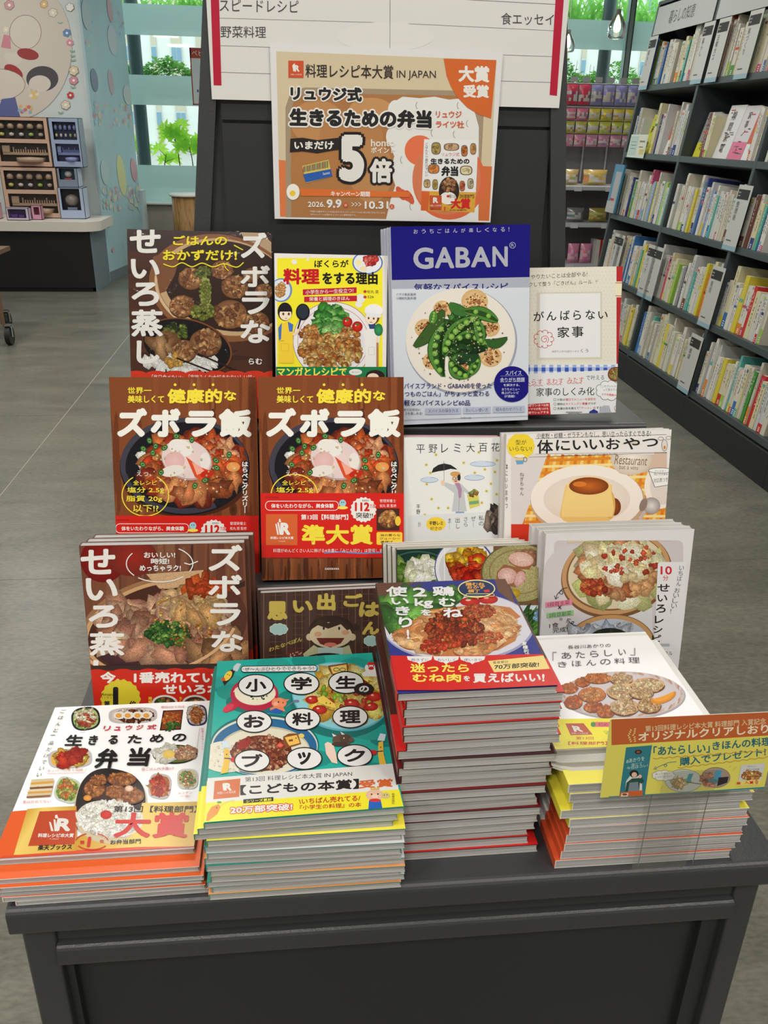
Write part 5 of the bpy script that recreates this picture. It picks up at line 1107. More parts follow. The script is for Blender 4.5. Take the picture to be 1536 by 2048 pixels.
A.poly([(420, 300), (300, 330), (320, 300), (430, 280)], (228, 220, 196)); A.blobs(480, 360, 60, 20, 14, 6, GRN, 44)
# salt shaker, toast, hen, pig, ox, bananas: small food drawings
A.poly([(222, 240), (268, 180), (322, 160), (300, 220), (240, 284)], (36, 28, 30)); A.poly([(305, 148), (330, 126), (358, 132), (330, 185), (300, 176)], (196, 206, 216)); A.ell(265, 215, 40, 22, (236, 200, 70), rot=-55); A.ell(262, 205, 3, 4, BLK); A.ell(275, 212, 3, 4, BLK); A.ell(232, 240, 14, 12, (206, 80, 40))
A.poly([(964, 144), (1100, 124), (1108, 150), (1100, 198), (990, 208), (968, 170)], (130, 80, 40)); A.poly([(980, 154), (1092, 136), (1096, 190), (996, 200)], (236, 196, 110))
for x in (1022, 1066): A.ring(x, 172, 22, 14, 5, (60, 110, 50))
A.ell(1262, 160, 42, 34, (232, 230, 228)); A.poly([(1232, 140), (1250, 116), (1270, 124), (1290, 114), (1300, 140)], (206, 40, 40)); A.poly([(1200, 200), (1240, 170), (1300, 180), (1310, 220), (1210, 220)], (230, 228, 226)); A.ell(1265, 162, 20, 12, (206, 40, 40)); A.ell(1248, 146, 4, 5, BLK); A.ell(1282, 146, 4, 5, BLK)
A.ell(622, 404, 52, 36, (232, 140, 100)); A.poly([(580, 384), (588, 366), (612, 378)], (226, 130, 92)); A.poly([(640, 378), (696, 380), (664, 400)], (226, 130, 92)); A.ell(600, 410, 17, 13, (240, 170, 140)); A.ell(618, 398, 5, 6, BLK); A.ell(650, 402, 4, 5, BLK); A.poly([(560, 440), (590, 428), (650, 432), (666, 462), (560, 466)], (226, 130, 92)); A.poly([(530, 470), (600, 440), (650, 460), (620, 482)], (40, 90, 170)); A.line([(670, 436), (720, 396)], 3, (150, 140, 150)); A.ell(742, 392, 22, 10, (120, 120, 150))
A.ell(520, 700, 380, 220, (18, 104, 108), n=60); A.ell(520, 706, 372, 208, (206, 214, 200), n=60); A.ell(522, 712, 364, 200, (34, 100, 150), c2=(40, 110, 160), n=60); A.ell(520, 735, 318, 168, (190, 184, 160), n=60); A.ell(520, 742, 312, 162, (222, 216, 196), n=60)
A.ell(250, 780, 180, 110, (226, 220, 202)); A.blobs(300, 780, 180, 110, 80, 9, [(232, 228, 212), (214, 208, 190)], 45, dark=.86)
A.ell(500, 755, 215, 125, (110, 44, 24), n=50); A.blobs(500, 755, 205, 118, 420, 14, [(150, 70, 40), (120, 48, 26), (176, 96, 60), (206, 150, 110), (130, 40, 24)], 46, dark=.6)
A.poly([(330, 720), (340, 680), (400, 640), (432, 660), (410, 706), (360, 730)], (150, 36, 28)); A.ell(396, 662, 5, 6, BLK); A.ell(630, 700, 22, 16, (214, 60, 50), c2=(232, 130, 110))
A.poly([(650, 640), (690, 618), (752, 618), (776, 690), (690, 716), (652, 700)], (130, 76, 40)); A.poly([(662, 645), (745, 628), (768, 684), (694, 704), (684, 690)], (236, 190, 90)); A.ell(778, 634, 20, 16, (226, 200, 100)); A.ell(740, 650, 4, 4, BLK); A.line([(690, 668), (718, 664)], 14, (130, 70, 40))
A.poly([(940, 690), (960, 676), (1000, 690), (1020, 760), (1030, 830), (990, 820), (950, 760)], (232, 206, 190)); A.ell(1060, 664, 66, 44, (96, 76, 66)); A.ell(1085, 655, 40, 34, (84, 66, 58)); A.ell(1128, 662, 18, 16, (104, 80, 72)); A.poly([(1000, 640), (990, 616), (1024, 634)], WHT); A.poly([(1060, 626), (1050, 604), (1082, 624)], WHT); A.ell(1075, 650, 4, 5, WHT); A.ell(1045, 692, 56, 16, (70, 56, 50))
def banana(x, y, fl=1):
    A.poly([(x - 10 * fl, y - 70), (x + 22 * fl, y - 60), (x + 26 * fl, y + 20), (x + 14 * fl, y + 100), (x - 36 * fl, y + 110), (x - 14 * fl, y + 20)], (232, 190, 70)); A.poly([(x - 20 * fl, y - 70), (x - 30 * fl, y - 116), (x + 10 * fl, y - 124), (x + 30 * fl, y - 74)], (206, 222, 236)); A.ell(x + 6 * fl, y - 26, 4, 5, BLK); A.line([(x - 10 * fl, y), (x + 40 * fl, y + 4)], 7, (40, 50, 110)); A.ell(x + 62 * fl, y + 10, 30, 18, (206, 40, 40))
banana(250, 790); banana(1338, 740, -1)
A.rrect(356, 148, 888, 190, 22, BLK, w=5, fill=(226, 226, 226), sl=-.012); A.txt('ぜ〜んぶひとりでできちゃう!', 382, 156, 862, 186, BLK, sl=-.02)
for ch, x, y in (('小', 460, 282), ('学', 778, 270), ('生', 1090, 262), ('お', 448, 534), ('料', 786, 518), ('理', 1118, 502), ('ブ', 434, 808), ('ッ', 798, 792), ('ク', 1150, 772)):
    A.ell(x, y, 126, 80, BLK, n=40); A.ell(x, y, 118, 72, (228, 228, 228), n=40); sx = 74 if ch != 'ッ' else 48
    A.txt(ch, x - sx, y - 46, x + sx, y + 46, BLK, b=.045, sl=-.02, res=5)
A.ell(1214, 306, 70, 42, BLK, n=30); A.txt('の', 1180, 284, 1250, 330, WHT, b=.05)
A.build('cover_print', r)
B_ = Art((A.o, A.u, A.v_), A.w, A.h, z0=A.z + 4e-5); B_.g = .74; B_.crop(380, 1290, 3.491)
B_.poly([(60, 935), (1430, 826), (1500, 1300), (-100, 1300)], (222, 222, 220)); B_.poly([(60, 1108), (130, 1100), (640, 1070), (1460, 1008), (1560, 1400), (-100, 1400)], (236, 226, 50))
B_.poly([(172, 950), (352, 932), (344, 1060), (162, 1078)], (206, 110, 60)); B_.txt('R', 240, 962, 292, 1018, WHT, b=.06); B_.poly([(232, 1016), (226, 972), (238, 960), (248, 1016)], WHT); B_.txt('料理レシピ本大賞', 190, 1026, 318, 1044, WHT, sl=-.08)
B_.txt('第13回 料理レシピ本大賞 IN JAPAN', 384, 922, 1132, 962, BLK, sl=-.055).txt('【こどもの本賞】', 350, 978, 1180, 1050, (36, 32, 36), b=.045, sl=-.055).txt('受賞', 1178, 944, 1418, 1004, (206, 100, 50), b=.05, sl=-.055)
B_.rect(372, 1078, 582, 1106, BLK, sl=-.08); B_.txt('シリーズ累計', 392, 1082, 572, 1102, (236, 226, 60), b=.03, sl=-.08)
B_.txt('20万部突破!', 280, 1128, 716, 1180, WHT, b=.05, sl=-.06, o=(206, 40, 40), ow=.10)
B_.txt('\\いちばん売れてる/', 760, 1072, 1190, 1114, (190, 60, 40), b=.025, sl=-.06).txt('『小学生の料理』の本', 766, 1118, 1196, 1152, (190, 60, 40), b=.02, sl=-.05)
B_.ell(1290, 1048, 62, 40, (226, 186, 160)); B_.ell(1290, 1056, 22, 13, (236, 206, 186)); B_.ell(1268, 1042, 5, 6, BLK); B_.ell(1312, 1040, 5, 6, BLK); B_.poly([(1262, 1012), (1258, 992), (1280, 1004), (1290, 988), (1302, 1002), (1322, 990), (1322, 1010)], (206, 176, 90)); B_.poly([(1250, 1086), (1330, 1078), (1346, 1150), (1244, 1160)], (40, 100, 190)); B_.ell(1292, 1084, 40, 12, (206, 60, 60)); B_.ell(1366, 1052, 32, 22, (206, 190, 130)); B_.ell(1356, 1048, 3, 4, BLK); B_.ell(1376, 1046, 3, 4, BLK)
B_.poly([(120, 1180), (150, 1130), (200, 1110), (214, 1130), (190, 1180), (130, 1226), (112, 1228)], (222, 140, 50)); B_.ell(204, 1098, 16, 8, (90, 150, 60)); B_.ell(186, 1136, 4, 5, BLK); B_.vtxt('新星出版社', 1408, 1034, 1430, 1112, (90, 80, 60)); B_.curve([(214, 1120), (260, 1096), (310, 1082)], 3, (200, 180, 130))
B_.build('paper_band', r, label='white and yellow paper band')

# ---- chicken pile (tall)
def chick_c(i):
    return ((70, 34, 30), (196, 34, 32)) if i in (0, 1, 15, 16, 17, 18, 19, 20, 13, 14) else ((40, 30, 50), (110, 26, 28)) if i % 3 else ((60, 30, 34), None)
r, A = pile('chicken_cookbook', .082, .623, .149, .205, TZ, [.0098] * 20 + [.0080], lambda i: chick_c(i) if i < 20 else ((60, 44, 40), (204, 34, 28)), mk_lab('red-banded chicken cookbook', 'chicken cookbook with red band, topmost of the tallest front pile'),
            'chicken cookbooks in the tall pile', yaw=.6, offs={i: (dx_, dy_, a_) for i, (dx_, dy_, a_) in enumerate(((0, -.001, .3), (-.010, .001, .5), (-.011, .002, .9), (-.005, 0, .6), (-.003, -.001, .9), (-.001, 0, .4), (-.004, .001, 1.3), (-.007, .001, .9), (.001, -.002, .6), (.002, .001, 1.0), (.006, .001, .5), (.003, 0, .9), (.007, -.002, .4), (.002, .001, .8), (.010, 0, 1.1), (.007, .001, .5), (.006, -.001, .9), (.008, .001, 1.2), (.006, 0, .4), (.008, -.0005, 1.3)))})
A.crop(740, 1140, 3.746).bg((38, 44, 116))
A.poly([(0, 60), (420, 60), (300, 110), (200, 180), (60, 300)], (104, 72, 60)); A.poly([(930, 60), (1020, 60), (1090, 260), (960, 160)], (104, 72, 60))
for i in range(8): A.line([(40 + i * 10, 120 + i * 18), (420 - i * 10, 80 + i * 10)], 3, (84, 56, 46))
A.ell(660, 425, 570, 265, (150, 150, 180), n=60); A.ell(655, 418, 560, 255, (206, 202, 214), c2=(214, 210, 218), n=60)
A.blobs(300, 290, 240, 120, 36, 62, [(66, 130, 50), (90, 156, 60), (50, 110, 44), (120, 180, 80)], 51, asp=1.4, dark=.68); A.blobs(210, 390, 100, 50, 14, 50, [(70, 130, 54), (90, 150, 60)], 52, dark=.7); A.blobs(620, 190, 60, 30, 10, 40, [(66, 130, 50), (100, 160, 70)], 53)
for x, y, rx, ry in ((750, 238, 76, 33), (885, 220, 74, 35)): A.ell(x, y, rx, ry, (160, 20, 20), c2=(206, 44, 34)); A.ell(x - 14, y - 12, 20, 7, (236, 170, 160)); A.ell(x - 4, y - 24, 22, 6, (70, 120, 50))
CH = [(222, 170, 116), (206, 146, 92), (232, 190, 142), (196, 128, 74)]
A.poly([(180, 462), (350, 380), (420, 300), (640, 276), (880, 256), (1050, 280), (1130, 350), (1070, 380), (1120, 450), (1090, 530), (960, 600), (780, 640), (560, 650), (420, 630), (380, 600), (220, 570)], (190, 120, 70), a=.6)
for i, (x, y, rx, ry, ro) in enumerate(((290, 520, 110, 72, 20), (440, 590, 90, 40, 10), (400, 400, 80, 60, -20), (500, 350, 110, 50, -10), (720, 320, 150, 40, -8), (960, 320, 130, 30, 20), (980, 360, 110, 26, 18), (860, 400, 130, 44, 10), (1010, 470, 110, 44, -14), (900, 540, 120, 60, -14), (740, 590, 120, 54, -6), (620, 460, 120, 70, 0))):
    A.ell(x, y + 5, rx, ry, (150, 84, 44), rot=ro, n=26); A.ell(x, y, rx * .96, ry * .92, (206, 148, 96), c2=(236, 196, 150), rot=ro, n=26, off=(-10, -8), a=.5); A.blobs(x, y, rx * .8, ry * .75, 26, 22, CH, 54 + i, asp=2.2, rot=ro + .1, dark=.86)
A.blobs(640, 440, 210, 130, 240, 17, [(170, 62, 26), (140, 44, 20), (196, 90, 40), (206, 70, 34), (120, 50, 24)], 70, asp=1.5, dark=.55); A.blobs(480, 570, 100, 46, 80, 14, [(196, 60, 30), (170, 50, 26), (214, 90, 50)], 71); A.blobs(820, 310, 120, 44, 90, 13, [(190, 80, 40), (206, 110, 60), (160, 60, 30)], 72); A.blobs(900, 500, 100, 40, 40, 12, [(206, 90, 50), (214, 110, 60)], 73)
for st_, pts in (('使いきり!', ((122, 122, 282, 200), (160, 208, 292, 260), (192, 270, 300, 340), (216, 352, 318, 432), (276, 446, 300, 518))), ('2kgを', ((322, 132, 426, 200), (336, 212, 474, 288), None, (380, 294, 462, 342))), ('鶏むね', ((470, 122, 634, 196), (516, 206, 642, 274), (548, 284, 696, 356)))):
    k = 0
    for ch, a in zip((['2', 'kg', None, 'を'] if st_[0] == '2' else list(st_)), pts):
        if ch: A.txt(ch, *a, (230, 230, 232), b=.045, sk=-.05, res=4)
A.ell(798, 140, 140, 68, (236, 222, 150), n=40); A.ell(798, 140, 132, 60, (30, 50, 96), n=40); A.txt('鶏むね', 716, 92, 858, 120, (222, 160, 70), b=.05).txt('おかず', 726, 118, 862, 142, (222, 160, 70), b=.05).txt('横丁', 734, 144, 824, 170, (222, 160, 70), b=.05); A.poly([(850, 150), (890, 146), (900, 164), (860, 168)], (206, 60, 50)); A.rrect(720, 178, 930, 196, 8, (236, 222, 150), w=4)
A.vtxt('倉橋利江', 1136, 535, 1176, 650, WHT, b=.03, sk=-.25)
A.build('cover_print', r)
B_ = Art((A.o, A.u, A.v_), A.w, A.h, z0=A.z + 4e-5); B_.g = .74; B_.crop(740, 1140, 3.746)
B_.poly([(140, 640), (420, 645), (780, 640), (1130, 632), (1300, 630), (1450, 900), (100, 900)], (204, 36, 28))
for x0, x1, s_ in ((276, 468, '飽きずに'), (474, 668, 'おいしく'), (672, 864, '使いきり')):
    m_ = (x0 + x1) / 2; B_.poly([(x0, 646), (x1, 646), (x1 - 8, 672), (x1 - 50, 688), (m_ + 20, 692), (m_ - 2, 706), (m_ - 20, 692), (x0 + 50, 688), (x0 + 8, 672)], WHT); B_.txt(s_, x0 + 32, 662, x1 - 28, 684, (60, 70, 150))
B_.txt('迷ったら', 300, 702, 742, 768, (240, 220, 90), b=.04).txt('むね肉', 318, 776, 682, 840, (240, 220, 90), b=.045).txt('を', 700, 792, 750, 832, WHT, b=.03).txt('買えばいい!', 772, 774, 1308, 846, WHT, b=.04, sl=-.01)
B_.poly([(884, 682), (1300, 640), (1348, 740), (930, 766)], (232, 206, 130)); B_.txt('著者累計', 920, 684, 1036, 704, BLK, sl=-.06).txt('70万部突破!', 932, 708, 1266, 746, BLK, b=.03, sl=-.06)
B_.build('paper_band', r, label='red paper band')

# ---- white basics pile (front right)
def ki_c(i): return ((226, 224, 222), (216, 88, 50)) if i < 5 else ((226, 224, 222), (232, 220, 70))
r, A = pile('basics_cookbook', .230, .600, .183, .238, TZ, [.0107] * 10 + [.0119], ki_c, top=(0, .036, .203), lab= mk_lab('white basics cookbook', 'white basics cookbook with fried chicken on its cover, topmost of the front right pile'),
            group='white basics cookbooks in the front right pile', yaw=.3, jx=.003, offs={0: (.013, 0, 0), 1: (.018, .001, .3), 2: (.020, 0, -.2), 3: (.021, .001, .3), 4: (.023, 0, 0), 5: (.0215, 0, .5), 6: (.012, .001, .2), 7: (.022, 0, .2), 8: (.018, 0, .2), 9: (.016, .001, .1)})
A.crop(1060, 1240, 3.227).bg((222, 221, 224)); A.line([(0, 126), (400, 104), (720, 92), (775, 96), (1170, 660)], 14, (236, 236, 236))
A.ell(600, 490, 405, 156, (176, 166, 170), n=60); A.ell(598, 482, 400, 150, (200, 190, 192), n=60); A.ell(600, 480, 380, 138, (206, 198, 204), c2=(222, 214, 220), n=60)
for i in range(60):
    t = 2 * math.pi * i / 60; A.ell(600 + 378 * math.cos(t), 480 + 138 * math.sin(t), 22, 7, [(190, 150, 130), (214, 204, 206), (206, 180, 170)][i % 3], rot=math.degrees(t) + 90, n=9, up=.2, a=.6)
for i, (x, y, rx, ry, c, c2) in enumerate(((250, 440, 60, 34, (190, 90, 30), (214, 130, 70)), (340, 400, 50, 30, (196, 96, 34), (214, 130, 70)), (440, 375, 90, 34, (206, 110, 40), (220, 140, 80)), (400, 480, 92, 50, (206, 120, 60), (222, 160, 100)), (280, 530, 60, 44, (186, 80, 30), (206, 120, 60)), (410, 560, 66, 34, (190, 86, 30), (206, 120, 60)), (490, 590, 60, 40, (190, 84, 30), (214, 130, 60)),
                                           (590, 380, 76, 36, (206, 160, 112), (230, 200, 160)), (600, 460, 106, 56, (210, 166, 118), (232, 204, 166)), (760, 420, 112, 50, (212, 170, 124), (230, 202, 162)), (720, 470, 80, 40, (200, 156, 108), (222, 190, 148)), (610, 560, 96, 56, (204, 160, 112), (232, 204, 166)), (770, 550, 80, 50, (190, 146, 100), (216, 184, 140)))):
    A.ell(x, y + 6, rx, ry, (110, 66, 36), n=26); A.ell(x, y, rx * .97, ry * .95, c, c2=c2, n=26, jit=.06, rng=g_, off=(-6, -8)); A.blobs(x, y, rx * .82, ry * .78, 56, 12, [c, c2, tuple((p + q) / 2 for p, q in zip(c, c2))], 100 + i, dark=.7)
A.ell(860, 494, 86, 40, (216, 130, 30), rot=-20, n=40, t0=-10, t1=190, c2=(240, 180, 80)); A.ell(862, 490, 70, 27, (236, 160, 60), rot=-20, n=40, t0=-10, t1=190)
A.txt('長谷川あかりの', 244, 164, 520, 188, (84, 80, 84), sl=-.05); THN = (96, 92, 98)
A.txt('「', 145, 205, 172, 262, (170, 168, 172)).txt('」', 648, 180, 680, 228, (170, 168, 172))
for i, ch in enumerate('あたらしい'): A.txt(ch, 206 + i * 92, 208 - i * 5, 268 + i * 88, 250 - i * 6, THN, sk=-.1)
for i, ch in enumerate('きほんの料理'): A.txt(ch, 182 + i * 91, 268 - i * 5.5, 240 + i * 94, 304 - i * 5.5, THN, sk=-.1)
A.build('cover_print', r)
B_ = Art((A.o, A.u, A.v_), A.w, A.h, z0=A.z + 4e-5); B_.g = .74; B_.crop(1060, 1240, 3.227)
B_.poly([(100, 640), (700, 632), (1300, 640), (1500, 840), (1500, 838), (60, 834)], (238, 226, 44)); B_.poly([(228, 668), (345, 666), (406, 740), (262, 744)], (186, 76, 40)); B_.txt('R', 284, 684, 344, 722, WHT, b=.06, sk=-.4); B_.poly([(292, 718), (268, 684), (276, 680), (304, 718)], WHT); B_.txt('料理レシピ本大賞', 268, 726, 374, 736, WHT)
B_.rrect(392, 658, 930, 690, 14, (222, 104, 120)); B_.ell(408, 674, 16, 16, (60, 140, 60)); B_.txt('初めてのレシピ本にもおすすめ!', 440, 662, 910, 686, (110, 40, 60), sl=0)
B_.txt('第13回', 296, 752, 410, 772, RED, b=.01).txt('【料理部門】', 246, 784, 500, 806, RED, b=.03).txt('入賞', 570, 716, 800, 830, (206, 50, 36), b=.05, sk=-.2)
for i in range(6): B_.ring(490 + i * 14, 724 + i * 10, 15, 8, 2.5, (120, 170, 70), rot=20); B_.ring(520 + i * 10, 716 + i * 12, 15, 8, 2.5, (120, 170, 70), rot=-30)
B_.curve([(500, 716), (540, 760), (560, 800)], 2.5, (120, 170, 70)); B_.txt('長谷川あかり', 524, 816, 640, 828, (110, 110, 60))
B_.build('paper_band', r, label='yellow paper band')

# leaves of the top book that curl out below its band
for k, (y1_, c_) in enumerate(((.604, (176, 172, 160)), (.610, (196, 194, 188)), (.617, (160, 154, 140)), (.623, (200, 198, 192)))):
    m_ = MB(); n_ = 18; v_ = []; z_ = .0008 * k
    for i in range(n_ + 1):
        t = i / n_; x = .006 + .168 * t; b_ = math.sin(math.pi * (.06 + .94 * t)) ** .6
        v_ += [(x, .012, z_ + .001), (x, .0, z_ + .0009), (x, -(.036 - (y1_ - .600)) * b_, z_ + .0006 - .004 * b_ * (1 if k else 1))]
    m_.add(v_, [(3 * i + j, 3 * i + j + 1, 3 * i + j + 4, 3 * i + j + 3) for i in range(n_) for j in (0, 1)], c_, smooth=True)
    o_ = m_.build('curled_page', 'cover_card', r); o_.location = (0, 0, -.0105)

# ---- clear sleeve and promotion card in front of that pile
ft = (np.array([.266, .574, .846]), np.array([1., 0, 0]), np.array([0, .06, 1.]) / math.hypot(.06, 1))
card = empty('promotion_card', mw=mw_of(ft), label='yellow and teal promotion card with an orange header, propped before the front right pile', cat='card')
CW, CHh = .158, .085
m_ = MB(); m_.box(0, CW, 0, CHh, -.0006, 0, (216, 214, 200)); m_.build('card_board', 'cover_card', card)
A = Art(ft, CW, CHh); A.crop(1120, 1400, 3.692).bg((206, 196, 90))
A.poly([(380, 100), (1700, 60), (1700, 244), (1536, 262), (480, 328), (380, 334)], (176, 88, 44)); A.poly([(360, 712), (1000, 676), (1700, 628), (1700, 900), (360, 900)], (50, 124, 130))
A.txt('第13回料理レシピ本大賞 料理部門 入賞記念', 630, 190, 1520, 236, (206, 190, 150), sl=-.065, b=.01).txt('オリジナルクリアしおり', 578, 240, 1540, 306, (220, 208, 180), b=.03, sl=-.065)
for i in range(7): A.ell(512 + abs(3 - i) * 6 - 6, 222 + i * 14, 9, 5, (206, 180, 110), rot=50 if i < 4 else -50, n=10); A.ell(548 - 8 * (i in (3,)) + abs(3 - i) * 2, 214 + i * 15, 9, 5, (206, 180, 110), rot=-30, n=10)
A.poly([(488, 350), (680, 334), (624, 720), (434, 734)], (44, 112, 124))
A.txt('#あかりを', 490, 436, 624, 468, (190, 206, 190), sl=-.15).txt('信じて', 528, 468, 606, 490, (190, 206, 190), sl=-.12).txt('今日はコレ!', 492, 494, 648, 516, (190, 206, 190), sl=-.15); A.ell(578, 384, 26, 16, (40, 26, 24)); A.ell(578, 384, 16, 9, (140, 70, 40))
A.poly([(480, 690), (488, 600), (520, 556), (570, 550), (606, 590), (606, 680)], (196, 200, 196)); A.ell(547, 545, 34, 28, (40, 30, 30)); A.ell(549, 552, 20, 19, (206, 170, 150)); A.poly([(480, 680), (492, 610), (530, 580), (580, 576), (600, 560), (622, 600), (600, 620), (590, 610), (584, 684), (486, 690)], (36, 70, 60)); A.poly([(500, 684), (514, 610), (576, 604), (586, 680)], (110, 124, 134)); A.ell(592, 564, 12, 14, (206, 170, 150))
A.poly([(444, 682), (612, 666), (608, 716), (436, 728)], (190, 90, 40)); A.poly([(454, 690), (506, 686), (500, 718), (448, 722)], (206, 200, 180)); A.ell(478, 698, 20, 8, (130, 70, 40))
TL = (30, 96, 110)
A.txt('「あたらしい」', 690, 342, 1106, 414, TL, b=.025, sl=-.06).txt('きほんの料理', 1126, 306, 1560, 372, TL, b=.025, sl=-.08).txt('購入でプレゼント!', 884, 426, 1520, 488, TL, b=.025, sl=-.12)
A.curve([(686 + i * 30, 434 - i * 2.2 + (4 if i % 2 else -4)) for i in range(29)], 5, (176, 130, 50)); A.curve([(870 + i * 30, 502 - i * 3.6 + (4 if i % 2 else -4)) for i in range(24)], 5, (176, 130, 50))
A.curve([(860, 456), (800, 462), (770, 480), (778, 494), (790, 480), (762, 478), (700, 508)], 4, TL); A.line([(708, 490), (690, 512), (716, 512)], 4, TL)
A.ell(912, 596, 138, 86, (120, 126, 124), n=40); A.ell(912, 596, 134, 82, (176, 180, 172), n=40); A.poly([(812, 610), (930, 580), (980, 600), (880, 656), (846, 650)], (120, 150, 60)); A.blobs(880, 612, 50, 24, 18, 14, [(206, 180, 130), (190, 160, 100), (196, 130, 90)], 3, asp=2); A.poly([(950, 546), (985, 542), (962, 606), (930, 600)], (50, 130, 140)); A.line([(930, 606), (1040, 620)], 6, (70, 70, 70))
A.ell(1150, 572, 108, 76, (110, 100, 90), n=40); A.ell(1150, 572, 104, 72, (150, 130, 116), n=40); A.blobs(1085, 578, 50, 40, 34, 14, [(170, 100, 70), (130, 74, 50), (190, 140, 100)], 4); A.poly([(1150, 520), (1196, 516), (1184, 586), (1124, 600)], (60, 140, 170)); A.poly([(1170, 572), (1246, 566), (1234, 610), (1160, 636)], (40, 36, 40)); A.ell(1130, 600, 34, 22, (60, 110, 120)); A.blobs(1100, 628, 44, 12, 14, 10, [(190, 90, 80), (206, 130, 110)], 5)
A.cloud(764, 558, 84, 38, (206, 206, 196), (110, 110, 90), 3); A.txt('作ってみたい', 704, 542, 820, 556, BLK, sl=-.08).txt('レシピはコレ!', 700, 562, 826, 578, BLK, sl=-.08)
A.poly([(1336, 482), (1518, 466), (1484, 598), (1316, 610)], (190, 190, 188)); A.blobs(1412, 556, 70, 26, 70, 13, FRY, 6); A.poly([(1310, 600), (1486, 586), (1480, 626), (1300, 634)], (214, 196, 110)); A.txt('入賞', 1362, 598, 1430, 620, RED, b=.03).txt('あたらしい', 1386, 486, 1450, 494, (90, 90, 90)).txt('きほんの料理', 1376, 506, 1472, 516, (90, 90, 90))
A.rect(1306, 606, 1332, 624, (186, 80, 40)); A.ell(1452, 606, 12, 18, (196, 130, 70))
A.txt('*一部に制作があります。数に限りがございます', 636, 708, 1100, 722, (20, 60, 70), sl=-.06).txt('ORANGE PAGE', 1270, 668, 1460, 682, (176, 196, 176), sl=-.07, b=.01)
for x, y in ((1250, 500), (1276, 520), (1290, 506), (735, 630), (748, 650), (735, 664)): A.line([(x, y), (x + 12, y - 14)], 2.5, (186, 160, 80))
A.build('card_print', card, 'print_matte')
# clear acrylic stand: foot pressed to the pile, clip at the card
stn = empty('clear_card_stand', (.345, .585, .74), label='bent clear acrylic stand that holds the promotion card against the front right pile', cat='card stand')
m_ = MB()
def sheet(m, pts, w0, w1, t=.0012):
    for (y0, z0), (y1, z1) in zip(pts[:-1], pts[1:]):
        d = math.hypot(y1 - y0, z1 - z0); ny, nz = -(z1 - z0) / d * t, (y1 - y0) / d * t
        v = [(w0, y0, z0), (w1, y0, z0), (w1, y1, z1), (w0, y1, z1)]
        m.add(v + [(a, b + ny, c + nz) for a, b, c in v], [(0, 1, 2, 3), (7, 6, 5, 4), (0, 4, 5, 1), (2, 6, 7, 3), (1, 5, 6, 2), (3, 7, 4, 0)])
sheet(m_, [(.008, -.0085), (.007, .09), (-.004, .110)], -.026, .030); m_.build('upright', 'clear_acrylic', stn)
m_ = MB()
for x in (-.0262, .0298): m_ = MB(); m_.box(x, x + .0005, -.0045, -.0038, .008, .10, (110, 114, 116)); m_.build('sheet_edge', 'cover_card', stn)
m_ = MB(); sheet(m_, [(-.0135, .104), (-.0135, .135)], -.024, .028, .0008); m_.box(-.024, .028, -.0138, -.004, .1032, .1040); m_.build('clip', 'clear_acrylic', stn)

# ================================================================== notices on the board
fc = (np.array([-.1065, 1.2335, 1.4325]), np.array([1., 0, 0]), np.array([0, 0, 1.]))
ch_ = empty('category_notice', mw=mw_of(fc), label='large white ruled notice with red side strips on the sign board', cat='notice')
m_ = MB(); m_.box(0, .462, 0, .38, -.0006, 0, (222, 220, 218)); m_.build('paper_sheet', 'cover_card', ch_)
A = Art(fc, .462, .38, dz=3e-5); A.crop(400, 0, 2.048).bg((214, 212, 210), c2=(210, 208, 206))
GRY = (110, 108, 110)
for pts in (([70, 74], [780, 94], [1452, 126]), ([82, 187], [780, 210], [1448, 232]), ([86, 296], [780, 318], [1440, 338]), ([64, -34], [780, -18], [1458, 18])): A.line(pts, 2.2, GRY)
A.line([(779, -200), (778, 200)], 2, GRY); A.ell(760, 150, 200, 60, (216, 214, 212)); A.line([(779, -200), (778, 200)], 2, GRY)
A.poly([(20, -700), (58, -700), (88, 350), (56, 349)], (176, 22, 54)); A.poly([(1500, -700), (1540, -700), (1462, 392), (1432, 389)], (176, 22, 54))
A.txt('スピードレシピ', 80, -4, 404, 46, (70, 66, 68), sl=.02).txt('野菜料理', 84, 106, 270, 154, (70, 66, 68), sl=.01).txt('食エッセイ', 1234, 52, 1450, 100, (70, 66, 68), sl=.02)
A.build('notice_print', ch_, 'print_matte')

uu = np.array([.303, 0, -.0015]); uu /= np.linalg.norm(uu); vv = np.array([.0015 / .303, -.004, 1.]); vv -= uu * (vv @ uu); vv /= np.linalg.norm(vv)
fp = (np.array([-.0305, 1.2310, 1.2865]), uu, vv)
po = empty('campaign_poster', mw=mw_of(fp), label='orange-brown campaign poster with a big outlined 5, taped below the white notice', cat='poster')
m_ = MB(); m_.box(0, .302, 0, .211, -.0005, 0, (224, 222, 220)); m_.build('paper_sheet', 'cover_card', po)
A = Art(fp, .302, .211); A.crop(400, 0, 2.048).bg((218, 217, 217))
A.poly([(312, 210), (1214, 246), (1182, 905), (328, 888)], (206, 190, 160)); A.poly([(322, 655), (375, 660), (380, 890), (328, 888)], (214, 120, 70)); A.poly([(1150, 680), (1196, 682), (1184, 905), (1140, 903)], (206, 110, 60))
A.poly([(350, 440), (370, 380), (430, 358), (1090, 372), (1150, 400), (1162, 470), (1140, 905), (352, 890)], (160, 140, 116)); A.poly([(372, 450), (390, 400), (450, 382), (1070, 392), (1120, 420), (1126, 900), (374, 888)], (168, 116, 70))
A.ell(480, 500, 110, 90, (186, 134, 86), n=30, up=.5); A.ell(620, 560, 130, 110, (178, 124, 76), n=30, up=.5); A.ell(500, 700, 130, 110, (172, 118, 70), n=30); A.ell(700, 700, 90, 130, (184, 132, 84), n=30); A.ell(700, 450, 90, 50, (192, 142, 92), n=30)
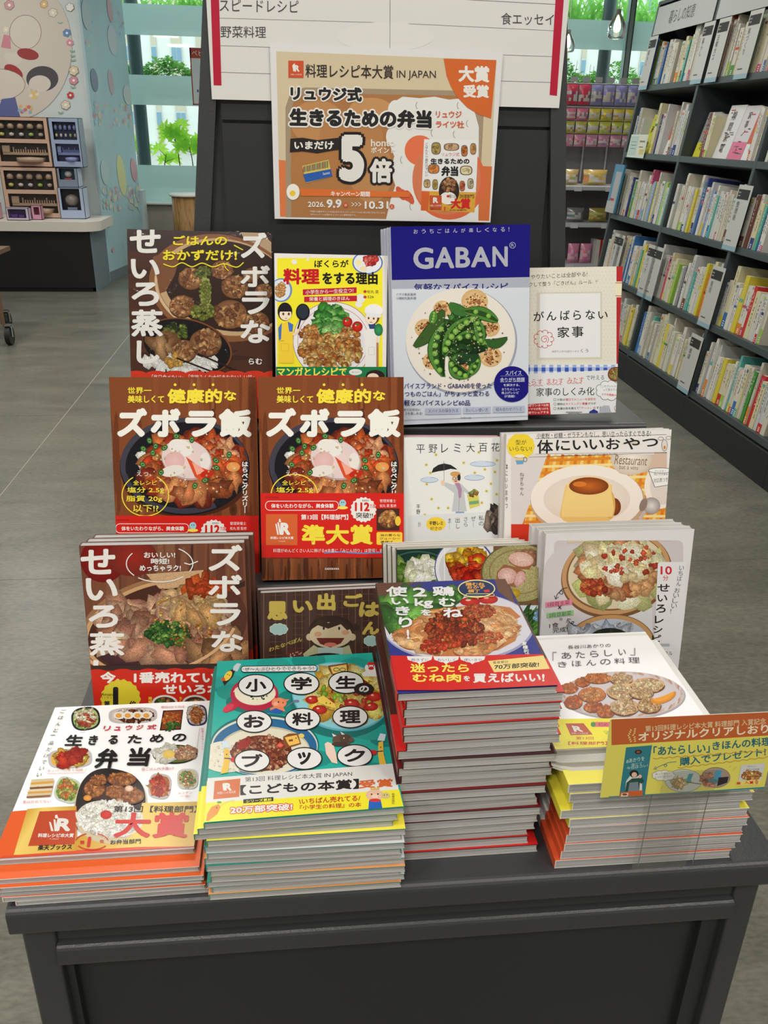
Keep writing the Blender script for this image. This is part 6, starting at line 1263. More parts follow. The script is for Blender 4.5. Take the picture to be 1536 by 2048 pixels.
A.poly([(790, 420), (830, 396), (900, 402), (960, 396), (1020, 408), (1080, 402), (1120, 440), (1142, 520), (1140, 905), (762, 898), (780, 820), (800, 760), (780, 700), (796, 640), (776, 590), (800, 530), (780, 470)], (222, 222, 220)); A.ell(800, 450, 30, 40, (222, 222, 220)); A.ell(788, 560, 26, 40, (222, 222, 220))
A.ell(900, 616, 62, 62, (222, 112, 74)); A.ell(1020, 740, 150, 160, (214, 104, 66), n=40); A.ell(1010, 730, 140, 150, (206, 120, 84), n=40)
for x, y in ((893, 432), (955, 545), (1046, 550), (1062, 432), (1100, 506), (868, 846), (830, 655)): A.ring(x, y, 10, 16, 3, (150, 146, 142), 100, 250, n=8)
for x, y, ro in ((822, 792, 60), (840, 800, 50), (858, 808, 62)): A.ell(x, y, 32, 14, (206, 90, 60), rot=ro)
# the pictured book
A.poly([(918, 570), (1140, 574), (1130, 788), (908, 782)], (226, 226, 226)); A.poly([(908, 782), (1130, 788), (1124, 870), (904, 862)], (214, 160, 60)); A.poly([(908, 782), (940, 784), (935, 864), (904, 862)], (206, 96, 44))
for i, (x, y, rx, ry, c) in enumerate(((967, 608, 20, 26, (170, 150, 80)), (1030, 602, 32, 16, (200, 160, 120)), (1083, 618, 14, 24, (190, 110, 50)), (1119, 610, 13, 24, (190, 140, 80)), (957, 692, 24, 20, (214, 130, 60)), (1090, 698, 26, 20, (222, 206, 160)), (930, 752, 14, 18, (206, 170, 110)), (963, 756, 12, 22, (170, 150, 70)), (1074, 762, 12, 22, (206, 100, 60)), (1108, 752, 13, 22, (190, 180, 140)))):
    A.ell(x, y, rx, ry, (120, 100, 90), n=20, pw=2.8); A.ell(x, y, rx * .8, ry * .8, c, n=20, pw=2.8); A.blobs(x, y, rx * .6, ry * .6, 10, 5, [c, tuple(v * .8 for v in c)], i + 1, k=6)
A.txt('リュウジ式', 990, 625, 1062, 640, RED).txt('生きるための', 944, 648, 1104, 672, BLK, b=.05).txt('弁当', 988, 680, 1058, 722, BLK, b=.06); A.vtxt('ごはんと一品だけでいい', 922, 584, 934, 724, BLK)
A.ell(1020, 782, 42, 58, (50, 34, 30)); A.ell(1016, 812, 34, 26, (232, 228, 220)); A.blobs(1022, 758, 32, 26, 30, 8, MEAT, 5); A.ell(1016, 804, 6, 5, RED)
A.rect(940, 800, 990, 860, (190, 80, 44), sl=.02); A.txt('R', 954, 808, 976, 832, WHT, b=.06).txt('料理レシピ本大賞', 942, 838, 988, 846, WHT).txt('第13回【料理部門】', 1020, 796, 1122, 812, BLK).txt('大賞', 1026, 812, 1108, 856, RED, b=.06).txt('楽天ブックス', 946, 852, 990, 860, BLK).txt('お弁当部門', 1022, 857, 1090, 864, BLK); A.ell(1004, 856, 16, 10, (206, 150, 50)); A.txt('1', 1000, 846, 1008, 864, RED, b=.06)
# headline
t_ = np.linspace(math.radians(180 + 1), math.radians(90 + 6), 12)
A.poly([(998, 240)] + [(1000 + 2, 262), (1010, 310), (1028, 356), (1056, 400), (1094, 440), (1140, 468), (1192, 485)] + [(1214, 246)], (206, 100, 44))
A.txt('大賞', 1058, 268, 1186, 336, WHT, b=.05, sl=.02).txt('受賞', 1078, 346, 1184, 400, WHT, b=.05, sl=.02)
A.rect(362, 248, 424, 318, (200, 80, 44), sl=.02); A.txt('R', 386, 266, 408, 294, WHT, b=.06); A.poly([(382, 292), (378, 268), (388, 258), (392, 292)], WHT); A.txt('料理レシピ本大賞', 372, 302, 416, 308, WHT)
A.txt('料理レシピ本大賞', 432, 262, 792, 318, (50, 40, 40), b=.012, sl=.015).txt('IN JAPAN', 806, 288, 966, 328, (50, 40, 40), sl=.01)
A.txt('リュウジ式', 370, 352, 664, 412, BLK, b=.055, o=WHT, ow=.10, sl=.02, res=4).txt('生きるための弁当', 366, 442, 950, 518, BLK, b=.06, o=WHT, ow=.09, sl=.015, res=4)
A.txt('リュウジ', 966, 454, 1072, 482, (206, 96, 60), b=.03, sl=.01).txt('ライツ社', 966, 494, 1082, 524, (206, 96, 60), b=.03, sl=.01)
A.poly([(370, 568), (420, 564), (480, 574), (550, 566), (600, 560), (600, 610), (548, 616), (480, 628), (420, 620), (368, 624)], (38, 32, 32)); A.txt('いまだけ', 386, 578, 548, 612, WHT, b=.04)
A.txt('5', 562, 544, 680, 752, (222, 220, 216), b=.07, o=(30, 26, 26), ow=.06, res=8).txt('倍', 694, 648, 788, 750, (222, 220, 216), b=.05, o=(30, 26, 26), ow=.11, sl=.01, res=4)
A.txt('honto', 700, 570, 798, 600, (226, 220, 210), b=.02).txt('ポイント', 700, 602, 798, 628, (226, 220, 210), b=.03)
A.poly([(418, 680), (526, 654), (542, 722), (434, 750)], (206, 190, 90)); A.poly([(422, 714), (536, 692), (542, 722), (434, 748)], (40, 90, 170)); A.txt('honto', 504, 706, 532, 718, WHT, sl=-.2)
for i in range(20): A.rect(422 + i * 5.2, 682 - i * 1.25, 425.5 + i * 5.2, 706 - i * 1.0, [(150, 60, 60), (60, 70, 110), (120, 140, 80), (90, 60, 90)][i % 4])
A.ell(381, 786, 27, 33, (236, 232, 224)); A.ell(379, 792, 12, 12, (232, 200, 60))
A.poly([(408, 772), (860, 786), (858, 808), (414, 802)], (214, 110, 50)); A.txt('キャンペーン期間', 536, 782, 696, 804, WHT, b=.03, sl=.015)
for s_, x0, y0, x1, y1, c, b in (('2026.', 442, 826, 512, 848, WHT, .02), ('9.9', 518, 816, 580, 852, WHT, .04), ('>>>', 620, 828, 660, 846, WHT, .0), ('10.31', 674, 824, 772, 856, WHT, .04)): A.txt(s_, x0, y0, x1, y1, c, b=b)
A.ell(597, 840, 10, 10, (200, 80, 44)); A.txt('水', 591, 834, 603, 846, WHT); A.ell(786, 846, 10, 10, (200, 80, 44)); A.txt('土', 780, 840, 792, 852, WHT)
A.txt('*今回には基本ポイントを含みます/キャンペーンポイントは11月上旬に付与いたします。', 450, 862, 760, 870, WHT, sl=.02).txt('*本キャンペーンは他のキャンペーンと併用可能です。', 450, 874, 640, 882, WHT, sl=.02)
A.build('poster_print', po, 'print_matte')
# ================================================================== leaning wall shelf on the right
mat('shelf_steel', (62, 70, 72), .45, noise=.06, nscale=60, spec=.5)
mat('shelf_dark', (30, 31, 33), .6, noise=.06, nscale=60)
LEAN = math.atan(.12)
# shelf frame: X = into the unit, Y = world y, Z = up along the leaning face
SF = Matrix.Translation((2.0, 0, 0)) @ Matrix.Rotation(LEAN, 4, 'Y')
ZL = [.199, .545, .925, 1.305, 1.692]          # shelf heights at the face (world z)
ZU = [z / math.cos(LEAN) for z in ZL]
BAY = [6.72, 5.85, 4.98, 4.11, 3.24, 2.37]
sh = empty('wall_bookshelf', (2.2, 4.1, 0), label='long dark leaning bookshelf along the right side of the shop, packed with books', cat='bookshelf')
def spart(name, mb, m='shelf_steel', M=SF, **k):
    o = mb.build(name, m, None, **k); o.parent = sh; o.matrix_parent_inverse = Matrix.Translation((-2.2, -4.1, 0)); o.matrix_basis = M; return o
ZT = 2.16 / math.cos(LEAN); DP = .30
for i, y in enumerate(BAY[1:]):
    spart('upright', MB().bbox(0, DP, y - .014, y + .014, .16, ZT, .003, 'z'))
for a, b in zip(BAY[1:-1], BAY[2:]):
    for k, z in enumerate(ZU):
        spart('shelf_board', MB().bbox(.001, DP, b + .014, a - .014, z - .034, z, .003, 'y'))
    spart('top_board', MB().box(.001, DP, b + .014, a - .014, ZT - .02, ZT))
    spart('back_panel', MB().box(DP, DP + .012, b, a, .1, ZT), 'shelf_dark')
    spart('kick_board', MB().bbox(2.012, 2.04, b + .001, a - .001, 0, .158, .004, 'y'), 'shelf_dark', Matrix.Identity(4))
    q = MB(); q.box(-.004, 0, b + .022, a - .022, ZT - .19, ZT - .035, (178, 180, 180)); sg = spart('header_sign', q, 'cover_card')
# lettering of the two header signs in view
def sign_text(st, y0, y1, z0, z1):
    v, t = glyph(st, 4); lo, hi = v.min(0), v.max(0)
    q = MB(); yy = y0 + (v[:, 0] - lo[0]) / (hi[0] - lo[0]) * (y1 - y0); zz = z0 + (v[:, 1] - lo[1]) / (hi[1] - lo[1]) * (z1 - z0)
    q.add([(-.0046, a, b) for a, b in zip(yy, zz)], [tuple(f) for f in t], (90, 92, 94)); spart('sign_lettering', q, 'print_matte')
sign_text('暮らしの知恵', 5.62, 5.26, ZT - .145, ZT - .075)

PALE = [(198, 195, 184), (206, 203, 194), (190, 187, 172), (200, 193, 176), (208, 206, 199), (190, 193, 192), (203, 196, 160), (196, 199, 186)]
VIV = [(206, 190, 60), (190, 50, 44), (70, 140, 60), (60, 110, 170), (214, 130, 50), (190, 80, 120), (90, 170, 160), (50, 60, 120), (150, 190, 80), (110, 70, 60), (200, 90, 60), (130, 160, 200)]
CNAME = {(206, 190, 60): 'yellow', (190, 50, 44): 'red', (70, 140, 60): 'green', (60, 110, 170): 'blue', (214, 130, 50): 'orange', (190, 80, 120): 'pink', (90, 170, 160): 'teal', (50, 60, 120): 'navy', (150, 190, 80): 'lime', (110, 70, 60): 'brown', (200, 90, 60): 'rust', (130, 160, 200): 'pale blue'}
rb = random.Random(7)
def spine_book(mb, w, h, d, base, foot, ink, style):
    """one shelved book standing spine out; local: X depth, Y width, Z height"""
    mb.box(.0, d, 0, w, 0, h, base); mb.box(.004, d - .003, .0015, w - .0015, h - .001, h + .0006, (226, 222, 210))
    e = -.0006
    def q(y0, y1, z0, z1, c): mb.add([(e, y0, z0), (e, y1, z0), (e, y1, z1), (e, y0, z1)], [(0, 3, 2, 1)], c)
    if foot: q(0, w, 0, h * rb.uniform(.14, .30), foot); e = -.0009
    # spine lettering: short strokes down the middle
    z = h * rb.uniform(.86, .94); cw = min(w * .62, .013); n = rb.randint(4, 9); zend = h * (.42 if foot else .25)
    e = -.0012
    while z > zend and n:
        n -= 1; c0 = w / 2
        for _ in range(4):
            a = rb.uniform(-.5, .1) * cw; b = a + rb.uniform(.3, .6) * cw; zz = z - rb.random() * cw
            if rb.random() < .5: q(c0 + a, c0 + b, zz - cw * .12, zz, ink)
            else: q(c0 + a, c0 + a + cw * .14, zz - cw * .5, zz, ink)
        z -= cw * 1.35
    if style == 1: q(w * .2, w * .8, h * .9, h * .95, rb.choice(VIV))
    if style == 2: q(0, w, h * .55, h * .6, rb.choice(VIV))
    if foot: 
        for k in range(3): q(w * .3, w * .7, h * (.03 + .035 * k), h * (.045 + .035 * k), (240, 238, 230))
    return mb
def divider(y, z, bay, row, text, label):
    """grey plastic section tab sticking out of the row"""
    M = SF @ Matrix.Translation((-.012, y, z))
    root = empty('shelf_divider', mw=M, label=label, cat='divider')
    TW_ = .135 if len(text) > 2 or bay else .10
    q = MB(); q.box(0, .03, -.001, .0, .0, .26, (170, 172, 170)); q.box(-.0012, 0, -TW_, 0, -.008, .27, (188, 188, 184)); q.box(-.0016, .001, -TW_, 0, -.03, -.008, (140, 170, 182)); q.build('plastic_tab', 'cover_card', root)
    q = MB()
    q.add([(-.0016, -TW_ + .015, .205), (-.0016, -.008, .205), (-.0016, -.008, .25), (-.0016, -TW_ + .015, .25)], [(0, 1, 2, 3)], (48, 46, 46))
    for k in range(2):
        q.add([(-.002, -.014, .232 - k * .014), (-.002, -.014, .238 - k * .014), (-.002, -.036, .238 - k * .014), (-.002, -.036, .232 - k * .014)], [(0, 1, 2, 3)], (150, 150, 146))
    n = len(text)
    for i, chx in enumerate(text):
        v, t = glyph('｜' if chx == 'ー' else chx, 3); s_ = .030
        q.add([(-.0018, -.022 - a * s_, .170 - i * .030 + b * s_) for a, b in v], [tuple(f) for f in t], (84, 82, 84))
    q.add([(-.0018, -.07, .012), (-.0018, -.02, .012), (-.0018, -.02, .018), (-.0018, -.07, .018)], [(0, 1, 2, 3)], (90, 90, 90))
    q.build('printed_label', 'print_matte', root)
ORD2 = ['first', 'second', 'third', 'fourth', 'fifth', 'sixth', 'seventh', 'eighth', 'ninth', 'tenth'] + ['%dth' % k for k in range(11, 60)]
ORD2[20] = '21st'; ORD2[21] = '22nd'; ORD2[22] = '23rd'; ORD2[30] = '31st'; ORD2[31] = '32nd'; ORD2[32] = '33rd'
BN = ['farthest', 'middle', 'nearest']; RN = ['lowest', 'second lowest', 'middle', 'second highest', 'top']
DIV = {(0, 4): [(5.835, '暮らし', 'sticking out at the far end of the top row'), (5.06, '暮らし', 'beside a tall yellow-footed book in the top row')], (1, 4): [(4.88, '日曜大工', 'in the top row, marked for home carpentry'), (4.55, '家づくり', 'in the top row, marked for house building')],
       (1, 2): [(4.17, '整理術', 'in the middle row, middle bay')], (0, 1): [(5.63, '暮らし', 'first in the second lowest row of the farthest bay'), (5.55, '掃除', 'second in the second lowest row of the farthest bay'), (5.05, '片づけ', 'near the near end, second lowest row, farthest bay')],
       (1, 1): [(4.955, 'インテリア', 'at the far end, second lowest row, middle bay'), (4.20, '育児', 'at the near end of the second lowest row, middle bay')], (1, 0): [(4.22, '健康', 'in the lowest row, standing over the kick board')], (2, 4): [(3.9, '園芸', 'in the top row of the nearest bay')]}
nb_ = 0
def dir_depth(M): return M
for bi in range(3):
    ya, yb = BAY[1 + bi] - .016, BAY[2 + bi] + .016
    for ri in range(5):
        if bi == 2 and ri == 4: pass
        face_out = ri == 3
        ylim = {0: 3.35, 1: 3.62, 2: 3.85, 3: 3.9, 4: 3.95}[ri]      # nothing of the nearer books is in view
        y = ya - rb.uniform(.0, .03); cnt = 0
        if bi == 0 and ri == 4: y = ya - .09
        tall = {4: .285, 3: .28, 2: .285, 1: .285, 0: .285}[ri]
        if face_out:
            items = {0: [('s', 4), ('f', (196, 200, 70), .10), ('f', (206, 204, 190), .13), ('s', 4), ('f', (206, 90, 50), .16), ('s', 6)], 1: [('f', (150, 150, 146), .15), ('s', 3), ('f', (214, 214, 214), .17), ('f', (206, 200, 204), .15), ('f', (196, 84, 44), .13), ('s', 3)], 2: [('s', 12), ('f', (170, 180, 190), .16), ('s', 10)]}[bi]
        else: items = [('s', 99)]
        for it in items:
            if it[0] == 'f':
                w, h = it[2], rb.uniform(.235, .27)
                if y - w < max(yb, ylim): break
                M = SF @ Matrix.Translation((.06, y, ZU[ri] + .0005)) @ Matrix.Rotation(math.radians(8), 4, 'Y')
                root = empty('faced_out_book', mw=M, label='book turned cover out, %s from the far end, %s row, %s bay' % (ORD2[cnt], RN[ri], BN[bi]), cat='book', group='books on the right wall shelf')
                q = MB(); q.box(0, .014, -w, 0, 0, h, it[1]); q.box(.0005, .0135, -w + .001, -.001, h, h + .0006, (222, 218, 206)); q.build('book_body', 'cover_card', root)
                q = MB(); dk = (60, 58, 62)
                def qq(y0, y1, z0, z1, c, e): q.add([(e, -y1, z0), (e, -y0, z0), (e, -y0, z1), (e, -y1, z1)], [(0, 1, 2, 3)], c)
                band = {(196, 200, 70): (206, 206, 90), (150, 150, 146): (206, 200, 60), (206, 200, 204): (214, 120, 150), (196, 84, 44): (222, 222, 220), (206, 90, 50): (222, 220, 214)}.get(it[1])
                if band: qq(0, w, 0, h * .34, band, -.0006)
                if it[1] == (206, 90, 50): qq(.02, w - .01, h * .2, h * .92, (226, 224, 220), -.0008)
                tt = {(214, 214, 214): '隙間家電', (206, 90, 50): '地震命を', (196, 84, 44): '家事', (206, 200, 204): '家事ノート', (206, 204, 190): '防災の本', (196, 200, 70): '避難', (150, 150, 146): '修理', (170, 180, 190): '手帖'}[it[1]]
                n_ = len(tt); s_ = h * .8 / n_
                for i, chx in enumerate(tt):
                    v, t = glyph(chx, 3); k_ = min(s_ * .9, w * .36)
                    q.add([(-.0012, -w * .45 - a * k_ + k_ * .5, h * .9 - (i + .8) * s_ + b * k_) for a, b in v], [tuple(f) for f in t], (190, 50, 40) if it[1] == (206, 90, 50) and i < 2 else dk)
                for _ in range(10):
                    a_ = rb.uniform(.05, .7) * w; b_ = rb.uniform(.05, .9) * h; qq(a_, a_ + rb.uniform(.1, .3) * w, b_, b_ + .005, rb.choice([dk, (190, 60, 90), (120, 120, 124)]), -.001)
                q.build('cover_print', 'print_matte', root); cnt += 1; y -= w + .004
                continue
            for _ in range(it[1]):
                if bi == 1 and ri == 2 and abs(y - 4.17) < .03 or False: y -= .0
                w = rb.choice([.018, .022, .024, .027, .030, .034, .020, .038]); h = tall * rb.uniform(.72, .86) if rb.random() < .72 else tall * rb.uniform(.9, 1.05); d = h * .68
                if y - w < max(yb, ylim): break
                if rb.random() < .04 and not face_out: y -= .02
                base = rb.choice(PALE) if rb.random() < .80 else rb.choice(VIV); ft_ = rb.choice(VIV) if rb.random() < .42 and base in PALE else None
                if y - w < max(yb, ylim): break
                inset = rb.uniform(.012, .03); tilt = rb.uniform(-.4, .4)
                M = SF @ Matrix.Translation((inset, y - w, ZU[ri] + .0004))
                cn = CNAME[base] if base in VIV else ('%s-footed pale' % CNAME[ft_] if ft_ else 'plain pale')
                o = spine_book(MB(), w - .0006, h, d, base, ft_, rb.choice([(70, 68, 72), (60, 60, 90), (110, 60, 60), (90, 90, 90)]) if base in PALE else (232, 230, 224), rb.randint(0, 4)).build('shelved_book', 'print_matte')
                o.matrix_world = M
                tag(o, '%s book, %s from the far end, %s row, %s bay' % (cn, ORD2[cnt], RN[ri], BN[bi]), 'book', 'books on the right wall shelf'); cnt += 1
                y -= w
                if rb.random() < .03: y -= rb.uniform(.01, .04)
        for yy_, tx, lb in DIV.get((bi, ri), []): divider(yy_, ZU[ri] + .004, bi, ri, tx, 'pale grey section divider ' + lb)
# blue board book and red album turned sideways, leaflets hung on the shelf edge
root = empty('blue_board', mw=SF @ Matrix.Translation((-.03, 5.88, ZU[2] + .003)), label='blue framed picture board at the far end of the middle row', cat='board')
q = MB(); q.box(0, .012, -.17, 0, 0, .30, (60, 124, 160)); q.build('board', 'cover_card', root)
q = MB(); q.add([(-.0008, -.155, .02), (-.0008, -.05, .02), (-.0008, -.05, .255), (-.0008, -.155, .255)], [(0, 1, 2, 3)], (170, 170, 172)); q.add([(-.0012, -.16, 0), (-.0012, 0, 0), (-.0012, 0, .07), (-.0012, -.16, .07)], [(0, 1, 2, 3)], (176, 176, 174)); q.add([(-.0015, -.12, .075), (-.0015, -.05, .075), (-.0015, -.05, .09), (-.0015, -.12, .09)], [(0, 1, 2, 3)], (180, 60, 50)); q.build('picture', 'print_matte', root)
root = empty('yellow_comic_book', mw=SF @ Matrix.Translation((.0, 5.835, ZU[4] + .003)), label='tall yellow and blue book at the far end of the top row', cat='book')
q = MB(); q.box(0, .19, -.028, 0, 0, .262, (214, 196, 50)); q.box(0, .02, -.085, -.029, 0, .262, (60, 100, 160)); q.build('book_body', 'cover_card', root)
q = MB()
for a in ((-.084, -.03, 0, .08, (214, 196, 50)), (-.075, -.05, .09, .115, (190, 50, 50)), (-.08, -.034, .235, .262, (150, 130, 120)), (-.07, -.045, .15, .165, (40, 36, 60)), (-.072, -.05, .18, .195, (40, 36, 60)), (-.06, -.04, .02, .06, (70, 50, 46)), (-.022, -.006, .04, .10, (206, 70, 50))): q.add([(-.001, a[0], a[2]), (-.001, a[1], a[2]), (-.001, a[1], a[3]), (-.001, a[0], a[3])], [(0, 3, 2, 1)], a[4])
q.build('spine_print', 'print_matte', root)
lf = empty('leaflet_pair', mw=SF @ Matrix.Translation((-.006, 5.78, ZU[3] - .03)), label='pair of pale green leaflets clipped to the shelf edge, farthest bay', cat='leaflet')
q = MB(); q.box(-.0006, 0, -.29, 0, 0, .135, (206, 216, 206)); q.build('paper_sheet', 'cover_card', lf)
q = MB()
for a in ((-.14, -.012, .012, .125, (186, 206, 200)), (-.278, -.15, .012, .125, (214, 216, 200)), (-.26, -.17, .09, .10, (110, 130, 90)), (-.25, -.18, .06, .066, (150, 150, 110)), (-.12, -.03, .09, .094, (120, 150, 140)), (-.12, -.04, .07, .074, (120, 150, 140)), (-.12, -.03, .05, .054, (120, 150, 140)), (-.27, -.2, .02, .05, (206, 196, 120))): q.add([(-.0014, a[0], a[2]), (-.0014, a[1], a[2]), (-.0014, a[1], a[3]), (-.0014, a[0], a[3])], [(0, 1, 2, 3)], a[4])
q.build('leaflet_print', 'print_matte', lf)

# ================================================================== snack rack, back right
rk = empty('snack_rack', (2.6, 7.7, 0), label='grey snack rack with hooks and shelves in front of the back window', cat='rack')
def kpart(name, mb, m='cover_card'): o = mb.build(name, m, None); o.parent = rk; o.matrix_parent_inverse = Matrix.Translation((-2.6, -7.7, 0)); return o
kpart('back_panel', MB().box(1.85, 3.35, 7.74, 7.76, .05, 1.80, (112, 110, 112)))
for z in (1.01, .715, .375, .08): kpart('shelf_board', MB().bbox(1.86, 3.34, 7.36, 7.74, z - .035, z, .006, 'x', c=(186, 188, 192)))
for x in (1.85, 3.35): kpart('upright', MB().box(x - .02, x + .02, 7.70, 7.76, 0, 1.84, (120, 122, 124)))
PX = [2.075 + .104 * i for i in range(9)]
ROWZ = [1.775, 1.60, 1.50, 1.40]
BAGC = [[(206, 60, 90)] * 4 + [(140, 140, 190)] * 5, [(206, 110, 140)] * 4 + [(206, 190, 70)] * 5, [(176, 170, 80)] * 4 + [(190, 196, 80)] * 5, [(196, 130, 160)] * 9]
def bag_mesh(w, h, d, c, c2, seed):
    g = random.Random(seed); m = MB(); nx, nz = 5, 6; P = {}
    for s_ in (-1, 1):
        for i in range(nx + 1):
            for j in range(nz + 1):
                u = i / nx; v = j / nz; bul = (math.sin(math.pi * u) ** .5 if 0 < u < 1 else 0) * (math.sin(math.pi * v) ** .45 if 0 < v < 1 else 0)
                P[(s_, i, j)] = ((u - .5) * w * (1 - .06 * math.sin(math.pi * v)), s_ * (d / 2 * bul * (1 + g.uniform(-.15, .15)) + .0006), -h * (1 - v))
    idx = {}; vs = []
    for k, p in P.items(): idx[k] = len(vs); vs.append(p)
    for s_ in (-1, 1):
        for i in range(nx):
            for j in range(nz):
                f = [idx[(s_, i, j)], idx[(s_, i + 1, j)], idx[(s_, i + 1, j + 1)], idx[(s_, i, j + 1)]]
                col = c if (j >= nz - 2 or j == 0) else (c2 if g.random() < .55 else tuple(min(255, int(q * g.uniform(.8, 1.25))) for q in c))
                m.add(vs, [f if s_ < 0 else f[::-1]], col) if False else None
                m.f.append(f if s_ < 0 else f[::-1]); m.c.append(lin(col) + (.3,)); m.m.append(0); m.sm.append(True)
    m.v = vs
    return m
vcol_mat('foil_bag', .28, .6, coat=.4, grain=.25, gscale=80)
RNN = ['top', 'second', 'third', 'bottom']
for j, z in enumerate(ROWZ):
    kpart('hook', MB().tube((PX[0] - .03, 7.60, z + .012), (PX[-1] + .03, 7.60, z + .012), .004, c=(170, 172, 176)))
    for i, x in enumerate(PX):
        hh = .15 if j == 0 else .093
        c = BAGC[j][i]
        o = bag_mesh(.097, hh, .035, c, (206, 200, 196), 10 * j + i).build('snack_bag', 'foil_bag')
        o.location = (x, 7.575, z + .004)
        nm = {(206, 60, 90): 'crimson', (140, 140, 190): 'lilac', (206, 110, 140): 'pink', (206, 190, 70): 'yellow', (176, 170, 80): 'olive', (190, 196, 80): 'lime', (196, 130, 160): 'mauve'}[c]
        tag(o, '%s snack bag, %s from the left in the %s hanging row' % (nm, ORD2[i], RNN[j]), 'snack bag', 'snack bags hanging on the rack')
        if j == 0:
            kpart('price_tag', MB().box(x - .03, x + .03, 7.555, 7.558, z + .02, z + .06, (176, 178, 182)))
for i, (x, w, c) in enumerate(((2.31, .15, (206, 180, 120)), (2.53, .21, (222, 190, 110)), (2.12, .16, (206, 190, 150)))):
    o = bag_mesh(w, .12, .09, c, (226, 222, 214), 77 + i).build('cookie_pack', 'foil_bag'); o.location = (x, 7.50, 1.135)
    tag(o, ['small gold and white cookie pack on the upper rack shelf', 'wide gold and white cookie pack on the upper rack shelf, right of the small one', 'cream cookie pack on the upper rack shelf behind the sign board'][i], 'snack bag')
for i, (x, w, c, c2, l) in enumerate(((2.38, .15, (120, 116, 122), (190, 186, 190), 'silver grey snack pouch on the middle rack shelf'), (2.58, .16, (150, 140, 60), (190, 180, 100), 'gold snack pouch on the middle rack shelf'), (2.74, .12, (180, 150, 110), (226, 200, 160), 'shiny tan snack pouch at right of the middle rack shelf'))):
    o = bag_mesh(w, .11, .08, c, c2, 87 + i).build('snack_pouch', 'foil_bag'); o.location = (x, 7.46, .832); tag(o, l, 'snack bag')
for i, (x, l) in enumerate(((2.40, 'pink sweets pack on the lower rack shelf'), (2.51, 'second pink sweets pack, beside the red box on the lower rack shelf'))):
    o = bag_mesh(.10, .16, .07, (206, 130, 160), (226, 180, 200), 97 + i).build('sweets_pack', 'foil_bag'); o.location = (x, 7.46, .538); tag(o, l, 'snack bag')
bx = empty('snack_box', (2.63, 7.44, .375), label='red and yellow snack box on the lower rack shelf', cat='box')
q = MB(); q.box(-.055, .10, -.05, .10, 0, .20, (170, 30, 34)); q.box(-.056, -.02, -.051, .101, 0, .201, (196, 196, 190)); q.build('carton', 'cover_card', bx)
q = MB(); q.box(.0, .05, -.0525, -.0505, .15, .201, (206, 180, 70)); q.box(-.02, .1, -.052, -.0505, .03, .035, (214, 180, 90)); q.box(.01, .04, -.052, -.0505, .05, .13, (206, 120, 80)); q.build('carton_print', 'cover_card', bx)
for x in (2.35, 2.62, 2.88):
    for z in (1.01, .715, .375): kpart('price_tag', MB().box(x - .032, x + .032, 7.352, 7.358, z - .04, z - .004, (206, 208, 212)))
for x in (2.28, 2.47, 2.68, 2.84): kpart('wire_bracket', MB().box(x, x + .012, 7.725, 7.738, 1.03, 1.40, (176, 176, 180)))

# ================================================================== counter and toy boxes on the left
ct = empty('display_counter', (-3, 8.2, 0), label='white topped display counter with black plinth on the left', cat='counter')
def cpart(name, mb, m='cover_card'): o = mb.build(name, m, None); o.parent = ct; o.matrix_parent_inverse = Matrix.Translation((3, -8.2, 0)); return o
tp = MB(); r_ = .16; P = [(-4.6, 7.98), (-1.74 - r_, 7.98)] + [(-1.74 - r_ + r_ * math.sin(t), 7.98 + r_ - r_ * math.cos(t)) for t in [math.radians(10 * i) for i in range(1, 10)]] + [(-1.74, 8.640), (-4.6, 8.640)]
n_ = len(P); tp.add([(x, y, .535) for x, y in P] + [(x, y, .615) for x, y in P], [tuple(range(n_))[::-1], tuple(range(n_, 2 * n_))] + [(i, (i + 1) % n_, n_ + (i + 1) % n_, n_ + i) for i in range(n_)], (222, 216, 208))
cpart('counter_top', tp)
cpart('plinth', MB().box(-4.6, -1.845, 8.06, 8.640, .04, .535), 'black_plinth'); cpart('kick_board', MB().box(-4.6, -1.87, 8.09, 8.640, 0, .04), 'black_plinth')
cpart('end_panel', MB().box(-1.843, -1.826, 8.08, 8.640, 0, .535, (120, 136, 146)))
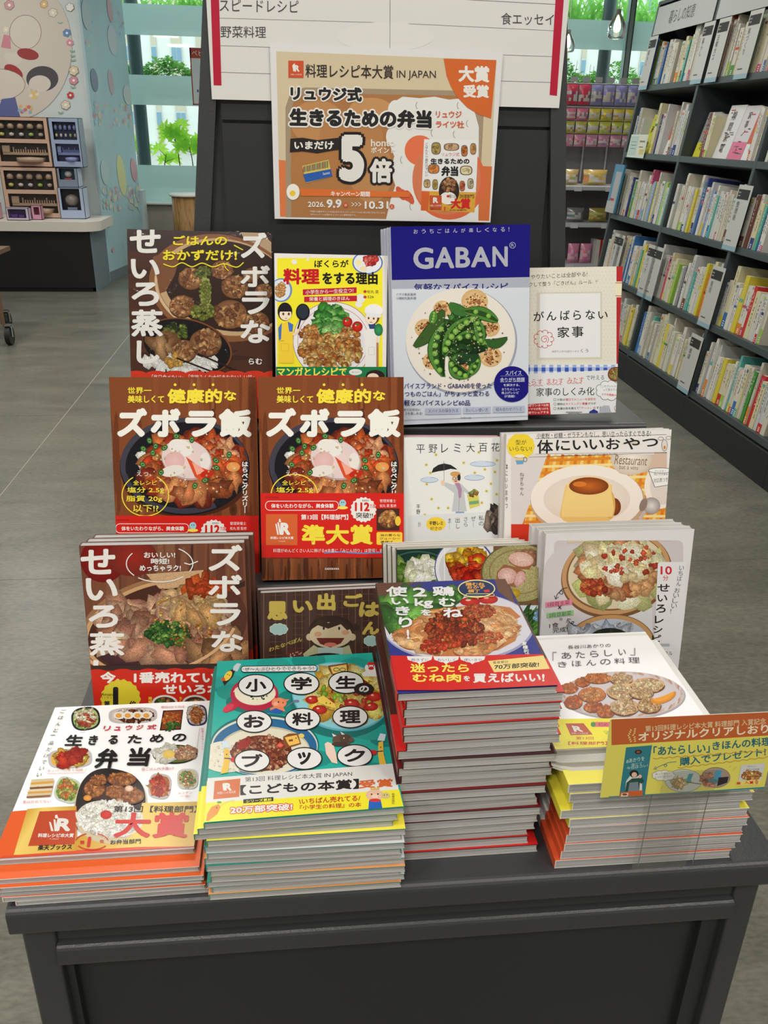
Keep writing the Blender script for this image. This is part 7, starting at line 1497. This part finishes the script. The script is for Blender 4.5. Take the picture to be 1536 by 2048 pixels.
def toybox(x0, x1, z, h, d, y, c, label, wins, c2=(54, 46, 44), side=None, mel=(176, 150, 128)):
    root = empty('toy_box', (x0, y, z), label=label, cat='toy box'); w = x1 - x0
    q = MB(); fr_ = .002
    # carton: back, sides, top, bottom and a front with window openings
    q.box(0, w, d - .004, d, 0, h, c); q.box(0, .004, 0, d, 0, h, c); q.box(w - .004, w, 0, d, 0, h, side or c); q.box(0, w, 0, d, 0, .004, c); q.box(0, w, 0, d, h - .004, h, c)
    zz = [0] + [v for a in sorted(wins, key=lambda t: t[1]) for v in (a[1] * h, a[3] * h)] + [h]
    for i in range(0, len(zz), 2): q.box(0, w, 0, .004, zz[i], zz[i + 1], c)
    for a in wins:
        q.box(0, a[0] * w, 0, .004, a[1] * h, a[3] * h, c); q.box(a[2] * w, w, 0, .004, a[1] * h, a[3] * h, c)
    q.build('carton', 'cover_card', root)
    for k, a in enumerate(wins):
        q = MB(); q.box(a[0] * w, a[2] * w, .05, .055, a[1] * h, a[3] * h, c2)
        q.build('tray', 'cover_card', root)
        g = random.Random(int(w * 1000) + k); q = MB(); ww = (a[2] - a[0]) * w; hh = (a[3] - a[1]) * h
        if len(a) == 4:
            nn = 5
            for i in range(nn):
                cx_ = a[0] * w + ww * (i + .5) / nn; s_ = ww / nn * .33
                q.lathe([(.0, a[1] * h + hh * .55), (s_, a[1] * h + hh * .56), (s_ * 1.1, a[1] * h + hh * .7), (s_ * .7, a[1] * h + hh * .82), (0, a[1] * h + hh * .84)], cx_, .03, mel, 8)
                q.lathe([(.0, a[1] * h + hh * .14), (s_ * .8, a[1] * h + hh * .18), (s_ * .8, a[1] * h + hh * .3), (0, a[1] * h + hh * .36)], cx_, .03, [(206, 200, 120), (214, 200, 196), (200, 196, 200), (160, 190, 100), (190, 170, 160)][i % 5], 8)
        elif a[4] == 'rail':
            q.box(a[0] * w + ww * .05, a[2] * w - ww * .02, .02, .045, a[1] * h + hh * .36, a[1] * h + hh * .5, mel); q.box(a[0] * w + ww * .05, a[0] * w + ww * .2, .016, .045, a[1] * h + hh * .5, a[1] * h + hh * .85, mel)
            for i in range(14): q.box(a[0] * w + ww * (.26 + .05 * i), a[0] * w + ww * (.285 + .05 * i), .025, .04, a[1] * h + hh * .5, a[1] * h + hh * (.66 if i % 5 else .78), mel)
            q.lathe([(0, a[1] * h), (ww * .3, a[1] * h), (ww * .3, a[1] * h + hh * .22), (0, a[1] * h + hh * .26)], a[0] * w + ww * .6, .045, mel, 14)
        elif a[4] == 'plush':
            R_ = min(ww, hh) * .36; cz = a[1] * h + hh * .45
            q.lathe([(R_ * math.cos(math.radians(t)), cz + R_ * .86 * math.sin(math.radians(t))) for t in range(-90, 91, 15)], a[0] * w + ww / 2, .05, a[5], 20); q.box(a[0] * w + ww * .25, a[2] * w - ww * .25, .03, .05, a[1] * h, a[1] * h + hh * .12, mel)
        if q.v: q.build('toy_piece', 'cover_card', root)
        q = MB(); q.add([(a[0] * w, .001, a[1] * h), (a[2] * w, .001, a[1] * h), (a[2] * w, .001, a[3] * h), (a[0] * w, .001, a[3] * h)], [(0, 1, 2, 3)]); q.build('clear_window', 'clear_film', root)
    return root
PE = (206, 170, 148); BLU = (160, 176, 206)
TW = [(.06, .56, .93, .93), (.08, .10, .95, .48, 'rail')]
toybox(-2.62, -2.145, 1.045, .40, .18, 8.32, PE, 'upper peach toy box with a clear double window, standing on another', TW)
toybox(-2.60, -2.12, .617, .425, .20, 8.30, (204, 172, 152), 'lower peach toy box with a clear double window, on the counter', TW)
toybox(-2.140, -1.885, 1.045, .40, .18, 8.33, BLU, 'blue and lilac toy box at the right of the upper peach toy box', [(.12, .56, .90, .92), (.14, .12, .93, .48, 'rail')], (52, 56, 90), side=(140, 150, 170), mel=(130, 140, 190))
toybox(-2.118, -1.94, .88, .160, .17, 8.31, (130, 142, 160), 'small slate blue plush toy box stacked on a bigger pale blue one', [(.12, .40, .86, .97, 'plush', (196, 190, 186))], (30, 70, 90), side=(196, 206, 226), mel=(190, 90, 100))
toybox(-2.118, -1.90, .617, .262, .18, 8.26, (172, 188, 216), 'big pale blue plush toy box with a round window, right end of the counter', [(.10, .28, .86, .97, 'plush', (130, 122, 118))], (34, 32, 34), side=(190, 200, 222), mel=(150, 160, 190))
toybox(-2.53, -2.34, .617, .105, .07, 8.07, (200, 186, 206), 'small lilac toy box with purple pieces, front of the counter', [(.08, .18, .88, .88, 'none')], (86, 66, 110))
toybox(-2.335, -2.25, .617, .12, .07, 8.14, (206, 150, 176), 'small pink toy box behind the lilac one on the counter', [(.25, .35, .8, .88, 'none')], (150, 70, 90))
toybox(-2.80, -2.62, .617, .13, .10, 8.16, (214, 170, 190), 'pink toy box at left edge of the counter', [(.2, .3, .9, .85, 'none')], (90, 50, 60))
m_ = MB(); m_.box(-2.49, -2.44, 8.085, 8.10, .64, .665, (96, 70, 140)); m_.box(-2.43, -2.385, 8.085, 8.10, .64, .66, (96, 70, 140))
tag(m_.build('purple_toy_blocks', 'cover_card'), 'two purple toy pieces inside the small lilac box', 'toy')

# cart caster at the far left
cc = empty('rolling_cart', (-2.12, 6.0, 0), label='rolling cart with black caster, mostly outside the frame at left', cat='cart')
def apart(name, mb, m): o = mb.build(name, m, None); o.parent = cc; o.matrix_parent_inverse = Matrix.Translation((2.12, -6.0, 0)); return o
for cx_, cy_ in ((-1.985, 6.0), (-2.6, 6.03), (-2.6, 6.5), (-2.15, 6.5)):
    apart('wheel', MB().tube((cx_ - .016, cy_, .062), (cx_ + .016, cy_, .062), .062, n=28), 'black_rubber')
    apart('wheel_fork', MB().box(cx_ - .022, cx_ - .018, cy_ - .014, cy_ + .014, .055, .135, (150, 150, 150)).box(cx_ + .018, cx_ + .022, cy_ - .014, cy_ + .014, .055, .135, (150, 150, 150)).box(cx_ - .022, cx_ + .022, cy_ - .018, cy_ + .018, .13, .14, (150, 150, 150)), 'chrome')
    apart('leg', MB().tube((cx_ - .03, cy_, .14), (cx_ - .034, cy_, .56), .014, c=(120, 90, 70)), 'cover_card')
apart('lower_tray', MB().bbox(-2.66, -2.06, 6.02, 6.54, .56, .59, .004, 'x', c=(120, 90, 70)), 'cover_card')

# round wooden stool-like bin with a white lid, by the window
sb = empty('wooden_barrel_stand', (-1.13, 9.55, 0), label='round wooden stand with a white lid before the window', cat='stand')
m, nt, b_ = nodes('knotty_wood'); tc = nt.nodes.new('ShaderNodeTexCoord'); mp = nt.nodes.new('ShaderNodeMapping'); mp.inputs['Scale'].default_value = (14, 14, 1.6); wv = nt.nodes.new('ShaderNodeTexNoise'); wv.inputs['Scale'].default_value = 2; wv.inputs['Distortion'].default_value = 1.5; wv.inputs['Detail'].default_value = 5
rr_ = nt.nodes.new('ShaderNodeValToRGB'); rr_.color_ramp.elements[0].color = (.16, .075, .02, 1); rr_.color_ramp.elements[0].position = .3; rr_.color_ramp.elements[1].color = (.40, .22, .07, 1); rr_.color_ramp.elements[1].position = .6
nt.links.new(tc.outputs['Object'], mp.inputs['Vector']); nt.links.new(mp.outputs['Vector'], wv.inputs['Vector']); nt.links.new(wv.outputs['Fac'], rr_.inputs['Fac']); nt.links.new(rr_.outputs['Color'], b_.inputs['Base Color']); _mats['knotty_wood'] = m
q = MB(); q.lathe([(0, 0), (.165, 0), (.17, .735), (0, .735)], 0, 0, n=32); q.build('wooden_drum', 'knotty_wood', sb)
q = MB(); q.lathe([(0, .735), (.19, .735), (.195, .75), (.18, .762), (0, .765)], 0, 0, (226, 224, 220), n=32); q.build('lid', 'cover_card', sb)
q = MB(); q.box(-1.745, -1.70, 10.2, 10.40, 0, .74, (214, 216, 216)); tag(q.build('white_side_board', 'cover_card'), 'white board edge standing beside the blue column near the window', 'board')

# notice hung at the window
wn = empty('window_notice', (-1.12, 10.530, 1.615), label='red and white notice hanging before the back window', cat='notice')
q = MB(); q.box(0, .34, 0, .003, 0, .56, (222, 226, 226)); q.box(0, .34, -.001, 0, .46, .56, (186, 64, 50)); q.box(0, .012, -.001, 0, 0, .56, (176, 64, 56)); q.box(0, .34, -.001, 0, 0, .014, (176, 64, 56)); q.build('sheet', 'cover_card', wn)
v, t = glyph('ベビー用品', 3); q = MB(); q.add([(.02 + a * .065, -.002, .485 + b * .065) for a, b in v], [tuple(f) for f in t], (236, 232, 228)); q.box(.055, .07, -.002, -.001, .13, .155, (40, 90, 190)); q.build('lettering', 'print_matte', wn)

# pendant bulbs on the right
mat('bulb_glow', (255, 226, 170), .5, emit=14)
for i, (x, y, z) in enumerate(((2.40, 7.0, 2.13), (2.62, 9.0, 2.19))):
    pb = empty('pendant_lamp', (x, y, z), label=['clear glass pendant lamp nearer to the right bookshelf', 'smaller looking pendant lamp farther back by the sign board'][i], cat='pendant lamp', group='pendant lamps')
    q = MB(); q.tube((0, 0, .12), (0, 0, CEIL_Z - z), .003, c=(200, 200, 200)); q.build('cord', 'cover_card', pb)
    q = MB(); q.lathe([(.0, .125), (.018, .12), (.018, .085), (0, .085)], 0, 0, (120, 120, 118)); q.build('socket', 'cover_card', pb)
    q = MB(); q.lathe([(.018, .095), (.04, .06), (.062, .02), (.07, -.025), (.062, -.06), (.045, -.07)], 0, 0, n=24); q.build('glass_shade', 'clear_glass', pb)
    q = MB(); q.lathe([(0, .085), (.01, .07), (.022, .03), (.026, .0), (.02, -.022), (0, -.03)], 0, 0, n=16); q.build('bulb', 'bulb_glow', pb)

# ================================================================== outside
mat('outdoor_paving', (170, 168, 160), .9, noise=.1, nscale=2)
q = MB(); q.box(-60, 70, 10.7, 80, -.3, -.02); og = q.build('ground_outside', 'outdoor_paving'); og['kind'] = 'structure'
mat('facade_white', (222, 222, 216), .9, noise=.03, nscale=2); mat('facade_tan', (196, 184, 164), .9, noise=.06, nscale=2); mat('facade_glass', (120, 152, 172), .3)
bd = empty('apartment_building', (-6, 58, 0), label='white apartment building with tan pilasters and small blue windows beyond the glass', cat='building')
q = MB(); q.box(-14, 34, 0, 6, -.3, 22); q.build('wall', 'facade_white', bd)
for i in range(-3, 28):
    x = -2.23 + i * 1.31; wd_ = .30 if i % 2 == 0 else .60; q = MB(); q.box(x - wd_ / 2, x + wd_ / 2, -.1, 0, -.3, 21.8); q.build('pilaster', 'facade_tan', bd)
    if i > 3 and i < 15: continue
    for j in range(4):
        zc = -1.9 + j * 3.5 + 3.3 - .05; f = MB(); f.box(x - wd_ * .52, x + wd_ * .52, -.15, -.08, zc, zc + .85, (190, 196, 200)); fo = f.build('window', 'cover_card', bd)
        h_ = wd_ * .46
        for u0, u1 in (((-h_, -.02), (.02, h_)) if wd_ > .4 else ((-h_, h_),)):
            g = MB(); g.box(x + u0, x + u1, -.17, -.14, zc + .06, zc + .79); g.build('pane', 'facade_glass', fo)
# terrace planters that carry the greenery
mat('planter_concrete', (150, 160, 150), .8, noise=.08, nscale=8)
def leafmat(name, c, tr):
    m, nt, b = nodes(name); nt.nodes.remove(b); out = nt.nodes['Material Output']; L = lin(c)
    d = nt.nodes.new('ShaderNodeBsdfDiffuse'); d.inputs[0].default_value = L + (1,); t = nt.nodes.new('ShaderNodeBsdfTranslucent'); t.inputs[0].default_value = tuple(min(.9, v * 1.5) for v in L) + (1,)
    mx = nt.nodes.new('ShaderNodeMixShader'); mx.inputs[0].default_value = tr; nt.links.new(d.outputs[0], mx.inputs[1]); nt.links.new(t.outputs[0], mx.inputs[2]); nt.links.new(mx.outputs[0], out.inputs['Surface']); _mats[name] = m
leafmat('leaf_bright', (165, 226, 70), .55); leafmat('leaf_mid', (138, 190, 100), .5); leafmat('stem_green', (90, 96, 60), .1)
rl = random.Random(3)
def leaf(m, p, d, L, w, up=(0, 0, 1)):
    d = Vector(d).normalized(); s_ = d.cross(Vector(up)).normalized(); p = Vector(p); q_ = p + d * L; mid = p + d * L * .5 + Vector((0, 0, L * .06))
    m.add([p, mid + s_ * w, q_, mid - s_ * w], [(0, 1, 2, 3)])
def shrub(name, x0, x1, y, z0, h, n, label, mt='leaf_mid', L=.06):
    root = empty(name, ((x0 + x1) / 2, y, z0), label=label, cat='shrub', group='planted greenery outside the window'); cx_ = (x0 + x1) / 2
    m = MB(); st_ = MB()
    for i in range(max(3, int((x1 - x0) * 8))):
        x = rl.uniform(x0, x1) - cx_; tx = x + rl.uniform(-.06, .06); st_.tube((x, 0, 0), (tx, rl.uniform(-.05, .05), h * rl.uniform(.6, .95)), .004, .002, n=5)
    st_.build('stem', 'stem_green', root)
    for i in range(n):
        x = rl.uniform(x0, x1) - cx_; z = h * rl.random() ** .7 * (.75 + .25 * math.sin(x * 9 + x0)); a = rl.uniform(0, 6.28); e = rl.uniform(-.3, .9)
        leaf(m, (x, rl.uniform(-.14, .14), z), (math.cos(a), math.sin(a), e), L * rl.uniform(.6, 1.2), L * .34)
    m.build('foliage', mt, root)
for nm, z, lab in (('planter', 1.86, 'concrete planter beam outside the left window, at the middle frosted band'), ('planter', 2.60, 'upper concrete planter beam outside the window'), ('planter', .86, 'low concrete planter outside the left window')):
    q = MB(); q.bbox(-4.5, 6.0, 11.35, 11.75, z - .16, z, .02, 'x'); tag(q.build('planter_beam', 'planter_concrete'), lab, 'planter')
shrub('planter_shrub', -2.2, -1.62, 11.52, 1.86, .30, 900, 'low leafy shrub on the middle planter beside the blue column'); shrub('planter_shrub', -1.62, -.7, 11.52, 1.86, .27, 1500, 'low leafy shrub on the middle planter, left of the sign board')
shrub('planter_shrub', 3.1, 3.75, 11.52, 1.86, .40, 1100, 'leafy shrub above the snack rack, left of the grey pole'); shrub('planter_shrub', 3.75, 4.8, 11.52, 1.86, .38, 1300, 'leafy shrub above the snack rack, right of the grey pole')
def blades(x0, x1, z0, h, n, label):
    root = empty('strap_leaf_plant', ((x0 + x1) / 2, 11.52, z0), label=label, cat='plant', group='planted greenery outside the window'); m = MB(); cx_ = (x0 + x1) / 2
    for i in range(n):
        x = rl.uniform(x0, x1) - cx_; a = rl.uniform(-1.2, 1.2); L = h * rl.uniform(.6, 1.1); P = []
        for k in range(6):
            t = k / 5; P.append(Vector((x + math.sin(a) * L * t * (.4 + .6 * t), rl.uniform(-.02, .02) + .1 * math.cos(i) * t, L * (t - .42 * t * t * abs(a)))))
        for k in range(5):
            w0 = .016 * (1 - (k / 5) ** 2); w1 = .016 * (1 - ((k + 1) / 5) ** 2)
            m.add([P[k] + Vector((-w0, 0, 0)), P[k] + Vector((w0, 0, 0)), P[k + 1] + Vector((w1, 0, 0)), P[k + 1] + Vector((-w1, 0, 0))], [(0, 1, 2, 3)])
    m.build('foliage', 'leaf_mid', root)
blades(3.0, 3.7, 2.60, .55, 70, 'strap-leaved plant high outside, left of the grey pole'); blades(3.75, 4.7, 2.60, .55, 90, 'strap-leaved plant high outside, right of the grey pole'); blades(-2.3, -.9, 2.60, .30, 110, 'strap-leaved plant high outside the left window')
def palmate(x, z0, h, lean, n, label):
    root = empty('palmate_plant', (x, 11.45, z0), label=label, cat='plant', group='bright palmate plants outside the left window'); st_ = MB(); m = MB()
    top = Vector((lean, 0, h)); P0 = Vector((0, 0, 0)); st_.tube(P0, Vector((lean * .3, 0, h * .55)), .008, .006, n=6).tube(Vector((lean * .3, 0, h * .55)), top, .006, .004, n=6)
    for k in range(n):
        t = rl.uniform(.55, 1.0); b0 = Vector((lean * t, 0, h * t)); a = rl.uniform(0, 6.28); c0 = b0 + Vector((math.cos(a) * .11, math.sin(a) * .06, rl.uniform(.0, .10)))
        st_.tube(b0, c0, .003, n=5)
        for j in range(8):
            f = -2.4 + j * .69 + math.pi / 2; leaf(m, c0, (math.cos(f), .25 * math.sin(a), math.sin(f) * .8 + .1), rl.uniform(.09, .13), .02, up=(0, 1, 0))
    st_.build('stem', 'stem_green', root); m.build('foliage', 'leaf_bright', root)
for x, h, ln_, n, l in ((-1.42, .50, -.06, 9, 'tallest bright palmate plant outside the left window'), (-1.26, .36, -.05, 7, 'bright palmate plant in the middle outside the left window'), (-1.12, .40, .05, 8, 'bright palmate plant outside, half hidden by the sign board'), (-1.62, .22, .04, 4, 'small bright palmate plant by the grey pole outside'), (-.98, .34, .06, 7, 'bright palmate plant outside behind the sign board'), (-1.93, .3, .0, 5, 'bright palmate plant outside behind the blue column')): palmate(x, .86, h, ln_, n, l)
for x, l in ((-1.80, 'grey steel pole outside the left window'), (3.71, 'grey steel pole outside the right window')):
    q = MB(); q.tube((0, 0, 0), (0, 0, 4), .075, n=20); o = q.build('steel_pole', 'pole_paint'); o.location = (x, 11.15 if x < 0 else 11.15, -.05); tag(o, l, 'pole')
